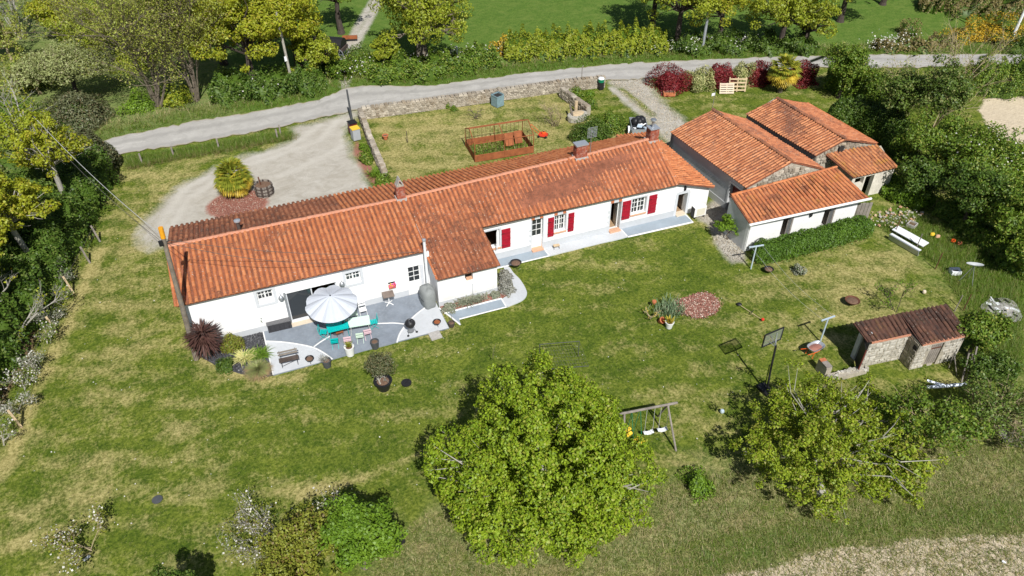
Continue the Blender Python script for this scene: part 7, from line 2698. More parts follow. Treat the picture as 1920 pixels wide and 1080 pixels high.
# fence posts along the left boundary, with wires
FP = [at(40, 800), at(107, 624), at(137, 548), at(168, 492), at(187, 452)]
posts = []
for i, b_ in enumerate(FP):
    o_ = thing('fence_post', ('pale square fence post nearest the bottom left corner', 'pale fence post in the middle of the left boundary', 'pale fence post above the blossom hedge on the left', 'dull fence post near the dark undergrowth', 'farthest dull fence post on the left boundary')[i], 'post', (b_[0], b_[1], 0), .2, 'fence posts on the left boundary')
    MB().box((0, 0, .6), (.11, .11, 1.3)).build('post', 'wood_pale' if i < 3 else 'wood_grey', o_, True)
    o_.rotation_euler = (R(-4), R(-6), .3)
    posts.append(np.array([b_[0] - .1, b_[1], 1.1]))
for z_ in (0, -.45):
    pts = [p + (0, 0, z_) for p in posts]
    tag(MB().tube(pts, .008, 4).build('fence_wire', 'line_wire'), ('upper' if z_ == 0 else 'lower') + ' wire of the left boundary fence', 'wire', 'fence wires')
# low stake fence along the drive
for i, (p, q) in enumerate(((266, 304), (325, 290), (410, 276), (520, 258), (526, 250))):
    b_ = at(p, q)
    tag(MB().box((b_[0], b_[1], .35), (.12, .12, .8)).build('verge_stake', 'wood_grey'), ('short stake at the left end of the drive verge', 'second short stake on the drive verge', 'third short stake on the drive verge', 'short stake at the tip of the drive verge', 'dark stake nearest the road on the drive verge')[i], 'stake', 'stakes on the drive verge')
# ------------------------------------------------------------------ trees and shrubs in the foreground
c_, r_ = crown_at((1022, 862), 3.9, 205)


def lobe(pxy, z, rp):
    p, q = crown_at(pxy, z, rp)
    return tuple((p - c_) / r_), q / r_


tree('round_tree', 'large round lime-green tree in the near lawn, biggest crown', c_, r_, 124000, .126, 'leaf_lime', 'bark_grey', seed=5, clumps=1000, csize=.074, trunk=.24, low=-.85, fill=.38, amp=.09, limbs_n=30, bare=24, tilt=.8, shell=.86,
     lobes=[lobe((1018, 855), 4.1, 165), lobe((1000, 765), 5.0, 98), lobe((905, 880), 3.4, 92), lobe((1122, 900), 3.2, 108), lobe((940, 960), 2.9, 88), lobe((1060, 955), 2.6, 98), lobe((1075, 800), 4.4, 88)])
c_, r_ = crown_at((1545, 825), 2.3, 175)
tree('walnut_tree', 'broad spreading yellow-green tree with grey limbs in front of the stone outhouse', c_, (r_ * 1.05, r_ * .95, r_ * .55), 40000, .12, 'leaf_walnut', 'bark_grey', seed=8, clumps=600, csize=.062, trunk=.18, low=-.95, fill=.42, amp=.28, limbs_n=34, bare=14, tilt=.8, base=at(1540, 925),
     lobes=[((0, 0, 0), .7), ((-.45, .1, -.1), .5), ((.45, .0, -.1), .55), ((.1, .45, .1), .5), ((.3, -.4, -.2), .55), ((-.25, -.35, -.2), .5), ((.62, .2, -.15), .48), ((.6, -.25, -.25), .42)])
c_, r_ = crown_at((1690, 880), 1.7, 60)
tree('young_tree', 'small loose yellow-green tree at the right foot of the walnut tree', c_, (r_, r_, r_), 2200, .17, 'leaf_walnut', 'bark_grey', seed=18, clumps=34, csize=.24, trunk=.06, bare=16, amp=.3)
c_, r_ = crown_at((1748, 795), 1.9, 84)
tree('hazel_tree', 'dull green hazel between walnut tree and fallen white beams', c_, (r_, r_, r_ * .75), 7000, .14, 'leaf_mid', 'bark_tan', seed=9, clumps=70, csize=.22, trunk=.08, bare=40, low=-.8)
c_, r_ = crown_at((1870, 760), 1.7, 90)
tree('hazel_tree', 'sparse grey-green thicket at the right edge below the outhouse ivy', c_, (r_ * 1.1, r_, r_ * .7), 5200, .13, 'leaf_ivy', 'bark_tan', seed=10, clumps=70, csize=.2, trunk=.07, bare=80, low=-.8)
bare_tree('dead_bush', 'grey leafless thorn bush at the right edge near the ploughed field', at(1885, 830), 7, 1.9, 1.1, 21, 'bark_grey', 'leaf_mid', 700, .1, r0=.03, cat='shrub')
bush('small_shrub', 'small bright green shrub on the rough grass right of the round tree', at(1308, 910), .75, .8, 1500, .11, 'leaf_bright', seed=3, amp=.35)
bare_tree('apple_tree', 'white blossoming apple tree with bare spreading branches at the bottom of the lawn', at(548, 1005), 7, 2.7, 1.7, 15, 'bark_grey', 'leaf_olive', 3000, .09, r0=.05, levels=3, kids=5, up=.75, leaf2='leaf_blossom', n2=800, jit=.14, size2=.09)
c_, r_ = crown_at((672, 1005), 2.3, 86)
tree('dense_shrub_tree', 'dense bright green cone-shaped shrub tree at the bottom edge', c_, (r_ * .95, r_ * .95, r_ * 1.15), 22000, .13, 'leaf_bright', 'bark', seed=14, clumps=190, csize=.2, trunk=.1, low=-.95, amp=.2, fill=.3)
c_, r_ = crown_at((560, 1050), 1.5, 96)
tree('olive_shrub_tree', 'olive-brown dense shrub in front of the blossoming apple tree', c_, (r_ * 1.1, r_ * .8, r_ * .8), 18000, .12, 'leaf_olive', 'bark', seed=15, clumps=160, csize=.22, trunk=.1, low=-.9)
c_, r_ = crown_at((335, 1112), 2.2, 48)
tree('dark_tree', 'dark tree top just reaching into the bottom edge', c_, (r_, r_, r_ * 1.2), 4200, .14, 'leaf_dark', 'bark', seed=16, clumps=60, csize=.25, trunk=.08)
bare_tree('pear_tree', 'small pear tree with cream blossom low on the left lawn', at(170, 1030), 4, 1.7, 1.0, 25, 'bark_tan', 'leaf_olive', 900, .1, r0=.03, leaf2='leaf_blossom', n2=330, jit=.14, size2=.09)
# espalier and shrubs along the left boundary
for i, (p, h_, n2) in enumerate((((20, 830), 1.9, 120), ((52, 770), 1.9, 420), ((66, 725), 1.9, 420), ((92, 690), 1.9, 380), ((112, 640), 1.7, 200), ((122, 605), 1.6, 160), ((138, 560), 1.6, 60), ((150, 520), 1.8, 10))):
    bare_tree('espalier_tree', ('leafless espalier tree at the lowest fence post', 'white blossoming espalier next up the left fence', 'white blossoming espalier, thickest blossom on the left fence', 'white blossoming espalier in the middle of the left fence', 'espalier with grey leaves above the blossom on the left fence', 'espalier with few flowers by the pale fence post', 'thin espalier with sparse blossom, upper left fence', 'bare espalier at the upper end of the left fence')[i],
              at(*p) + np.array([-.5, .1, 0]), 3, h_ * .66, .45, 40 + i, 'bark_grey', 'leaf_lavender' if i % 2 else 'leaf_mid', 420, .09, r0=.03, leaf2='leaf_blossom', n2=int(n2 * .5), group='espalier trees on the left fence', jit=.12, size2=.09)

# ------------------------------------------------------------------ left edge
und = px((240, 312), (212, 380), (170, 465), (135, 535), (95, 605), (45, 700), (-10, 800), (-50, 880))
hedge('undergrowth', 'tall dark bramble and ivy bank along the whole left edge', und + np.array([-2.3, 0]), 3.6, 2.4, 40000, .17, 'leaf_dark', 'undergrowth', seed=5, rough=.5)
hedge('undergrowth', 'dark ivy thicket behind the left bank, below the oak crowns', und + np.array([-5.6, .3]), 5.0, 3.4, 24000, .2, 'leaf_ivy', 'undergrowth', seed=7, rough=.5)
for i, (p, dx, z, r_, n, leaf, lab, br_) in enumerate((
        ((205, 400), -2.2, 5.4, 2.5, 8000, 'leaf_oak', 'half bare oak with grey limbs above the left edge, farthest of the left oaks', 50),
        ((150, 500), -2.6, 5.2, 2.7, 13000, 'leaf_oak', 'yellow-green oak at the left edge, widest of the left oaks', 24),
        ((95, 610), -2.5, 4.8, 2.3, 9000, 'leaf_oak_green', 'green oak at the left edge above the middle fence post', 14),
        ((40, 720), -2.5, 4.6, 2.3, 9000, 'leaf_oak_green', 'green oak at the left edge above the white blossom', 14),
        ((-20, 840), -3.0, 4.8, 2.5, 7000, 'leaf_oak_green', 'oak mostly outside the left edge shading the blossom fence', 10),
        ((215, 330), -4.5, 4.6, 2.4, 6000, 'leaf_oak_green', 'thin green tree behind the left oaks by the road', 40))):
    c_ = at(*p) + np.array([dx, 0, z])
    tree('oak_tree', lab, c_, (r_, r_, r_ * .85), n, .17, leaf, 'bark_grey', 'oaks on the left edge', 50 + i, 150, .13, .2, low=-.9, fill=.35, amp=.3, limbs_n=30, bare=br_)
bare_tree('dead_oak', 'dead pale oak with twisted bare branches at the left edge', at(30, 330), 3, 7.0, .75, 61, 'bark_grey', 'leaf_oak', 500, .16, r0=.14, kids=4)
bare_tree('dead_oak', 'grey bare branches reaching out low over the left undergrowth', at(20, 640), 3, 4.5, .9, 63, 'bark_grey', 'leaf_oak', 300, .16, r0=.1, kids=4)
hedge('willow_bush', 'broad grey-green bush at the end of the road on the left', px((110, 315), (160, 320), (225, 318)), 3.6, 2.5, 12000, .14, 'leaf_olive_grey', 'shrub', seed=8, rough=.4)

# ------------------------------------------------------------------ beyond the road, left to right
c_, r_ = crown_at((125, 120), 3.4, 74)
tree('willow_tree', 'pale grey-green willow beyond the road at upper left', c_, (r_ * 1.05, r_, r_ * .62), 15000, .16, 'leaf_willow', 'bark_dark', seed=70, clumps=110, csize=.22, trunk=.2, limbs_n=24, bare=20)
bush('olive_bush', 'rounded olive-green bush below the pale willow near the road', at(150, 225), 3.0, 2.5, 9000, .17, 'leaf_olive_grey', seed=22, amp=.3)
c_, r_ = crown_at((103, 22), 3.2, 48)
tree('yellow_tree', 'rounded bright yellow-green tree at the top left', c_, (r_, r_, r_ * .9), 9000, .2, 'leaf_oak', 'bark_dark', seed=71, clumps=70, csize=.26, trunk=.2)
bare_tree('birch_tree', 'leaning thin grey trees in the top left corner', at(40, 72), 5, 9, .35, 72, 'bark_grey', 'leaf_twig', 2600, .2, r0=.1)
bare_tree('alder_clump', 'tall bare many-stemmed clump beside the willow, left of two', at(297, 200), 9, 10.5, .26, 73, 'bark', 'leaf_twig', 15000, .15, r0=.1, up=1.6, group='bare many-stemmed clumps by the road', kids=5, jit=.3)
bare_tree('alder_clump', 'tall bare many-stemmed clump next to the yellow oak, right of two', at(372, 188), 8, 10.0, .24, 74, 'bark', 'leaf_twig', 12000, .15, r0=.09, up=1.6, group='bare many-stemmed clumps by the road', kids=5, jit=.3)
for i, (bs, p, rp, n, leaf, lab) in enumerate((
        ((185, 112), (180, 55), 62, 9000, 'leaf_oak_green', 'airy yellow-green tree between willow and yellow tree'),
        ((245, 120), (245, 40), 72, 10000, 'leaf_twig', 'pale spring-green tree just left of the bare clumps'),
        ((330, 95), (325, 10), 80, 10000, 'leaf_oak_green', 'yellow-green tree rising behind the bare clumps'),
        ((25, 120), (22, 55), 56, 6000, 'leaf_twig', 'pale spring-green tree at the upper left edge'),
        ((75, 175), (60, 135), 48, 5000, 'leaf_willow', 'pale grey-green tree left of the willow'))):
    c_ = over(bs, p)
    r_ = rp * depth(c_) / FPX
    tree('spring_tree', lab, c_, (r_, r_, r_), n, .19, leaf, 'bark_tan', 'spring trees at upper left', 300 + i, 110, .16, .14, low=-.9, fill=.4, amp=.3, limbs_n=24, bare=16)
for i, (p, r_, h_, n, leaf, lab) in enumerate((
        ((262, 203), 1.3, 1.3, 1500, 'leaf_bright', 'low bright green bush at the foot of the left bare clump'),
        ((330, 192), 1.3, 1.2, 1400, 'leaf_oak_green', 'low leafy bush between the two bare clumps'),
        ((175, 50), 3.4, 3.4, 5000, 'leaf_oak_green', 'yellow-green thicket above the willow at the top'),
        ((60, 150), 2.6, 2.0, 3500, 'leaf_twig', 'pale brown thicket left of the willow'),
        ((255, 120), 2.6, 2.2, 4000, 'leaf_oak_green', 'yellow-green thicket between willow and bare clumps'),
        ((20, 215), 2.4, 1.8, 3000, 'leaf_mid', 'green thicket at the left edge beyond the road'),
        ((70, 262), 2.2, 1.5, 2600, 'leaf_twig', 'low pale thicket by the road at the left edge'))):
    bush('thicket_bush', lab, at(*p), r_, h_, n, .18, leaf, group='bushes beyond the road, left', seed=80 + i, amp=.35, core='leaf_ivy')
for i, (p, rp, sq, n, leaf, lab, bs) in enumerate((
        ((462, 48), 118, .85, 26000, 'leaf_oak', 'golden oak standing nearest the road junction, left of the pale pole', (478, 166)),
        ((395, -10), 70, .9, 9000, 'leaf_oak', 'golden oak crown next to the bare clumps at the top', (420, 120)),
        ((565, -5), 104, .9, 18000, 'leaf_oak', 'golden oak behind the pale pole at the top', (560, 128)),
        ((612, 98), 54, .9, 7000, 'leaf_oak_green', 'low green oak beside the dark cart', (588, 150)),
        ((640, -30), 60, 1., 6500, 'leaf_mid', 'dark green tree left of the dirt lane', (640, 62)),
        ((780, 18), 104, .75, 17000, 'leaf_oak_green', 'broad green oak with thick trunk right of the dirt lane', (793, 118)),
        ((880, -25), 74, .7, 6500, 'leaf_oak_green', 'thin spreading oak limb crown beside the meadow', (850, 62)),
        ((728, 92), 34, .8, 3200, 'leaf_oak_green', 'small leafy oak by the timbers', (726, 128)),
        ((1208, -45), 78, .85, 9000, 'leaf_oak_green', 'dark oak at the left end of the roadside group', (1222, 62)),
        ((1270, -22), 84, .95, 10000, 'leaf_oak_green', 'dark oak behind the bramble hedge', (1268, 88)),
        ((1352, -12), 80, .95, 11000, 'leaf_oak', 'oak with sunlit yellow top beside the grey lamp post', (1345, 86)),
        ((1440, -5), 92, .85, 15000, 'leaf_oak_green', 'broad bright oak right of the grey lamp post', (1462, 90)),
        ((1500, 25), 58, 1., 6500, 'leaf_oak_green', 'bushy oak at the right end of the roadside group', (1508, 88)),
        ((1585, -40), 70, .8, 7500, 'leaf_oak', 'yellow-green oak reaching in over the top meadow', (1575, 40)),
        ((1660, -62), 70, .8, 6000, 'leaf_oak_green', 'oak crown at the very top over the right meadow', (1655, 8)))):
    c_ = over(bs, p)
    r_ = rp * depth(c_) / FPX
    tree('roadside_oak', lab, c_, (r_, r_, r_ * sq), n, .21, leaf, 'bark_dark' if i not in (5, 6) else 'bark', 'oaks beyond the road', 90 + i, 130 if n > 6000 else 60, .14, .6 if i == 5 else .3, low=-.75, fill=.35, amp=.3, limbs_n=34, bare=30 if i in (5, 6, 8, 9) else 10)
for i, (line, w_, h_, n, leaf, lab) in enumerate((
        (((395, 186), (470, 180), (545, 172), (612, 160)), 3.0, 1.7, 9000, 'leaf_dark', 'dark ivy undergrowth below the golden oaks'),
        (((610, 120), (640, 140), (650, 152)), 2.0, 1.3, 3000, 'leaf_mid', 'green weeds with dark bushes beside the cart'),
        (((690, 148), (740, 146), (800, 143), (870, 130), (935, 118)), 2.6, 1.5, 11000, 'leaf_mid', 'leafy bank with white flowers below the broad oak'),
        (((720, 120), (780, 125), (860, 115)), 2.2, 1.1, 4000, 'leaf_dark', 'dark undergrowth behind the leafy bank'),
        (((945, 108), (1020, 104), (1100, 98), (1180, 94), (1250, 92)), 3.0, 1.8, 17000, 'leaf_oak_green', 'long bramble hedge between meadow and road'),
        (((1255, 95), (1340, 92), (1430, 92), (1530, 95)), 2.8, 1.2, 9000, 'leaf_dark', 'dark undergrowth below the roadside oaks'),
        (((1640, 93), (1720, 92), (1790, 88)), 2.0, .9, 5000, 'leaf_brown', 'brown and green weedy bank along the road at right'),
        (((1720, 12), (1800, 22), (1900, 30), (1960, 32)), 4.0, 1.8, 9000, 'leaf_brown', 'brown scrub at the top right corner'))):
    hedge('roadside_scrub', lab, px(*line), w_, h_, n, .19, leaf, 'scrub', 'scrub along the road', 110 + i, .8, core='leaf_dark')
for i, (p, r_, h_, n, leaf, lab) in enumerate((
        ((940, 98), 1.2, 1.6, 1500, 'leaf_gorse', 'flowering gorse bush at the left end of the bramble hedge'),
        ((1822, 72), 2.2, 1.7, 2800, 'leaf_gorse', 'yellow flowering gorse at upper right, left of two'),
        ((1868, 72), 2.6, 1.9, 3400, 'leaf_gorse', 'orange-yellow flowering gorse at upper right, right of two'),
        ((1912, 92), 2.4, 1.6, 2600, 'leaf_dark', 'dark bush at the right edge beyond the road'),
        ((690, 132), 1.5, 1.5, 1800, 'leaf_mid', 'leafy bush with white flowers at the lane mouth'),
        ((672, 112), 1.3, 1.3, 1300, 'leaf_ivy', 'dull bush beside the dark cart at the lane'),
        ((1700, 62), 1.1, 1.2, 800, 'leaf_brown', 'small brown bush beyond the road at right'))):
    bush('roadside_bush', lab, at(*p), r_, h_, n, .17, leaf, group='bushes beyond the road, right', seed=130 + i, amp=.3)
for i, (p, n) in enumerate((((765, 135), 260), ((830, 126), 260), ((895, 112), 200), ((1300, 93), 260), ((1400, 90), 200), ((1665, 92), 300), ((480, 176), 120), ((670, 140), 160))):
    q = at(*p)
    P_ = q + np.column_stack([rng.normal(0, 1.6, n), rng.normal(0, .7, n), rng.uniform(.3, 1.3, n)])
    tag(leafmesh('cow_parsley', P_, np.tile((0, 0, 1.), (n, 1)), .16, 'leaf_blossom', tilt=.5, asp=.95), kind='stuff')

# ------------------------------------------------------------------ red and variegated hedge, palms
for i, (p, rp, h_, leaf, lab) in enumerate((
        ((1256, 164), 36, 2.3, 'leaf_red', 'leftmost dark red photinia bush, largest of the red bushes'),
        ((1309, 163), 27, 2.1, 'leaf_variegated', 'pale variegated bush between the first two red bushes'),
        ((1350, 157), 27, 2.3, 'leaf_red', 'second dark red bush, behind the pallets'),
        ((1391, 153), 23, 2.1, 'leaf_variegated', 'pale variegated bush behind the tall pallet'),
        ((1422, 153), 26, 2.1, 'leaf_red', 'third dark red bush, left of the small palm'),
        ((1506, 153), 24, 2.1, 'leaf_red', 'rightmost dark red bush, right of the small palm'))):
    q = at(*p)
    r_ = rp * depth(q) / FPX
    bush('photinia_bush' if 'red' in leaf else 'variegated_bush', lab, q, r_ * .95, h_ * .8, 4800, .13, leaf, group='bushes of the red and pale hedge', seed=140 + i, amp=.16, boxy=.72, core='leaf_red' if 'red' in leaf else 'leaf_dark')


def fan_palm(label, p, h, rad, nf, seed):
    q = at(*p)
    o_ = thing('fan_palm', label, 'palm', (q[0], q[1], 0))
    r = np.random.default_rng(seed)
    MB().tube([(0, 0, -.1), (0, 0, h * .5), (0, 0, h)], [.22, .2, .16], 10).build('trunk', 'bark', o_, True)
    st = MB()
    young, old = [], []
    for k in range(nf):
        a = r.uniform(0, 6.283)
        el = R(88) - R(150) * (k / nf) ** .9
        d = np.array([math.cos(a) * math.cos(el), math.sin(a) * math.cos(el), math.sin(el)])
        L = rad * r.uniform(.5, .62)
        c0 = np.array([0, 0, h])
        c1 = c0 + d * L + np.array([0, 0, -.08 * L])
        st.tube([c0, (c0 + c1) / 2 + (0, 0, .04), c1], .012, 3, cap=False)
        sd = np.cross(d, (0, 0, 1))
        sd /= np.linalg.norm(sd) + 1e-6
        for j in range(13):
            b = R(-85 + 170 * j / 12)
            dd = d * math.cos(b) + sd * math.sin(b)
            (young if k < nf * .66 else old).append((c1, dd, rad * .5 * (1 - .25 * abs(b))))
    st.build('stalks', 'leaf_palm', o_, True)
    for nm, L_, m in (('leaves', young, 'leaf_palm'), ('old_leaves', old, 'leaf_palm_old')):
        P_ = np.array([k[0] for k in L_])
        D_ = np.array([k[1] for k in L_])
        b_ = blades(nm, P_, float(np.mean([k[2] for k in L_])), .14, m, None, dirs=D_, curve=.3, segs=3, var=.12)
        b_.parent = o_
    return o_


fan_palm('fan palm with yellowed lower leaves on the round bark bed', (445, 364), 1.6, 1.5, 105, 1)
fan_palm('small fan palm in the red hedge', (1462, 172), 2.2, 1.55, 80, 2)

# ------------------------------------------------------------------ right-hand thicket
for i, (line, w_, h_, n, leaf, lab) in enumerate((
        (((1548, 160), (1590, 178), (1640, 205), (1690, 232)), 2.6, 2.8, 17000, 'leaf_mid', 'tall leafy hedge right of the rightmost red bush'),
        (((1548, 232), (1610, 238), (1660, 262), (1700, 300)), 2.2, 2.3, 15000, 'leaf_dark', 'clipped laurel hedge behind the stone barn'),
        (((1800, 170), (1860, 172), (1950, 172)), 3.4, 2.6, 13000, 'leaf_mid', 'bramble hedge between road and bare field at right'),
        (((1650, 358), (1695, 364), (1735, 392)), 2.8, .9, 9000, 'leaf_bright', 'low bright weeds beside the lean-to shed'),
        (((1762, 392), (1820, 432), (1880, 478), (1940, 530)), 2.2, 1.0, 11000, 'leaf_mid', 'nettle and bramble bank in front of the right thicket'))):
    hedge('right_hedge', lab, px(*line), w_, h_, n, .15, leaf, 'hedge', 'hedges on the right', 160 + i, .4 if i != 1 else .2)
for i, (p, z, rp, sq, n, leaf, lab) in enumerate((
        ((1590, 118), 3.2, 46, .9, 7000, 'leaf_mid', 'leafy tree rising from the hedge right of the red bushes'),
        ((1700, 170), 4.2, 50, 1., 7000, 'leaf_ivy', 'ivy-clad tree left in the right-hand thicket'),
        ((1765, 165), 5.2, 56, 1.2, 8500, 'leaf_ivy', 'tall ivy-clad tree in the right-hand thicket, highest of all'),
        ((1760, 270), 3.0, 76, .9, 13000, 'leaf_mid', 'bushy green tree behind the lean-to, left of the white blossom'),
        ((1835, 300), 3.0, 84, .9, 14000, 'leaf_mid', 'dense green tree with white blossom beside the bare field'),
        ((1828, 368), 2.8, 64, .9, 11000, 'leaf_dark', 'dense dark tree in the middle of the right thicket'),
        ((1912, 392), 3.0, 78, .9, 14000, 'leaf_mid', 'dense green tree at the right edge of the thicket'),
        ((1730, 335), 2.0, 50, .9, 7000, 'leaf_dark', 'dark bush directly right of the lean-to shed'),
        ((1915, 300), 2.6, 56, .9, 6000, 'leaf_bright', 'bright bush at the right edge by the bare field'),
        ((1935, 480), 1.6, 44, .8, 5000, 'leaf_mid', 'low green bush at the lower end of the right thicket'))):
    c_, r_ = crown_at(p, z, rp)
    tree('thicket_tree', lab, c_, (r_, r_, r_ * sq), n, .17, leaf, 'bark_dark', 'trees of the right-hand thicket', 170 + i, 100, .22, .14, low=-.9, amp=.25, leaf2='leaf_blossom' if i in (4, 8) else None, n2=420)
for i, (p, h_) in enumerate((((1700, 215), 5.5), ((1775, 215), 7.5), ((1745, 245), 5.0))):
    bare_tree('dead_tree', ('bare dead branches left of the tall ivy tree', 'tallest bare dead branches over the ivy tree', 'low bare dead branches in front of the ivy tree')[i], at(*p), 5, h_, .5, 190 + i, 'bark_tan', 'leaf_twig', 900, .12, r0=.06, group='dead trees in the thicket')
c_, r_ = crown_at((1838, 622), 1.7, 48)
tree('ivy_bush', 'bushy ivy covering the right end of the stone outhouse', c_, (r_, r_, r_ * .95), 9000, .14, 'leaf_mid', 'bark', seed=201, clumps=90, csize=.25, trunk=.1, low=-.95)
c_, r_ = crown_at((1858, 692), .9, 44)
tree('ivy_bush', 'dark bush below the ivy at the right end of the outhouse', c_, (r_, r_, r_ * .8), 5000, .13, 'leaf_dark', 'bark', seed=202, clumps=60, csize=.26, trunk=.06, low=-.9)

# ------------------------------------------------------------------ hedge and shrubs round the buildings
hl = px((1412, 492), (1480, 477), (1560, 456), (1628, 436))
hedge('clipped_hedge', 'long clipped green hedge in front of the white shed', hl + np.array([0, .1]), 1.5, 1.32, 19000, .1, 'leaf_hedge', seed=6, rough=.1, taper=.95)
c_, r_ = crown_at((1369, 425), 1.0, 22)
tree('laurel_shrub', 'small glossy laurel shrub against the left end of the white shed', c_, (r_, r_, r_ * 1.2), 1700, .14, 'leaf_bright', 'bark', seed=203, clumps=26, csize=.32, trunk=.04)
bare_tree('sapling', 'thin young tree on the dry lawn behind the outhouse', at(1677, 583), 3, 1.7, .8, 204, 'bark_dark', 'leaf_bright', 420, .11, r0=.03, jit=.08)
for i, (p, r_, h_, n, leaf, lab) in enumerate((
        ((1108, 262), 1.75, 1.6, 6000, 'leaf_dark', 'round dark green bush behind the tv aerial'),
        ((1140, 240), 1.35, 1.7, 4200, 'leaf_mid', 'lighter leafy bush beside the stone trough'),
        ((1108, 200), .6, .9, 900, 'leaf_mid', 'small leafy bush at the end of the dividing wall'),
        ((1082, 180), .75, .8, 900, 'leaf_mid', 'low bush right of the dividing wall'),
        ((1105, 178), .5, .4, 400, 'leaf_bright', 'low green plant right of the dividing wall'),
        ((690, 302), .62, 1.0, 1500, 'leaf_mid', 'rounded box bush by the side wall, uppermost of three'),
        ((718, 348), .62, .8, 1500, 'leaf_mid', 'rounded bush by the side wall near the roof'),
        ((683, 280), .4, .6, 500, 'leaf_bright', 'small bright plant by the side wall'),
        ((830, 331), .5, .3, 400, 'leaf_bright', 'low green plant by the rear eave of the farmhouse'))):
    bush('garden_bush', lab, at(*p), r_, h_, n, .12, leaf, group='bushes behind the farmhouse', seed=210 + i)
q = at(706, 328)
g_ = thing('sword_plant', 'spiky bright green plant between two bushes by the side wall', 'plant', q)
blades('leaves', q + np.column_stack([rng.normal(0, .22, 160), rng.normal(0, .25, 160), np.zeros(160)]), .8, .055, 'leaf_bright', g_, .6, .8, .4)
bare_tree('bare_shrub', 'bare many-stemmed fruit bush on the back lawn', at(1041, 235), 8, 1.9, .4, 221, 'bark_tan', 'leaf_twig', 160, .08, r0=.03, cat='shrub')
bare_tree('bare_shrub', 'small dead prickly bush left of the compost bag', at(893, 222), 4, 1.0, .8, 222, 'bark', 'leaf_mid', 60, .1, r0=.03, cat='shrub')
for i, (p, lab) in enumerate((((838, 202), 'small weed on the roadside wall right of the ivy'), ((903, 186), 'bright weed growing on the roadside wall'), ((850, 207), 'dark weed at the foot of the roadside wall'))):
    bush('wall_weed', lab, at(*p), .3, .6, 260, .1, 'leaf_bright' if i == 1 else 'leaf_mid', 'weed', 'weeds on the wall', 225 + i)

# slate bed plants
q = at(393, 668)
co = thing('cordyline', 'large dark purple spiky cordyline at the left gable corner', 'plant', q)
MB().tube([q, q + (0, 0, 1.0), q + (-.03, 0, 1.75)], [.13, .11, .09], 8).build('trunk', 'bark_grey', co)
n_ = 480
D = sph(n_)
D[:, 2] = D[:, 2] * .85 + .1
blades('leaves', q + np.column_stack([rng.normal(0, .05, n_), rng.normal(0, .05, n_), rng.uniform(1.15, 1.85, n_)]), .95, .1, 'leaf_purple', co, dirs=D, curve=.22, segs=3, var=.2)
chips('slate_chips', bed, 5200, .1, 'slate_chips', .012)
chips('bark_chips', q_bed, 1800, .08, 'mulch_chips', .03) if 'q_bed' in globals() else None
bush('box_bush', 'rounded dense green bush in the slate bed beside the cordyline', at(436, 652), .62, .85, 2200, .09, 'leaf_olive', seed=231, amp=.08, core='leaf_dark')
bush('low_bush', 'low dark green bush in the slate bed, nearest the lawn', at(425, 690), .5, .5, 1300, .09, 'leaf_dark', seed=232)
for i, (p, n, L_, w_, leaf, lab) in enumerate((((460, 674), 200, .72, .06, 'leaf_striped', 'yellow striped spiky plant in the slate bed'), ((487, 668), 140, .7, .05, 'leaf_bright', 'bright green spiky plant by the terrace edge in the slate bed'))):
    q = at(*p)
    g_ = thing('striped_plant' if i == 0 else 'spiky_plant', lab, 'plant', q)
    blades('leaves', q + np.column_stack([rng.normal(0, .12, n), rng.normal(0, .12, n), np.full(n, .03)]), L_, w_, leaf, g_, .7, .6, .5)
q = at(485, 698)
g_ = thing('grass_tuft', 'round pale grass tuft with straw skirt in the slate bed', 'plant', q)
n_ = 900
D = sph(n_)
D[:, 2] = np.abs(D[:, 2])
blades('leaves', q + D * .1 + (0, 0, .15), .55, .022, 'leaf_willow', g_, dirs=D + (0, 0, .3), curve=.35)
D = sph(500)
D[:, 2] = np.abs(D[:, 2]) * .25
blades('dry_leaves', q + D * .1 + (0, 0, .1), .62, .03, 'dead_leaf', g_, dirs=D, curve=.12)
# wing bed plants
for i, (p, r_, h_, n, leaf, lab) in enumerate((
        ((842, 580), .4, .42, 900, 'leaf_lavender', 'leftmost grey-green lavender in the red chip bed'),
        ((929, 556), .34, .36, 700, 'leaf_lavender', 'rightmost grey-green lavender in the red chip bed'),
        ((947, 527), .45, .85, 1500, 'leaf_grey', 'tall silver-grey shrub at the wing corner, farther half'),
        ((950, 545), .55, .8, 1700, 'leaf_grey', 'tall silver-grey shrub at the wing corner, nearer half'))):
    bush('lavender_bush' if 'lav' in leaf else 'silver_shrub', lab, at(*p), r_, h_, n, .1, leaf, group='plants of the wing bed', seed=240 + i, core='leaf_lavender')
q = at(884, 569)
g_ = thing('spiky_plant', 'wide clump of grey-green spiky leaves in the red chip bed', 'plant', q)
n_ = 320
blades('leaves', q + np.column_stack([rng.normal(0, .5, n_), rng.normal(0, .1, n_) + .1, np.full(n_, .03)]), .62, .055, 'leaf_lavender', g_, .55, .7, .4)

# ------------------------------------------------------------------ grass, weeds and straw
def scatter(poly, n, edge=0.0):
    poly = np.asarray(poly)
    lo, hi = poly.min(0), poly.max(0)
    P_ = rng.uniform(lo, hi, (int(n * 3), 2))
    P_ = P_[sdf(P_, poly) < -edge][:n]
    return np.column_stack([P_, np.full(len(P_), -.04)])


def tufts(name, P, length, width, m, spread=.55, k=1, seg=1):
    if k > 1:
        P = np.repeat(P, k, 0) + np.column_stack([rng.normal(0, .07, (len(P) * k, 2)), np.zeros(len(P) * k)])
    return tag(blades(name, P, length, width, m, None, spread, .7, .3, segs=seg, var=.4), kind='stuff')


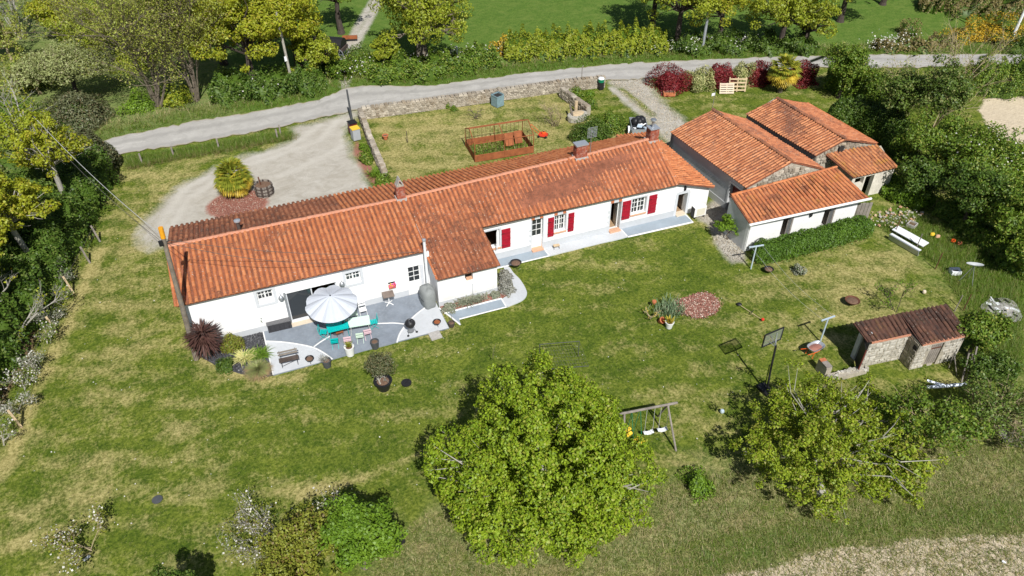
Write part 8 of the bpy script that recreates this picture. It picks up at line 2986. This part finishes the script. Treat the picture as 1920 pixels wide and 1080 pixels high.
up = resample(ROAD_UP, .5)
for off, n, L_, m in ((.3, 5, .35, 'grass_bright'), (1.0, 6, .55, 'grass_bright'), (1.9, 5, .6, 'grass_green'), (2.6, 3, .6, 'grass_dry')):
    P_ = np.repeat(up, n * 2, 0) + rng.normal(0, .45, (len(up) * n * 2, 2)) + np.array([-.15, .98]) * off
    P_ = P_[sdf(P_, ROAD_POLY) > .08]
    tufts('verge_grass', np.column_stack([P_, np.full(len(P_), -.03)]), L_, .07, m, k=3)
vg = px((232, 294), (345, 278), (480, 254), (548, 246), (545, 262), (480, 272), (400, 287), (240, 316))
tufts('verge_grass', scatter(vg, 5200), .4, .05, 'grass_bright', k=2)
low = resample(px((238, 316), (330, 298), (440, 280), (552, 258)), .3)
tufts('dry_weeds', np.column_stack([np.repeat(low, 14, 0) + rng.normal(0, .22, (len(low) * 14, 2)), np.full(len(low) * 14, -.03)]), .45, .05, 'leaf_brown', k=2)
tufts('rough_grass', scatter(ROUGH, 8000), .26, .05, 'grass_dry', .9, 2, 1)
tufts('rough_grass', scatter(ROUGH, 17000), .28, .045, 'grass_green', .8, 2, 1)
fe = resample(np.asarray(FIELD1[:7]), .25)
P_ = np.repeat(fe, 26, 0) + rng.normal(0, .5, (len(fe) * 26, 2)) + np.array([.25, 1.0]) * 1.0
P_ = P_[sdf(P_, FIELD1) > .05]
tufts('field_edge_grass', np.column_stack([P_, np.full(len(P_), -.03)]), .34, .04, 'grass_bright', .6, 2)
LAWN = px((-30, 1100), (-10, 900), (60, 790), (150, 560), (200, 440), (250, 330), (320, 400), (330, 560), (366, 662), (420, 700), (500, 716), (620, 680), (850, 618), (985, 580), (990, 545), (960, 505), (1180, 448), (1300, 422), (1380, 500), (1500, 500), (1650, 460), (1780, 560), (1580, 640), (1600, 720), (1500, 880), (1240, 900), (900, 950), (740, 1010), (690, 1100))
tufts('lawn_grass', scatter(LAWN, 18000), .09, .022, 'grass_green', .8, 2, 1)
tufts('lawn_straw', scatter(LAWN, 7000), .09, .02, 'grass_dry', 1.2, 2, 1)
tufts('lawn_grass', scatter(BACKGARDEN, 6000), .12, .025, 'grass_dry', .9, 2)
tufts('meadow_grass', scatter(WEEDS, 12000), .45, .045, 'grass_bright', .6, 2)
n_ = 260
P_ = scatter(LAWN, n_) + (0, 0, .06)
tag(leafmesh('daisies', P_, np.tile((0, 0, 1.), (len(P_), 1)), .07, 'leaf_blossom', tilt=.3, asp=.9), kind='stuff')
ch_ = scatter(PASSAGE, 1600) + (0, 0, .04)
tag(leafmesh('gravel', ch_, np.tile((0, 0, 1.), (len(ch_), 1)), .075, 'gravel_chips', tilt=.5, asp=.8, fold=.2), kind='stuff')
ch_ = scatter(DRIVE2, 2200) + (0, 0, .03)
tag(leafmesh('gravel', ch_, np.tile((0, 0, 1.), (len(ch_), 1)), .075, 'clod_chips', tilt=.5, asp=.8, fold=.2), kind='stuff')
ch_ = scatter(np.vstack([FIELD1[:7], [[34, -31], [12, -31]]]), 2500) + (0, 0, .03)
tag(leafmesh('clods', ch_, np.tile((0, 0, 1.), (len(ch_), 1)), .075, 'clod_chips', tilt=.5, asp=.8, fold=.3), kind='stuff')
